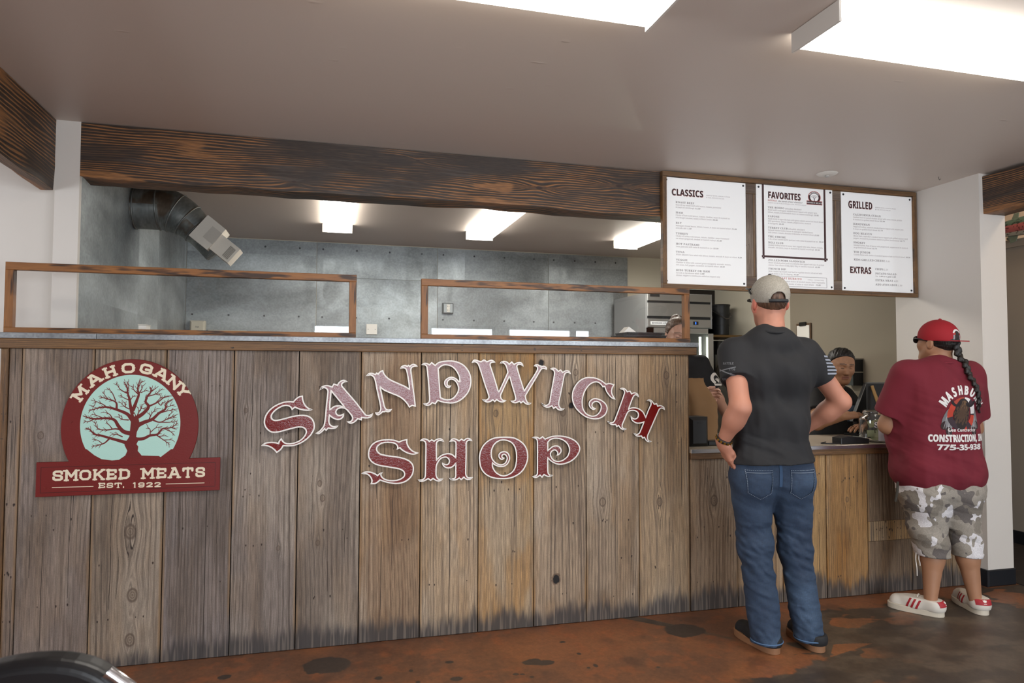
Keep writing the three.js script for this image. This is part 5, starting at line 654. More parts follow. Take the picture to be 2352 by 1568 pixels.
  addLocal(cap, 'button', new THREE.SphereGeometry(0.009, 12, 8).scale(1, 0.6, 1).translate(0, 0.143, 0.004).applyMatrix4(HW), capBlack);
  { const b = new THREE.Shape(); b.moveTo(-0.078, 0); b.bezierCurveTo(-0.08, 0.07, -0.04, 0.085, 0, 0.085); b.bezierCurveTo(0.04, 0.085, 0.08, 0.07, 0.078, 0); b.quadraticCurveTo(0, 0.05, -0.078, 0); addLocal(cap, 'brim', new THREE.ExtrudeGeometry(b, { depth: 0.004, bevelEnabled: false, curveSegments: 16 }).rotateX(-Math.PI / 2 - 0.12).translate(0, 0.022, -0.072).applyMatrix4(HW), capBlack); }
  // sunglasses pushed up on the cap
  P.updateWorldMatrix(true, false); const GM = P.matrixWorld.clone().multiply(HW), dark = std(0x141416, 0.3), sg = thing('sunglasses', 'black sunglasses pushed up on the light grey cap', 'sunglasses', V(0, 0, 0).applyMatrix4(new THREE.Matrix4().multiplyMatrices(GM, new THREE.Matrix4().makeTranslation(0, 0.06, -0.1))));
  const lens = s => new THREE.SphereGeometry(0.024, 16, 10).scale(1.15, 0.95, 0.25).rotateX(-0.25).translate(s * 0.036, 0.068, -0.118).applyMatrix4(GM);
  for (const s of [-1, 1]) { part(sg, 'lens', lens(s), dark); part(sg, 'temple_arm', tube([V(s * 0.064, 0.074, -0.112), V(s * 0.092, 0.08, -0.075), V(s * 0.099, 0.07, -0.02), V(s * 0.0985, 0.045, 0.012)], 0.0038, 20, 6).applyMatrix4(GM), dark); }
  part(sg, 'bridge', tube([V(-0.066, 0.078, -0.112), V(-0.03, 0.088, -0.12), V(0.03, 0.088, -0.12), V(0.066, 0.078, -0.112)], 0.0045, 16, 6).applyMatrix4(GM), dark);
  // wrist band
  const wd = wrL.clone().sub(elL).normalize(), wc = elL.clone().lerp(wrL, 0.93), Q = new THREE.Quaternion().setFromUnitVectors(V(0, 0, 1), wd), band = addLocal(P, 'wristband', new THREE.TorusGeometry(0.0345, 0.006, 8, 32).scale(1, 1, 1.7).applyQuaternion(Q).translate(wc.x, wc.y, wc.z), std(0x1d1712, 0.5), 'black bracelet with gold links');
  for (let i = 0; i < 14; i++) { const a = i / 14 * 6.283; addLocal(band, 'link', new THREE.BoxGeometry(0.004, 0.009, 0.011).translate(0.0405, 0, 0).rotateZ(a).applyQuaternion(Q).translate(wc.x, wc.y, wc.z), std(0x9a7428, 0.35, { metalness: 0.7 })); }
}

// ---- man in dark red tee and camouflage shorts
{
  const P = person('man in dark red T-shirt, camouflage shorts and backwards red cap with a braid', V(3.43, 0, 0.37), 6), { L, D } = P;
  const hc = L(3.443, 1.528, 0.36), HM = rotM(14 * D2R, 0.12, 0.0), shL = V(-0.2, 1.335, 0.0), shR = V(0.2, 1.335, 0.0), elL = L(3.2, 1.05, 0.24), wrL = L(3.34, 1.06, 0.13), elR = L(3.72, 1.03, 0.33), wrR = L(3.55, 1.05, 0.15);
  const knL = L(3.365, 0.33, 0.375), anL = L(3.315, 0.07, 0.40), knR = L(3.575, 0.33, 0.405), anR = L(3.588, 0.07, 0.44);
  const tone = skinTone(0xa07458), headF = turned(headField({ neck: 0.06, wide: 1.03 }), hc, HM), hL = hand(wrL, D(0.5, 0.05, -0.8), D(0.6, 0, 0.5), 0.5, 1, 1, 0.5), hR = hand(wrR, D(-0.5, 0.05, -0.7), D(-0.6, 0, 0.5), 0.5, -1, 1, 0.5);
  const body = union([bone(shL, elL, 0.056, 0.05, 0.03), bone(elL, wrL, 0.05, 0.032, 0.03), bone(shR, elR, 0.056, 0.05, 0.03), bone(elR, wrR, 0.05, 0.032, 0.03), bone(V(-0.14, 1.3, 0), V(0.14, 1.3, 0), 0.05, 0.05, 0.02), bone(V(0, 1.3, 0), V(0, 0.75, 0), 0.09, 0.1, 0.02), bone(V(0, 1.3, 0), V(0, 1.45, 0), 0.055, 0.056, 0.02), bone(V(-0.1, 0.68, 0), knL, 0.085, 0.06, 0.04), bone(V(0.1, 0.68, 0), knR, 0.085, 0.06, 0.04), bone(knL, knL.clone().lerp(anL, 0.15), 0.053, 0.056, 0.03), bone(knL.clone().lerp(anL, 0.15), anL, 0.056, 0.032, 0.02), bone(knR, knR.clone().lerp(anR, 0.15), 0.052, 0.055, 0.03), bone(knR.clone().lerp(anR, 0.15), anR, 0.055, 0.032, 0.02)]);
  const hcol = headColor(lin(0x9a6e52), lin(0x8a5548), lin(0x2a201c)), HMi = HM.clone().invert();
  addLocal(P, 'body', joinBody([meshField(body, V(-0.45, 0.03, -0.42), V(0.45, 1.55, 0.25), 0.009, tone), meshField(hL, ...around(wrL.clone().add(V(0.05, 0, -0.05)), 0.16), 0.005, tone), meshField(hR, ...around(wrR.clone().add(V(-0.04, 0, -0.05)), 0.16), 0.005, tone), meshField(headF, V(hc.x - 0.14, hc.y - 0.19, hc.z - 0.14), V(hc.x + 0.14, hc.y + 0.15, hc.z + 0.14), 0.0042, (x, y, z) => { const q = V(x - hc.x, y - hc.y, z - hc.z).applyMatrix4(HMi); return hcol(q.x, q.y, q.z); })]), skinMat);
  const dL = elL.clone().sub(shL).normalize(), dR = elR.clone().sub(shR).normalize();
  const torso = union([bone(V(-0.1, 1.2, 0.0), V(0.1, 1.2, 0.0), 0.142, 0.142, 0.05, 0.95), ell(V(0, 1.0, -0.05), V(0.245, 0.26, 0.215), 0.1), bone(V(-0.115, 0.78, -0.02), V(0.115, 0.78, -0.02), 0.142, 0.142, 0.1, 1.25), bone(V(-0.18, 1.335, 0), V(-0.03, 1.385, 0.018), 0.074, 0.064, 0.07), bone(V(0.18, 1.335, 0), V(0.03, 1.385, 0.018), 0.074, 0.064, 0.07), bone(V(-0.08, 1.25, 0.05), V(0.08, 1.25, 0.05), 0.11, 0.11, 0.08), bone(V(-0.05, 1.36, 0.05), V(0.05, 1.36, 0.05), 0.072, 0.072, 0.05)]);
  const shirtRaw = union([(x, y, z) => smax(torso(x, y, z) + (foldA(x, y, z, 81, 0.034) + foldB(x, y, z, 83, 0.012)) * (0.2 + 0.8 * sstep(0, 0.2, y - 0.685 + 0.4 * z)), (0.685 - 0.4 * z - 0.03 * x - y) * 0.92, 0.008), cutBy(bone(shL, shL.clone().lerp(elL, 0.95), 0.09, 0.1), shL.clone().lerp(elL, 0.78), dL), cutBy(bone(shR, shR.clone().lerp(elR, 0.95), 0.088, 0.098), shR.clone().lerp(elR, 0.78), dR)], 0.04);
  const shirt = (x, y, z) => shirtRaw(x, y, z) + 0.005 * (fbm(x * 14 + z * 9, y * 10, 85, 2) - 0.5);
  const maroon = std(0x6a1626, 0.88, { bumpMap: plasterBump, bumpScale: 0.0008 });
  const sh = addLocal(P, 'shirt', meshField(shirt, V(-0.42, 0.6, -0.32), V(0.45, 1.5, 0.3), 0.0075), maroon, 'dark red T-shirt with a printed back');
  addLocal(sh, 'collar', new THREE.TorusGeometry(0.07, 0.009, 8, 36).rotateX(Math.PI / 2 + 0.2).translate(0, 1.425, 0.03), maroon);
  addLocal(sh, 'print', printOn(shirt, V(0.012, 1.12, 0.4), V(0, 0, -1), V(1, 0, 0), V(0, 1, 0), 0.4, 0.4, 40, 40, 0.002), printMat(1024, 1024, (c, w, h) => {
    c.clearRect(0, 0, w, h); const white = '#d9d4d2'; c.textAlign = 'center';
    const X = 520, Y = 430;
    for (const [a, l] of [[-1, 0], [1, 0]]) for (const [dx, dy, col, rot] of [[245, 130, '#6f6d70', 0.25], [200, 210, '#7b797c', 0.1]]) { c.save(); c.translate(X + a * dx, Y + dy); c.rotate(a * -rot); c.fillStyle = col; c.beginPath(); c.ellipse(0, 0, 52, 150, 0, 0, 7); c.fill(); c.fillStyle = '#2b1a1c'; c.beginPath(); c.ellipse(0, 95, 46, 62, 0, 0, 7); c.fill(); c.strokeStyle = '#bdbabd'; c.lineWidth = 5; c.beginPath(); c.moveTo(0, -130); c.lineTo(0, 140); c.stroke(); c.restore(); }
    c.lineWidth = 84; const seg = (a, b, col) => { c.strokeStyle = col; c.beginPath(); c.arc(X, Y + 60, 195, a, b); c.stroke(); }; seg(0, 6.29, '#33232b'); seg(2.9, 3.9, '#b03a28'); seg(3.95, 4.75, '#a04030'); seg(4.8, 5.2, white); seg(5.6, 6.28, white); seg(0.1, 0.8, '#b03a28'); seg(1.2, 1.6, '#b03a28');
    c.fillStyle = '#241a19'; c.beginPath(); c.ellipse(X - 10, Y + 40, 130, 200, 0, 0, 7); c.fill(); c.beginPath(); c.ellipse(X - 10, Y + 170, 90, 120, 0, 0, 7); c.fill(); c.fillStyle = '#6b5138'; c.beginPath(); c.ellipse(X + 10, Y - 40, 62, 90, 0, 0, 7); c.fill(); c.fillStyle = '#4a3527'; for (let i = 0; i < 40; i++) { const a = i * 2.4, r = 20 + i * 3.6; c.beginPath(); c.ellipse(X - 10 + Math.cos(a) * r * 0.8, Y + 60 + Math.sin(a) * r, 16, 30, 0.3, 0, 7); c.fill(); } c.strokeStyle = '#1f1719'; c.lineWidth = 36; c.beginPath(); c.arc(X - 110, Y - 130, 70, 0.3, 3.2); c.stroke(); c.beginPath(); c.arc(X + 120, Y - 120, 70, -0.1, 2.8); c.stroke();
    c.fillStyle = white; c.font = 'bold italic 132px sans-serif'; [...'MASHBURN'].forEach((ch, i) => { const a = (i - 3.5) * 0.3; c.save(); c.translate(X, Y + 70); c.rotate(a); c.scale(0.86, 1.25); c.fillText(ch, 0, -232); c.lineWidth = 9; c.strokeStyle = white; c.strokeText(ch, 0, -232); c.restore(); });
    c.font = 'bold 62px sans-serif'; c.fillText('Gen Contractor', X + 10, 742); c.save(); c.translate(w / 2, 880); c.scale(0.86, 1.22); c.font = 'bold 108px sans-serif'; c.fillText('CONSTRUCTION, INC', 0, 0, 1080); c.lineWidth = 7; c.strokeStyle = white; c.strokeText('CONSTRUCTION, INC', 0, 0, 1080); c.restore(); c.font = 'bold 112px sans-serif'; c.save(); c.translate(w / 2, 998); c.scale(1.25, 0.95); c.fillText('775-35-938', 0, 0, 780); c.lineWidth = 5; c.strokeStyle = white; c.strokeText('775-35-938', 0, 0, 780); c.restore();
  }), 'white lettering and bison emblem printed on the back');
  // shorts
  const camo = dataTex(1024, 1024, (u, v) => { const a = fbm(u * 12, v * 12, 91, 3), b = fbm(u * 14 + 5, v * 14, 93, 3), d = fbm(u * 15, v * 15 + 7, 95, 3), t = vn(u * 400, v * 400, 97); let c = [148, 140, 130]; if (a > 0.54) c = [100, 93, 90]; if (b > 0.55) c = [212, 208, 210]; if (d > 0.62) c = [126, 118, 108]; const k = 0.92 + 0.16 * t; return c.map(q => q * k); }, true, THREE.RepeatWrapping); 
  const sr = union([bone(V(-0.1, 0.75, -0.01), V(0.1, 0.75, -0.01), 0.138, 0.138, 0.05, 1.05), ell(V(-0.1, 0.68, 0.04), V(0.12, 0.12, 0.11), 0.06), ell(V(0.1, 0.68, 0.04), V(0.12, 0.12, 0.11), 0.06), bone(V(-0.11, 0.66, -0.01), knL, 0.118, 0.09, 0.05), bone(V(0.11, 0.66, 0), knR, 0.112, 0.082, 0.05)]);
  const shorts = (x, y, z) => smax(smax(sr(x, y, z) + foldB(x, y, z, 101, 0.022) + foldA(x, y, z, 103, 0.01), 0.315 - 0.04 * x - y, 0.006), y - 0.86, 0.01), camoMat = std(0xffffff, 0.85, { map: camo });
  const so = addLocal(P, 'shorts', meshField(shorts, V(-0.3, 0.28, -0.25), V(0.32, 0.9, 0.25), 0.0075), camoMat, 'grey and white camouflage cargo shorts');
  const cargo = addLocal(so, 'cargo_pocket', printOn(shorts, V(-0.3, 0.5, 0.06), V(1, 0, -0.2), V(0.2, 0, 1), V(0.1, 1, 0), 0.14, 0.16, 12, 12, 0.008).applyMatrix4(new THREE.Matrix4()), std(0xffffff, 0.85, { map: camo, side: THREE.DoubleSide }));
  { const q = cargo.geometry.attributes.uv; for (let i = 0; i < q.count; i++) q.setXY(i, 0.1 + q.getX(i) * 0.14, 0.4 + q.getY(i) * 0.16); }
  for (const [dx, l] of [[-0.09, 0.09], [-0.07, 0.035]]) addLocal(so, 'drawstring', tube([V(knL.x + dx, 0.335, knL.z - 0.02), V(knL.x + dx - 0.012, 0.3, knL.z - 0.01), V(knL.x + dx - 0.014, 0.3 - l * 0.5, knL.z), V(knL.x + dx - 0.013, 0.3 - l, knL.z)], 0.0028, 12, 6), std(0xd8d2cc, 0.8));
  { const q = L(3.175, 0.735, 0.33); addLocal(so, 'key_tassel', tube([q, V(q.x - 0.012, q.y - 0.05, q.z + 0.01), V(q.x - 0.025, q.y - 0.11, q.z + 0.01)], 0.007, 12, 6), std(0x3a362f, 0.9), 'dark tassel hanging at the waist'); }
  // shoes
  const wht = std(0xd6cfc5, 0.55), soleM = std(0xcdc3b2, 0.6), rd = std(0xa3222c, 0.6, { side: THREE.DoubleSide });
  for (const [h_, t_, lbl] of [[V(3.352, 0, 0.452), V(3.212, 0, 0.205)], [V(3.594, 0, 0.49), V(3.70, 0, 0.215)]]) {
    const q = shoeGeo(h_, t_, 0.108, 0.032, 0.05), s = part(P, 'shoe', q.up, wht, 'white leather trainer with red stripes'); part(s, 'sole', q.sole, soleM); const len = h_.distanceTo(t_);
    for (const sd of [-1, 1]) for (let k = 0; k < 3; k++) { const zc = -len * (0.4 + 0.085 * k); part(s, 'stripe', printOn(q.f, V(sd * 0.12, 0.062 + 0.002 * k, zc), V(-sd, -0.12, 0), V(0, 0, 1), V(0, 0.92, 0.38), 0.0115, 0.055, 3, 8, 0.001).applyMatrix4(q.M), rd); }
    const tab = part(s, 'heel_tab', printOn(q.f, V(0, 0.085, 0.12), V(0, -0.1, -1), V(1, 0, 0), V(0, 1, 0), 0.086, 0.03, 14, 6, 0.0012).applyMatrix4(q.M), rd, 'red heel tab');
    part(tab, 'emblem', printOn(q.f, V(0, 0.087, 0.12), V(0, -0.1, -1), V(1, 0, 0), V(0, 1, 0), 0.03, 0.026, 6, 6, 0.0018).applyMatrix4(q.M), printMat(128, 110, (c, w, h) => { c.clearRect(0, 0, w, h); c.fillStyle = '#e8e2da'; for (const [x, r] of [[-26, -0.5], [0, 0], [26, 0.5]]) { c.save(); c.translate(64 + x * 0.7, 44); c.rotate(r); c.beginPath(); c.ellipse(0, -6, 15, 34, 0, 0, 7); c.fill(); c.restore(); } c.fillStyle = '#a3222c'; c.fillRect(10, 56, 108, 5); c.fillRect(10, 66, 108, 5); c.fillStyle = '#e8e2da'; c.fillRect(30, 86, 68, 12); }));
    for (let k = 0; k < 4; k++) part(s, 'lace', tube([V(-0.026, 0.088 - 0.011 * k, -len * (0.44 + 0.07 * k)), V(0, 0.1 - 0.012 * k, -len * (0.44 + 0.07 * k)), V(0.026, 0.088 - 0.011 * k, -len * (0.44 + 0.07 * k))], 0.0035, 10, 6).applyMatrix4(q.M), wht);
  }
  // hair, braid, cap, dark glasses
  const hairM = hairMat(0x221a16), HW = new THREE.Matrix4().copy(HM).setPosition(hc), hx = ell(V(0, 0.03, 0.016), V(0.081, 0.092, 0.102)), hairF = turned((x, y, z) => smax(smax(hx(x, y, z) + 0.003 * (vn(y * 220, x * 20 + z * 20, 111) - 0.5), -(y + 0.045 + 0.3 * Math.max(0, z)), 0.012), -(z - 0.0), 0.01), hc, HM);
  addLocal(P, 'hair', meshField(hairF, V(hc.x - 0.12, hc.y - 0.1, hc.z - 0.13), V(hc.x + 0.12, hc.y + 0.14, hc.z + 0.13), 0.0045), hairM, 'black hair pulled back');
  { const a0 = V(0.012, 0.0, 0.103).applyMatrix4(HW), pts = []; const end = L(3.535, 1.14, 0.6); for (let i = 0; i <= 22; i++) { const t = i / 22, p = a0.clone().lerp(end, t); let y = p.y, x = a0.x + 0.0 + (end.x - a0.x) * t, z = 0.5; for (let s = 0; s < 40; s++) { const d = shirt(x, y, z) - 0.012; if (d < 0.001) break; z -= d * 0.8; if (z < -0.1) break; } z = t < 0.22 ? Math.max(a0.z + 0.004, z * (t / 0.22) + a0.z * (1 - t / 0.22)) : Math.max(z, a0.z - 0.02); pts.push(V(x, y, z)); }
    const bs = []; pts.forEach((p, i) => { if (i === pts.length - 1) return; const n = pts[i + 1], s = i % 2 ? 1 : -1, r = lerp(0.021, 0.009, i / 22); bs.push(bone(V(p.x - s * r * 0.45, p.y + 0.008, p.z), V(n.x + s * r * 0.6, n.y - 0.004, n.z), r * 0.72, r * 0.66, 0.004)); });
    const f = union(bs); addLocal(P, 'braid', meshField((x, y, z) => f(x, y, z) + 0.0016 * (vn(x * 300 + y * 120, y * 60, 113) - 0.5), V(a0.x - 0.08, end.y - 0.03, -0.1), V(a0.x + 0.14, a0.y + 0.04, 0.35), 0.0042), hairM, 'long black braid down the back'); }
  const o_ = ell(V(0, 0.036, 0.004), V(0.095, 0.1, 0.112)), redM = std(0x94121f, 0.8), capF = turned((x, y, z) => smax(smax(o_(x, y, z), 0.012 - y + 0.02 * z, 0.003), -ell0(x, y, z), 0.003), hc, HM); function ell0(x, y, z) { return (Math.hypot(x / 0.089, (y - 0.03) / 0.094, (z - 0.004) / 0.106) - 1) * 0.089; }
  const cap = addLocal(P, 'cap', meshField(capF, V(hc.x - 0.14, hc.y - 0.03, hc.z - 0.14), V(hc.x + 0.14, hc.y + 0.16, hc.z + 0.14), 0.0036), redM, 'red flat-brimmed cap worn backwards');
  addLocal(cap, 'button', new THREE.SphereGeometry(0.009, 12, 8).scale(1, 0.6, 1).translate(0, 0.137, 0.004).applyMatrix4(HW), redM);
  { const b = new THREE.Shape(); b.moveTo(-0.09, 0); b.bezierCurveTo(-0.095, 0.075, -0.05, 0.095, 0, 0.095); b.bezierCurveTo(0.05, 0.095, 0.095, 0.075, 0.09, 0); b.quadraticCurveTo(0, 0.03, -0.09, 0); addLocal(cap, 'brim', new THREE.ExtrudeGeometry(b, { depth: 0.005, bevelEnabled: false, curveSegments: 16 }).rotateX(Math.PI / 2 - 0.05).translate(0, 0.022, 0.068).applyMatrix4(HW), redM);
    addLocal(cap, 'emblem', printOn(turned(o_, hc, HM), V(0.0, 0.06, 0.2).applyMatrix4(HW), V(0, 0, -1).transformDirection(HW), V(1, 0, 0).transformDirection(HW), V(0, 1, 0), 0.07, 0.07, 10, 10, 0.0012), printMat(160, 160, (c, w, h) => { c.clearRect(0, 0, w, h); c.fillStyle = '#2b2220'; c.beginPath(); c.ellipse(80, 92, 40, 54, 0, 0, 7); c.fill(); c.strokeStyle = '#d9d4d2'; c.lineWidth = 20; c.beginPath(); c.arc(80, 84, 56, 3.4, 6.0); c.stroke(); c.fillStyle = '#8d8a8d'; c.fillRect(18, 90, 22, 60); c.fillRect(120, 90, 22, 60); c.fillStyle = '#b03a28'; c.fillRect(34, 60, 16, 30); }), 'small emblem with white lettering'); }
  P.updateWorldMatrix(true, false); const GM = P.matrixWorld.clone().multiply(HW), dark = std(0x121214, 0.25), sg = thing('sunglasses', 'black sunglasses worn by the man with the braid', 'sunglasses', V(0, 0.0, -0.1).applyMatrix4(GM));
  for (const s of [-1, 1]) { part(sg, 'lens', new THREE.SphereGeometry(0.026, 16, 10).scale(1.1, 0.85, 0.3).translate(s * 0.034, 0.01, -0.106).applyMatrix4(GM), dark); part(sg, 'temple_arm', tube([V(s * 0.062, 0.018, -0.1), V(s * 0.08, 0.018, -0.07), V(s * 0.086, 0.014, -0.02), V(s * 0.086, 0.008, 0.01)], 0.0042, 16, 6).applyMatrix4(GM), dark); }
  part(sg, 'bridge', tube([V(-0.06, 0.022, -0.103), V(0, 0.02, -0.112), V(0.06, 0.022, -0.103)], 0.004, 12, 6).applyMatrix4(GM), dark);
}

// ---- two people behind the counter
function staff(o) {
  const P = person(o.label, o.base, o.az), { L } = P, H0 = o.sh, shL = V(-0.165, H0, 0), shR = V(0.165, H0, 0), hc = L(...o.head), HM = rotM(-(o.headAz - o.az) * D2R, o.headPitch, o.headRoll || 0), el = o.el.map(q => L(...q)), wr = o.wr.map(q => L(...q)), S = [shL, shR];
  const tone = skinTone(o.skin), headF = turned(headField({ neck: 0.052, wide: o.wide || 1 }), hc, HM), hands = [0, 1].map(i => hand(wr[i], P.D(...o.hd[i]), P.D(...o.hn[i]), o.curl[i], o.hs[i], 0.94, 0.5));
  const bodyF = union([...[0, 1].flatMap(i => [bone(S[i], el[i], 0.05, 0.043, 0.03), bone(el[i], wr[i], 0.043, 0.028, 0.03)]), bone(V(-0.12, H0 - 0.03, 0), V(0.12, H0 - 0.03, 0), 0.045, 0.045, 0.02), bone(V(0, H0 - 0.05, 0), V(0, 0.85, 0), 0.06, 0.06, 0.02), bone(V(0, H0 - 0.05, 0), hc.clone().add(V(0, -0.1, 0.02)), 0.05, 0.052, 0.02)]);
  const hcol = headColor(lin(o.skin), lin(o.lip), lin(o.brow)), HMi = HM.clone().invert();
  addLocal(P, 'body', joinBody([meshField(bodyF, V(-0.6, 0.8, -0.65), V(0.6, H0 + 0.2, 0.4), 0.01, tone), ...[0, 1].map(i => meshField(hands[i], ...around(wr[i], 0.2), 0.0042, tone)), meshField(headF, V(hc.x - 0.14, hc.y - 0.19, hc.z - 0.15), V(hc.x + 0.14, hc.y + 0.15, hc.z + 0.15), 0.004, (x, y, z) => { const q = V(x - hc.x, y - hc.y, z - hc.z).applyMatrix4(HMi); return hcol(q.x, q.y, q.z); })]), skinMat);
  const cut = o.sleeve, t1 = union([bone(V(-0.08, H0 - 0.12, 0), V(0.08, H0 - 0.12, 0), 0.12, 0.12, 0.05, 0.88), bone(V(-0.08, H0 - 0.35, -0.01), V(0.08, H0 - 0.35, -0.01), 0.125, 0.125, 0.1, 0.98), bone(V(-0.085, 0.84, 0), V(0.085, 0.84, 0), 0.125, 0.125, 0.1), bone(V(-0.14, H0 + 0.002, 0), V(-0.03, H0 + 0.045, 0.012), 0.062, 0.06, 0.05), bone(V(0.14, H0 + 0.002, 0), V(0.03, H0 + 0.045, 0.012), 0.062, 0.06, 0.05)]);
  const raw = union([t1, ...[0, 1].map(i => cutBy(bone(S[i], S[i].clone().lerp(el[i], cut + 0.3), 0.072, 0.07), S[i].clone().lerp(el[i], cut), el[i].clone().sub(S[i]).normalize()))], 0.035), shirt = (x, y, z) => raw(x, y, z) + foldA(x, y, z, o.seed, 0.014), blk = std(0x141416, 0.85);
  const sh = addLocal(P, 'shirt', meshField(shirt, V(-0.45, 0.72, -0.35), V(0.45, H0 + 0.14, 0.28), 0.009), blk, 'black T-shirt'); addLocal(sh, 'collar', new THREE.TorusGeometry(0.064, 0.008, 8, 32).rotateX(Math.PI / 2 + 0.2).translate(0, H0 + 0.085, 0.0), blk);
  const tr = union([bone(V(-0.08, 0.84, 0), V(0.08, 0.84, 0), 0.12, 0.12), bone(V(-0.1, 0.8, 0), V(-0.1, 0.08, 0), 0.095, 0.06, 0.05), bone(V(0.1, 0.8, 0), V(0.1, 0.08, 0), 0.095, 0.06, 0.05)]); addLocal(P, 'trousers', meshField((x, y, z) => smax(tr(x, y, z), 0.0 - y, 0.004), V(-0.26, -0.02, -0.16), V(0.26, 0.98, 0.16), 0.014), std(0x1d1f24, 0.85));
  return { P, L, sh, shirt, hc, HM, HW: new THREE.Matrix4().copy(HM).setPosition(hc), H0, el, S };
}
{ // cashier
  const q = staff({ label: 'cashier with short black hair looking down at the register screen', base: V(3.70, 0, -0.85), az: 166, sh: 1.175, head: [3.645, 1.4, -0.66], headAz: 196, headPitch: -0.26, headRoll: 0.05, wide: 1.1, skin: 0xa67a5c, lip: 0x84504a, brow: 0x2a1f1a, el: [[3.86, 0.985, -0.66], [3.40, 0.99, -0.62]], wr: [[3.68, 0.985, -0.48], [3.45, 1.06, -0.40]], hd: [[-0.75, -0.04, 0.3], [0.85, 0.06, 0.12]], hn: [[0, -1, 0], [0.1, -0.75, -0.3]], curl: [0.2, 0.28], hs: [-1, 1], sleeve: 0.62, seed: 121 });
  const hx = ell(V(0, 0.042, 0.018), V(0.0905, 0.091, 0.103)); addLocal(q.P, 'hair', meshField(turned((x, y, z) => smax(hx(x, y, z) + 0.006 * (vn(x * 110 + z * 90, y * 40, 131) - 0.5), -(y - 0.082 + 1.15 * (z + 0.06)), 0.02), q.hc, q.HM), V(q.hc.x - 0.13, q.hc.y - 0.12, q.hc.z - 0.14), V(q.hc.x + 0.13, q.hc.y + 0.17, q.hc.z + 0.15), 0.0045), hairMat(0x1c1714), 'short black hair');
  addLocal(q.sh, 'print', printOn(q.shirt, V(0.0, q.H0 - 0.14, -0.4), V(0, 0, 1), V(-1, 0, 0), V(0, 1, 0), 0.22, 0.16, 16, 12, 0.002), printMat(256, 192, (c, w, h) => { c.clearRect(0, 0, w, h); c.fillStyle = '#4b5b6e'; c.fillRect(6, 6, 244, 54); c.beginPath(); c.arc(128, 150, 110, 3.14, 6.28); c.fill(); c.globalCompositeOperation = 'destination-out'; c.lineWidth = 12; c.beginPath(); c.arc(128, 160, 100, 3.3, 6.1); c.stroke(); c.beginPath(); c.arc(150, 150, 40, 0, 7); c.fill(); c.globalCompositeOperation = 'source-over'; }), 'faded blue chest print');
}
{ // woman with the bag
  const q = staff({ label: 'woman with tied-back brown hair behind the glass holding a paper bag', base: V(2.42, 0, -0.82), az: 188, sh: 1.4, head: [2.408, 1.605, -0.8], headAz: 190, headPitch: -0.2, wide: 0.97, skin: 0xb78c78, lip: 0x9a5a50, brow: 0x5a4334, el: [[2.69, 1.16, -0.76], [2.2, 1.17, -0.72]], wr: [[2.63, 1.03, -0.5], [2.385, 1.2, -0.5]], hd: [[-0.1, -0.45, 0.6], [0.95, 0.1, 0.2]], hn: [[-0.8, -0.2, 0], [0.1, -0.2, 0.95]], curl: [0.5, 0.6], hs: [-1, -1], sleeve: 0.7, seed: 141 });
  const hx = ell(V(0, 0.04, 0.018), V(0.084, 0.092, 0.103)), bun = ell(V(-0.01, 0.1, 0.075), V(0.05, 0.045, 0.045)); addLocal(q.P, 'hair', meshField(turned((x, y, z) => smin(smax(hx(x, y, z) + 0.004 * (vn(x * 30 + z * 20, y * 160, 151) - 0.5), -(y - 0.075 + 1.5 * (z + 0.05)), 0.02), bun(x, y, z) + 0.006 * (vn(x * 90, y * 60 + z * 60, 153) - 0.5), 0.02), q.hc, q.HM), V(q.hc.x - 0.13, q.hc.y - 0.12, q.hc.z - 0.14), V(q.hc.x + 0.13, q.hc.y + 0.18, q.hc.z + 0.16), 0.0045), hairMat(0x6a4d38), 'brown hair tied up');
  addLocal(q.sh, 'print', printOn(q.shirt, q.S[0].clone().lerp(q.el[0], 0.4).add(V(-0.1, 0, -0.12)), V(0.64, 0, 0.77), V(-0.77, 0, 0.64), V(0.2, 0.98, 0), 0.11, 0.11, 12, 12, 0.002), printMat(192, 192, (c, w, h) => { c.clearRect(0, 0, w, h); c.strokeStyle = c.fillStyle = '#cfcac2'; c.lineWidth = 32; c.beginPath(); c.arc(96, 96, 66, 2.4, 7.1); c.stroke(); c.lineWidth = 5; for (let i = 0; i < 9; i++) { c.beginPath(); c.moveTo(96, 140); c.lineTo(96 + (i - 4) * 9, 76 + Math.abs(i - 4) * 4); c.stroke(); } c.fillRect(30, 150, 132, 24); }), 'round white logo on the sleeve');
}
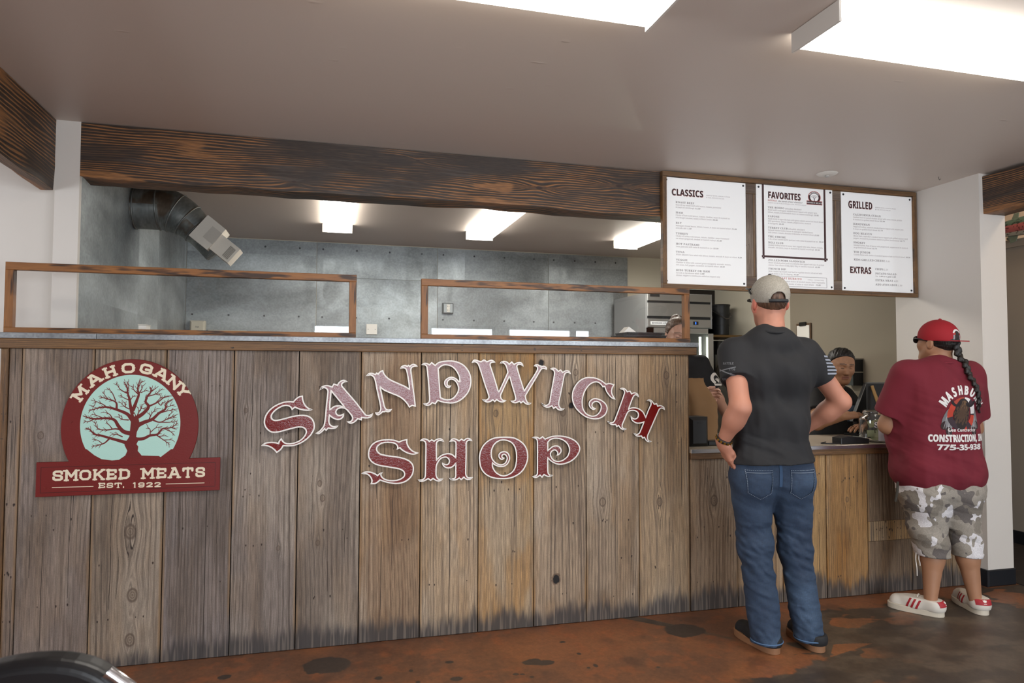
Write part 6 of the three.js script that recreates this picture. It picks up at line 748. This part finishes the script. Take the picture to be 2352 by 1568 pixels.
// ---------------------------------------------------------------- kitchen equipment
const stainless = std(0xb4b4b2, 0.3, { metalness: 0.85 }), blackPl = std(0x17181a, 0.45), paper = std(0xe6e3dc, 0.8);
{ const Z = -2.75, x0 = 3.108, x1 = 3.855, Y = p => onZ(1560, p, Z).y, top = Y(674), g = thing('upright_fridge', 'tall stainless glass-door fridge behind the woman', 'fridge', V((x0 + x1) / 2, 0, -3.1));
  part(g, 'cabinet', merge([bx(x0, x0 + 0.03, 0.08, top, -3.5, Z), bx(x1 - 0.03, x1, 0.08, top, -3.5, Z), bx(x0, x1, 0.08, top, -3.52, -3.5), bx(x0 + 0.03, x1 - 0.03, 0.08, 0.14, -3.5, Z), bx(x0 + 0.03, x1 - 0.03, Y(735), top - 0.03, -3.49, Z - 0.02), bx(x0 + 0.03, x1 - 0.03, top - 0.02, top, -3.49, Z)]), std(0x9a9c9c, 0.45, { metalness: 0.3 }));
  part(g, 'plinth', bx(x0 + 0.03, x1 - 0.03, 0, 0.08, -3.45, Z - 0.05), blackPl);
  part(g, 'top_panel', cbox(x0 + 0.02, x1 - 0.02, Y(692), top - 0.004, Z - 0.02, Z + 0.012, 0.003), stainless);
  part(g, 'name_plate', cbox(x0 + 0.045, x0 + 0.15, Y(683), Y(676), Z + 0.012, Z + 0.016, 0.001), blackPl); part(g, 'middle_panel', cbox(x0 + 0.02, x1 - 0.02, Y(727), Y(697), Z - 0.02, Z + 0.012, 0.003), stainless);
  part(g, 'handle_slot', bx(x0 + 0.02, x1 - 0.02, Y(697), Y(692), Z - 0.02, Z + 0.002), blackPl); part(g, 'handle_slot', bx(x0 + 0.02, x1 - 0.02, Y(733), Y(727), Z - 0.02, Z + 0.002), blackPl);
  part(g, 'control_panel', cbox(x0 + 0.02, x1 - 0.02, Y(752), Y(733), Z - 0.02, Z + 0.012, 0.003), stainless);
  part(g, 'label', cbox(x0 + 0.05, x0 + 0.25, Y(747), Y(739), Z + 0.012, Z + 0.015, 0.0005), new THREE.MeshStandardMaterial({ roughness: 0.4, map: canvasTex(256, 48, (c, w, h) => { c.fillStyle = '#d5d8da'; c.fillRect(0, 0, w, h); c.fillStyle = '#3f7fb5'; c.fillRect(w - 22, 0, 22, h); c.fillStyle = '#4a5258'; c.font = 'bold 30px sans-serif'; c.textAlign = 'center'; c.fillText('BEVERAGE-AIR', w / 2 - 6, 35, 215); }) }));
  const dx = onZ(1596, 742, Z).x; part(g, 'display', cbox(dx - 0.028, dx + 0.032, Y(745), Y(737.5), Z + 0.012, Z + 0.016, 0.001), blackPl); part(g, 'display_digit', bx(dx - 0.004, dx + 0.006, Y(744), Y(739), Z + 0.016, Z + 0.0165), new THREE.MeshStandardMaterial({ color: 0x2266ff, emissive: 0x2a6cff, emissiveIntensity: 2 }));
  const d0 = 0.16, d1 = Y(754), door = part(g, 'door', merge([bx(x0 + 0.01, x1 - 0.01, d1 - 0.05, d1, Z, Z + 0.04), bx(x0 + 0.01, x1 - 0.01, d0, d0 + 0.06, Z, Z + 0.04), bx(x0 + 0.01, x0 + 0.07, d0, d1, Z, Z + 0.04), bx(x1 - 0.07, x1 - 0.01, d0, d1, Z, Z + 0.04)]), stainless, 'stainless door frame'); part(door, 'glass_pane', bx(x0 + 0.06, x1 - 0.06, d0 + 0.05, d1 - 0.04, Z + 0.015, Z + 0.02), glass); part(door, 'handle', cbox(x0 + 0.02, x0 + 0.05, 0.9, 1.2, Z + 0.04, Z + 0.08, 0.008), blackPl);
  for (const y of [0.5, 0.85, 1.2, 1.5]) part(g, 'shelf', bx(x0 + 0.04, x1 - 0.04, y, y + 0.012, -3.45, Z - 0.06), std(0xe6e6e4, 0.5));
  part(g, 'light_tube', cyl(V(x1 - 0.11, 0.3, Z - 0.05), V(x1 - 0.11, d1 - 0.08, Z - 0.05), 0.012), new THREE.MeshStandardMaterial({ color: 0xffffff, emissive: 0xf4ffe8, emissiveIntensity: 5 }), 'glowing light tube'); const L = new THREE.PointLight(0xf4ffe8, 1.2); L.position.set(x1 - 0.16, 1.3, Z - 0.12); scene.add(L); }
{ const zS = -3.05, y = onZ(1665, 769, zS).y, g = thing('wall_shelf', 'brass-edged shelf beside the fridge holding two black tubs', 'shelf', V(4.15, y - 0.03, -3.3)), dm = std(0x2c2620, 0.8);
  struct('trim_2', bx(3.88, 4.419, 0, 2.6, -3.649, -3.62), dm, 'dark panel behind the shelf'); part(g, 'board', cbox(3.88, 4.41, y - 0.025, y, -3.61, zS, 0.003), std(0x6e5228, 0.4, { metalness: 0.3 })); for (const x of [3.9, 4.37]) part(g, 'bracket', bx(x, x + 0.02, y - 0.2, y - 0.025, -3.61, -3.5), dm); part(g, 'hook_rail', cyl(V(3.9, y - 0.06, zS - 0.01), V(4.39, y - 0.06, zS - 0.01), 0.008), stainless);
  const tubP = h => [[0.0, 0], [0.085, 0], [0.088, 0.01], [0.09, h * 0.3], [0.094, h * 0.31], [0.094, h * 0.36], [0.092, h * 0.37], [0.095, h * 0.62], [0.1, h * 0.63], [0.1, h * 0.7], [0.097, h * 0.71], [0.1, h * 0.95], [0.106, h * 0.95], [0.106, h], [0, h]].map(p => new THREE.Vector2(p[0], p[1]));
  for (const [x, h, w] of [[4.0, 0.3, 'shorter'], [4.23, 0.34, 'taller']]) { const t = thing('plastic_tub', 'black ribbed plastic tub on the shelf, the ' + w + ' one', 'tub', V(x, y, -3.2)); part(t, 'body', new THREE.LatheGeometry(tubP(h), 32).translate(x, y, -3.2), blackPl); part(t, 'handle', tube([V(x - 0.1, y + h * 0.8, -3.2), V(x - 0.06, y + h * 0.6, -3.08), V(x, y + h * 0.52, -3.07), V(x + 0.06, y + h * 0.6, -3.08), V(x + 0.1, y + h * 0.8, -3.2)], 0.004, 24, 6), std(0x55504a, 0.4)); }
  for (const [x, r, w] of [[3.96, 0.06, 'small'], [4.13, 0.09, 'large'], [4.31, 0.075, 'middle-sized']]) { const yy = y - 0.075, t = thing('frying_pan', w + ' dark pan hanging under the shelf with tubs', 'pan', V(x, yy - 0.45, zS + 0.05)); part(t, 'handle', tube([V(x, yy, zS + 0.03), V(x, yy - 0.1, zS + 0.035), V(x, yy - 0.22, zS + 0.045)], 0.009, 12, 6), blackPl); part(t, 'bowl', new THREE.LatheGeometry([[0, 0], [r * 0.8, 0], [r, 0.035], [r - 0.004, 0.036], [r * 0.78, 0.005], [0, 0.005]].map(p => new THREE.Vector2(p[0], p[1])), 32).rotateX(Math.PI / 2).translate(x, yy - 0.22 - r, zS + 0.03), std(0x2b2722, 0.3, { metalness: 0.5 })); } }
{ const c = onX(1846, 756, 4.29), g = thing('clipboard', 'brown clipboard with papers hung on the darkened kitchen wall', 'clipboard', V(4.29, c.y - 0.12, c.z)); part(g, 'board', cbox(4.285, 4.299, c.y - 0.2, c.y + 0.055, c.z - 0.1, c.z + 0.1, 0.003), std(0x5b432c, 0.6)); part(g, 'papers', bx(4.281, 4.286, c.y - 0.19, c.y + 0.035, c.z - 0.085, c.z + 0.085), paper); part(g, 'clip', cbox(4.272, 4.288, c.y + 0.03, c.y + 0.065, c.z - 0.045, c.z + 0.045, 0.003), std(0x33302c, 0.35, { metalness: 0.7 })); }
{ const a = onX(1963, 824, 4.29), b = onX(1981, 885, 4.29), g = thing('wall_pocket', 'black two-slot file holder on the wall behind the cashier', 'file holder', V(4.26, b.y, (a.z + b.z) / 2)), z0 = Math.min(a.z, b.z) - 0.06, z1 = Math.max(a.z, b.z); part(g, 'holder', bx(4.2, 4.299, b.y, a.y, z0, z1), blackPl); for (const y of [a.y, (a.y + b.y) / 2]) part(g, 'lip', bx(4.195, 4.299, y - 0.006, y + 0.004, z0 - 0.004, z1 + 0.004), std(0x8b8578, 0.5)); }

// ---------------------------------------------------------------- on the tall counter
{ const r = rng(77), zc = -0.27, y0 = TOPY + 0.026, sizes = [[1408, 1512], [1412, 1510], [1418, 1514], [1428, 1506]]; sizes.forEach(([a, b], i) => { const x0 = onZ(a, 765, zc).x, x1 = onZ(b, 765, zc).x, y = y0 + i * 0.017; const t = thing('food_tray', ['lowest', 'second lowest', 'second highest', 'topmost'][i] + ' of the stacked black trays on the tall counter', 'tray', V((x0 + x1) / 2, y, zc), 'stacked black trays'); const dz = 0.01 * (r() - 0.5); part(t, 'base', cbox(x0, x1, y, y + 0.01, zc - 0.09 + dz, zc + 0.09 + dz, 0.003), blackPl); part(t, 'rim', merge([bx(x0 - 0.003, x1 + 0.003, y + 0.01, y + 0.016, zc + 0.083 + dz, zc + 0.093 + dz), bx(x0 - 0.003, x1 + 0.003, y + 0.01, y + 0.016, zc - 0.093 + dz, zc - 0.083 + dz), bx(x0 - 0.003, x0 + 0.006, y + 0.01, y + 0.016, zc - 0.09 + dz, zc + 0.09 + dz), bx(x1 - 0.006, x1 + 0.003, y + 0.01, y + 0.016, zc - 0.09 + dz, zc + 0.09 + dz)]), blackPl); });
  const p = onZ(1440, 757, zc), q = y0 + 0.07, s = new THREE.Shape([new THREE.Vector2(-0.04, 0), new THREE.Vector2(-0.005, 0.035), new THREE.Vector2(0.03, 0.012), new THREE.Vector2(0.045, 0)]); single('paper_sheet', new THREE.ExtrudeGeometry(s, { depth: 0.07, bevelEnabled: false }).translate(p.x, q - 0.003, zc - 0.03), paper, 'crumpled white paper sheet on top of the black trays', 'paper'); }
{ const zc = -0.3, a = onZ(322, 748, zc), b = onZ(340, 764, zc), g = thing('paper_stack', 'small white box of tissue standing on the tall counter by the post', 'box', V((a.x + b.x) / 2, TOPY + 0.026, zc)); part(g, 'body', cbox(a.x, b.x, TOPY + 0.026, a.y, zc - 0.05, zc + 0.04, 0.003), paper); part(g, 'lid', cbox(a.x - 0.002, b.x + 0.002, a.y, a.y + 0.006, zc - 0.052, zc + 0.042, 0.002), std(0xc9c6bd, 0.7)); }

// ---------------------------------------------------------------- on the low counter
const CY = 0.9135;
{ const zc = -0.12, a = onZ(1579, 957, zc), b = onZ(1623, 957, zc), x0 = Math.max(a.x, 2.09), g = thing('receipt_printer', 'black box printer at the end of the tall counter', 'printer', V((x0 + b.x) / 2, CY, zc)); part(g, 'body', cbox(x0, b.x, CY, a.y, zc - 0.13, zc + 0.03, 0.02), blackPl); part(g, 'slot', bx(x0 + 0.02, b.x - 0.02, a.y - 0.001, a.y + 0.001, zc - 0.06, zc - 0.05), std(0x050505, 0.6)); part(g, 'badge', bx(x0 + 0.05, x0 + 0.075, a.y - 0.04, a.y - 0.03, zc + 0.03, zc + 0.031), std(0x0c0c0d, 0.3));
  const r0 = b.x + 0.03; single('receipt', new THREE.PlaneGeometry(0.05, 0.09, 4, 6).rotateX(-0.15).translate(r0, CY + 0.047, zc - 0.09), std(0xe6e3dc, 0.8, { side: THREE.DoubleSide }), 'white paper receipt standing beside the black printer', 'receipt');
  const t = thing('card_reader', 'small black card reader under the woman’s hand', 'card reader', V(r0 + 0.05, CY, zc - 0.03)); part(t, 'body', cbox(r0 - 0.02, r0 + 0.13, CY, CY + 0.03, zc - 0.08, zc + 0.0, 0.006), blackPl); part(t, 'screen', bx(r0, r0 + 0.1, CY + 0.03, CY + 0.0305, zc - 0.06, zc - 0.03), std(0x30343a, 0.2)); }
{ const zc = -0.4, x0 = onZ(1576, 900, zc).x, x1 = onZ(1640, 930, zc).x, yT = onZ(1600, 868, zc).y, g = thing('paper_bag', 'brown kraft paper bag gripped at its folded top', 'bag', V((x0 + x1) / 2, CY, zc)), n = 22, m = 18, pos = [], idx = [], kraft = std(0x8a6a48, 0.85);
  for (let j = 0; j <= m; j++) for (let i = 0; i <= n; i++) { const t = j / m, a = i / n * 6.2832, top = sstep(0.55, 1, t), w = (x1 - x0) / 2 * lerp(1, 0.72, top), d = lerp(0.075, 0.012, top), c = Math.cos(a), s = Math.sin(a), sq = 1 / Math.pow(Math.pow(Math.abs(c), 5) + Math.pow(Math.abs(s), 5), 0.2); const cr = 0.008 * (vn(i * 0.9, j * 0.7, 161) - 0.5); pos.push((x0 + x1) / 2 - 0.05 * top + c * sq * (w + cr), CY + t * (yT - CY) + 0.01 * (vn(i, 3, 163) - 0.5) * t, zc + s * sq * (d + cr)); }
  for (let j = 0; j < m; j++) for (let i = 0; i < n; i++) { const a = j * (n + 1) + i; idx.push(a, a + n + 1, a + 1, a + 1, a + n + 1, a + n + 2); } const q = new THREE.BufferGeometry(); q.setAttribute('position', new THREE.Float32BufferAttribute(pos, 3)); q.setAttribute('uv', new THREE.Float32BufferAttribute(new Float32Array(pos.length / 3 * 2), 2)); q.setIndex(idx); q.computeVertexNormals(); kraft.side = THREE.DoubleSide; part(g, 'bag_body', q, kraft); part(g, 'bag_bottom', bx(x0 + 0.01, x1 - 0.01, CY, CY + 0.004, zc - 0.065, zc + 0.065), kraft); }
{ // register screen on its stand, seen from behind
  const zc = -0.5, P = (x, y, dz = 0) => onZ(x, y, zc + dz), A = P(1988, 880), B_ = P(1956, 966), C = P(2010, 966), E2 = P(2022, 886), g = thing('register_screen', 'black register screen turned towards the cashier', 'screen', V((B_.x + C.x) / 2, CY, zc));
  const quad = (pts, d) => { const s = new THREE.Shape(pts.map(p => new THREE.Vector2(p.x, p.y))); return new THREE.ExtrudeGeometry(s, { depth: d, bevelEnabled: true, bevelSize: 0.004, bevelThickness: 0.003, bevelSegments: 2 }).translate(0, 0, zc - d / 2); };
  part(g, 'back_shell', quad([B_, C, E2, A], 0.03), blackPl); part(g, 'edge', tube([A, A.clone().lerp(B_, 0.5), B_], 0.0022, 12, 6).translate(-0.003, 0, 0.012), std(0x8f8d88, 0.4)); part(g, 'stand', merge([bx(B_.x + 0.03, C.x - 0.02, CY, B_.y + 0.05, zc - 0.02, zc + 0.02), cbox(B_.x + 0.0, C.x, CY, CY + 0.014, zc - 0.08, zc + 0.08, 0.004)]), blackPl); }
{ // easel chalkboard
  const zc = -0.3, P = (x, y) => onZ(x, y, zc), x0 = P(1992, 900).x, x1 = 3.93, yT = P(2030, 879).y, g = thing('chalkboard_sign', 'small chalkboard sign with coloured chalk beside the tip jar', 'sign', V((x0 + x1) / 2, CY, zc));
  const map = canvasTex(512, 512, (c, w, h) => { c.fillStyle = '#26282a'; c.fillRect(0, 0, w, h); c.lineCap = 'round'; c.lineWidth = 14; c.strokeStyle = '#e0542e'; c.beginPath(); c.moveTo(235, 50); c.lineTo(262, 110); c.moveTo(282, 60); c.lineTo(262, 110); c.stroke(); c.strokeStyle = '#5f95c4'; c.beginPath(); c.arc(235, 160, 34, 2.8, 6.2); c.stroke(); c.beginPath(); c.moveTo(205, 170); c.lineTo(270, 150); c.stroke(); c.strokeStyle = '#d8d6d0'; c.lineWidth = 11; c.beginPath(); c.moveTo(300, 300); c.quadraticCurveTo(310, 370, 350, 350); c.moveTo(352, 300); c.quadraticCurveTo(372, 400, 392, 440); c.quadraticCurveTo(360, 480, 330, 430); c.stroke(); });
  part(g, 'board', cbox(x0, x1, CY + 0.005, yT, zc - 0.012, zc, 0.003), std(0xffffff, 0.7, { map })); part(g, 'edge_strip', merge([bx(x0, x1, yT - 0.004, yT + 0.004, zc - 0.014, zc + 0.002)]), std(0x5c5c58, 0.5));
  const a = onZ(2010, 886, -0.26), b = onZ(2049, 1003, -0.16); part(g, 'easel_leg', cyl(V(a.x, a.y, -0.29), V(b.x, CY + 0.014, -0.17), 0.011, 0.012, 4), std(0xa5834f, 0.6), 'pale wooden easel leg'); }
{ // tip jar
  const zc = -0.1, a = onZ(1981, 1000, zc), b = onZ(2040, 1000, zc), R = (b.x - a.x) / 2 * 0.96, cx = (a.x + b.x) / 2, hT = onZ(2010, 942, zc).y - CY, g = thing('tip_jar', 'wide glass tip jar filled with folded banknotes', 'jar', V(cx, CY, zc));
  const prof = [[0, 0.002], [R * 0.9, 0.002], [R, 0.012], [R, hT * 0.7], [R * 0.94, hT * 0.79], [R * 0.74, hT * 0.84], [R * 0.74, hT * 0.9], [R * 0.78, hT * 0.91], [R * 0.78, hT * 0.97], [R * 0.74, hT], [R * 0.7, hT * 0.97], [R * 0.7, hT * 0.83], [R * 0.9, hT * 0.77], [R * 0.955, hT * 0.7], [R * 0.955, 0.016], [R * 0.88, 0.007], [0, 0.007]].map(p => new THREE.Vector2(p[0], p[1]));
  part(g, 'glass', new THREE.LatheGeometry(prof, 40).translate(cx, CY, zc), new THREE.MeshPhysicalMaterial({ color: 0xffffff, roughness: 0.03, transmission: 1, thickness: 0.003, ior: 1.45 }));
  const lab = new THREE.CylinderGeometry(R * 1.006, R * 1.006, hT * 0.62, 18, 1, true, -0.95, 1.05).translate(cx, CY + hT * 0.38, zc); part(g, 'sticker', lab, printMat(192, 224, (c, w, h) => { c.clearRect(0, 0, w, h); c.fillStyle = '#c9c9cc'; c.fillRect(70, 60, 122, 164); c.fillStyle = '#e9e9ea'; c.font = 'bold 84px serif'; c.textAlign = 'center'; c.lineWidth = 14; c.strokeStyle = '#4a4a52'; c.strokeText('SVO', 112, 74, 170); c.fillText('SVO', 112, 74, 170); }, 0.4), 'pale sticker with lettering');
  const r = rng(9); for (let i = 0; i < 5; i++) { const w = R * 0.92, bill = new THREE.PlaneGeometry(w, w * 0.5, 6, 3), p = bill.attributes.position, u = rng(60 + i); for (let k = 0; k < p.count; k++) p.setZ(k, 0.01 * Math.sin(p.getX(k) * 60 + i * 2)); bill.rotateX(-0.9 + 1.6 * r()).rotateY(r() * 6.3).rotateZ(0.7 * (r() - 0.5)).translate(cx + (r() - 0.5) * R * 0.5, CY + 0.03 + hT * 0.11 * i, zc + (r() - 0.5) * R * 0.5); const m = thing('banknote', ['lowest', 'second lowest', 'middle', 'second highest', 'topmost'][i] + ' crumpled green banknote in the tip jar', 'banknote', V(cx, CY + 0.01, zc), 'banknotes in the tip jar'); part(m, 'note', bill, std([0x8d9470, 0x9aa07e, 0x7c8464][i % 3], 0.8, { side: THREE.DoubleSide })); } }
{ const zc = -0.06, a = onZ(1918, 996, zc), b = onZ(1990, 1006, zc), g = thing('payment_terminal', 'black payment terminal lying on the service counter', 'card terminal', V((a.x + b.x) / 2, CY, zc)); part(g, 'body', new THREE.ExtrudeGeometry(new THREE.Shape([[-0.1, 0], [0.1, 0], [0.1, 0.022], [0.04, 0.032], [-0.05, 0.04], [-0.1, 0.03]].map(p => new THREE.Vector2(...p))), { depth: 0.075, bevelEnabled: true, bevelSize: 0.004, bevelThickness: 0.004, bevelSegments: 2 }).translate((a.x + b.x) / 2, CY + 0.004, zc - 0.04), blackPl); part(g, 'screen', new THREE.BoxGeometry(0.055, 0.002, 0.05).rotateZ(-0.16).translate((a.x + b.x) / 2 + 0.062, CY + 0.037, zc), std(0x9aa39a, 0.2));
  single('power_cord', tube([V(a.x + 0.03, CY + 0.006, zc + 0.03), V(a.x - 0.06, CY + 0.005, zc + 0.035), V(a.x - 0.1, CY + 0.005, zc), V(a.x - 0.02, CY + 0.005, zc - 0.06)], 0.0035, 30, 6), blackPl, 'thin black cord looping from the payment terminal', 'cord'); }
{ const p = onZ(2062, 985, -0.1); const g = thing('paper_cup', 'white paper cup partly behind the man in dark red', 'cup', V(p.x + 0.06, CY, -0.1)); part(g, 'cup_body', new THREE.LatheGeometry([[0, 0.002], [0.026, 0], [0.036, 0.088], [0.0385, 0.09], [0.036, 0.092], [0.034, 0.088], [0.024, 0.004]].map(q => new THREE.Vector2(...q)), 28).translate(p.x + 0.06, CY, -0.1), paper); }

// ---------------------------------------------------------------- next room and foreground
{ const fl = struct('floor_east', bx(4.34, 5.34, 0, 0.004, -1.9, 2.2), std(0x1d1512, 0.8), 'red clay tile floor in the next room'), r = rng(5), tm = [0x6d3524, 0x5e2c1e, 0x77402a, 0x643020].map(c => std(c, 0.45)); for (let i = 0; i < 4; i++) for (let j = 0; j < 16; j++) part(fl, 'tile', cbox(4.345 + i * 0.25, 4.589 + i * 0.25, -0.009, 0.0, 0, 0.244, 0.003).rotateX(Math.PI / 2).translate(0, 0.004, -1.89 + j * 0.25), tm[Math.floor(r() * 4)]); }
{ // trout model on the ledge
  const X = 5.28, c0 = onX(2306, 527, X), c1 = onX(2352, 528, X), g = thing('fish_model', 'painted trout model with a red stripe above the ledge', 'fish model', V(X, c0.y - 0.1, c0.z + 0.3));
  const map = dataTex(256, 128, (u, v) => { const y = Math.abs(v * 2 - 1), n = vn(u * 60, v * 40, 171); let c = v > 0.25 && v < 0.75 ? [82, 104, 90] : [168, 164, 150]; const k = Math.abs(Math.abs(v - 0.5) - 0.27); if (k < 0.07) c = [160, 88, 88]; if (n > 0.78) c = c.map(q => q * 0.55); return c; });
  const N = 24, M = 18, pos = [], uv = [], idx = [], L0 = 0.9; for (let i = 0; i <= N; i++) for (let j = 0; j <= M; j++) { const t = i / N, a = j / M * 6.2832, h = 0.078 * Math.pow(Math.sin(Math.PI * Math.min(1, 0.12 + t * 0.8)), 0.6) * (t > 0.97 ? 0.3 : 1) * (t < 0.1 ? 0.75 + 2.5 * t : 1); pos.push(X + Math.sin(a) * h * 0.42, c0.y + Math.cos(a) * h + 0.0, c0.z - 0.12 + t * L0); uv.push(t, j / M); } for (let i = 0; i < N; i++) for (let j = 0; j < M; j++) { const a = i * (M + 1) + j; idx.push(a, a + 1, a + M + 1, a + 1, a + M + 2, a + M + 1); }
  for (let i = 0; i < uv.length; i += 2) uv[i + 1] = (uv[i + 1] + 0.5) % 1.0001; const q = new THREE.BufferGeometry(); q.setAttribute('position', new THREE.Float32BufferAttribute(pos, 3)); q.setAttribute('uv', new THREE.Float32BufferAttribute(uv, 2)); q.setIndex(idx); q.computeVertexNormals(); part(g, 'fish_body', q, std(0xffffff, 0.4, { map, side: THREE.DoubleSide }));
  const fin = std(0x6d7a6c, 0.5), mk = (pts) => new THREE.ExtrudeGeometry(new THREE.Shape(pts.map(p => new THREE.Vector2(p[0], p[1]))), { depth: 0.006, bevelEnabled: false }).rotateY(-Math.PI / 2).translate(X + 0.003, c0.y, c0.z); part(g, 'tail_fin', mk([[-0.1, 0.02], [-0.24, 0.11], [-0.2, 0], [-0.24, -0.11], [-0.1, -0.02]]), fin); part(g, 'back_fin', mk([[0.06, 0.05], [0.09, 0.11], [0.13, 0.11], [0.12, 0.06]]), fin); part(g, 'belly_fin', mk([[0.03, -0.05], [0.05, -0.12], [0.1, -0.11], [0.12, -0.06]]), fin);
  for (const s of [0.02, 0.17]) part(g, 'mount_bracket', bx(X + 0.0, 5.35, c0.y - 0.09, c0.y - 0.07, c0.z + s, c0.z + s + 0.02), std(0x6a655e, 0.5)); }
{ // black chair close by
  const d = ray(110, 1500).normalize(), t = 1.42, c = EYE.clone().addScaledVector(d, t), g = thing('padded_chair', 'black padded chair with a chrome frame, its back towards the sign', 'chair', V(c.x - 0.02, 0, c.z + 0.22)), ch = std(0xc9c9cc, 0.15, { metalness: 0.95 }), bk = std(0x121215, 0.4), cx = c.x - 0.02, top = c.y;
  const s = new THREE.Shape(); s.moveTo(-0.13, -0.32); s.lineTo(0.13, -0.32); s.bezierCurveTo(0.165, -0.12, 0.15, 0, 0, 0); s.bezierCurveTo(-0.15, 0, -0.165, -0.12, -0.13, -0.32);
  part(g, 'backrest', new THREE.ExtrudeGeometry(s, { depth: 0.02, bevelEnabled: true, bevelSize: 0.018, bevelThickness: 0.02, bevelSegments: 6, curveSegments: 20 }).translate(cx, top - 0.018, c.z - 0.01), bk, 'rounded black padded back');
  part(g, 'back_frame', tube([V(cx - 0.175, 0.45, c.z + 0.02), V(cx - 0.175, top - 0.2, c.z + 0.02), V(cx - 0.165, top - 0.05, c.z + 0.02), V(cx - 0.13, top - 0.02, c.z + 0.02)], 0.011, 20, 8), ch, 'chrome tube'); part(g, 'back_frame', tube([V(cx + 0.175, 0.45, c.z + 0.02), V(cx + 0.172, top - 0.2, c.z + 0.02), V(cx + 0.16, top - 0.08, c.z + 0.02), V(cx + 0.11, top - 0.03, c.z + 0.02)], 0.011, 20, 8), ch, 'chrome tube');
  part(g, 'seat', cbox(cx - 0.2, cx + 0.2, 0.42, 0.48, c.z + 0.03, c.z + 0.43, 0.02), bk); for (const [x, z] of [[-0.175, 0.02], [0.175, 0.02], [-0.175, 0.4], [0.175, 0.4]]) part(g, 'leg', cyl(V(cx + x * 1.05, 0, c.z + z), V(cx + x, 0.44, c.z + z), 0.011), ch); }
scene.traverse(o => { if (o.isMesh) { o.castShadow = true; o.receiveShadow = true; } });
renderer.render(scene, camera);
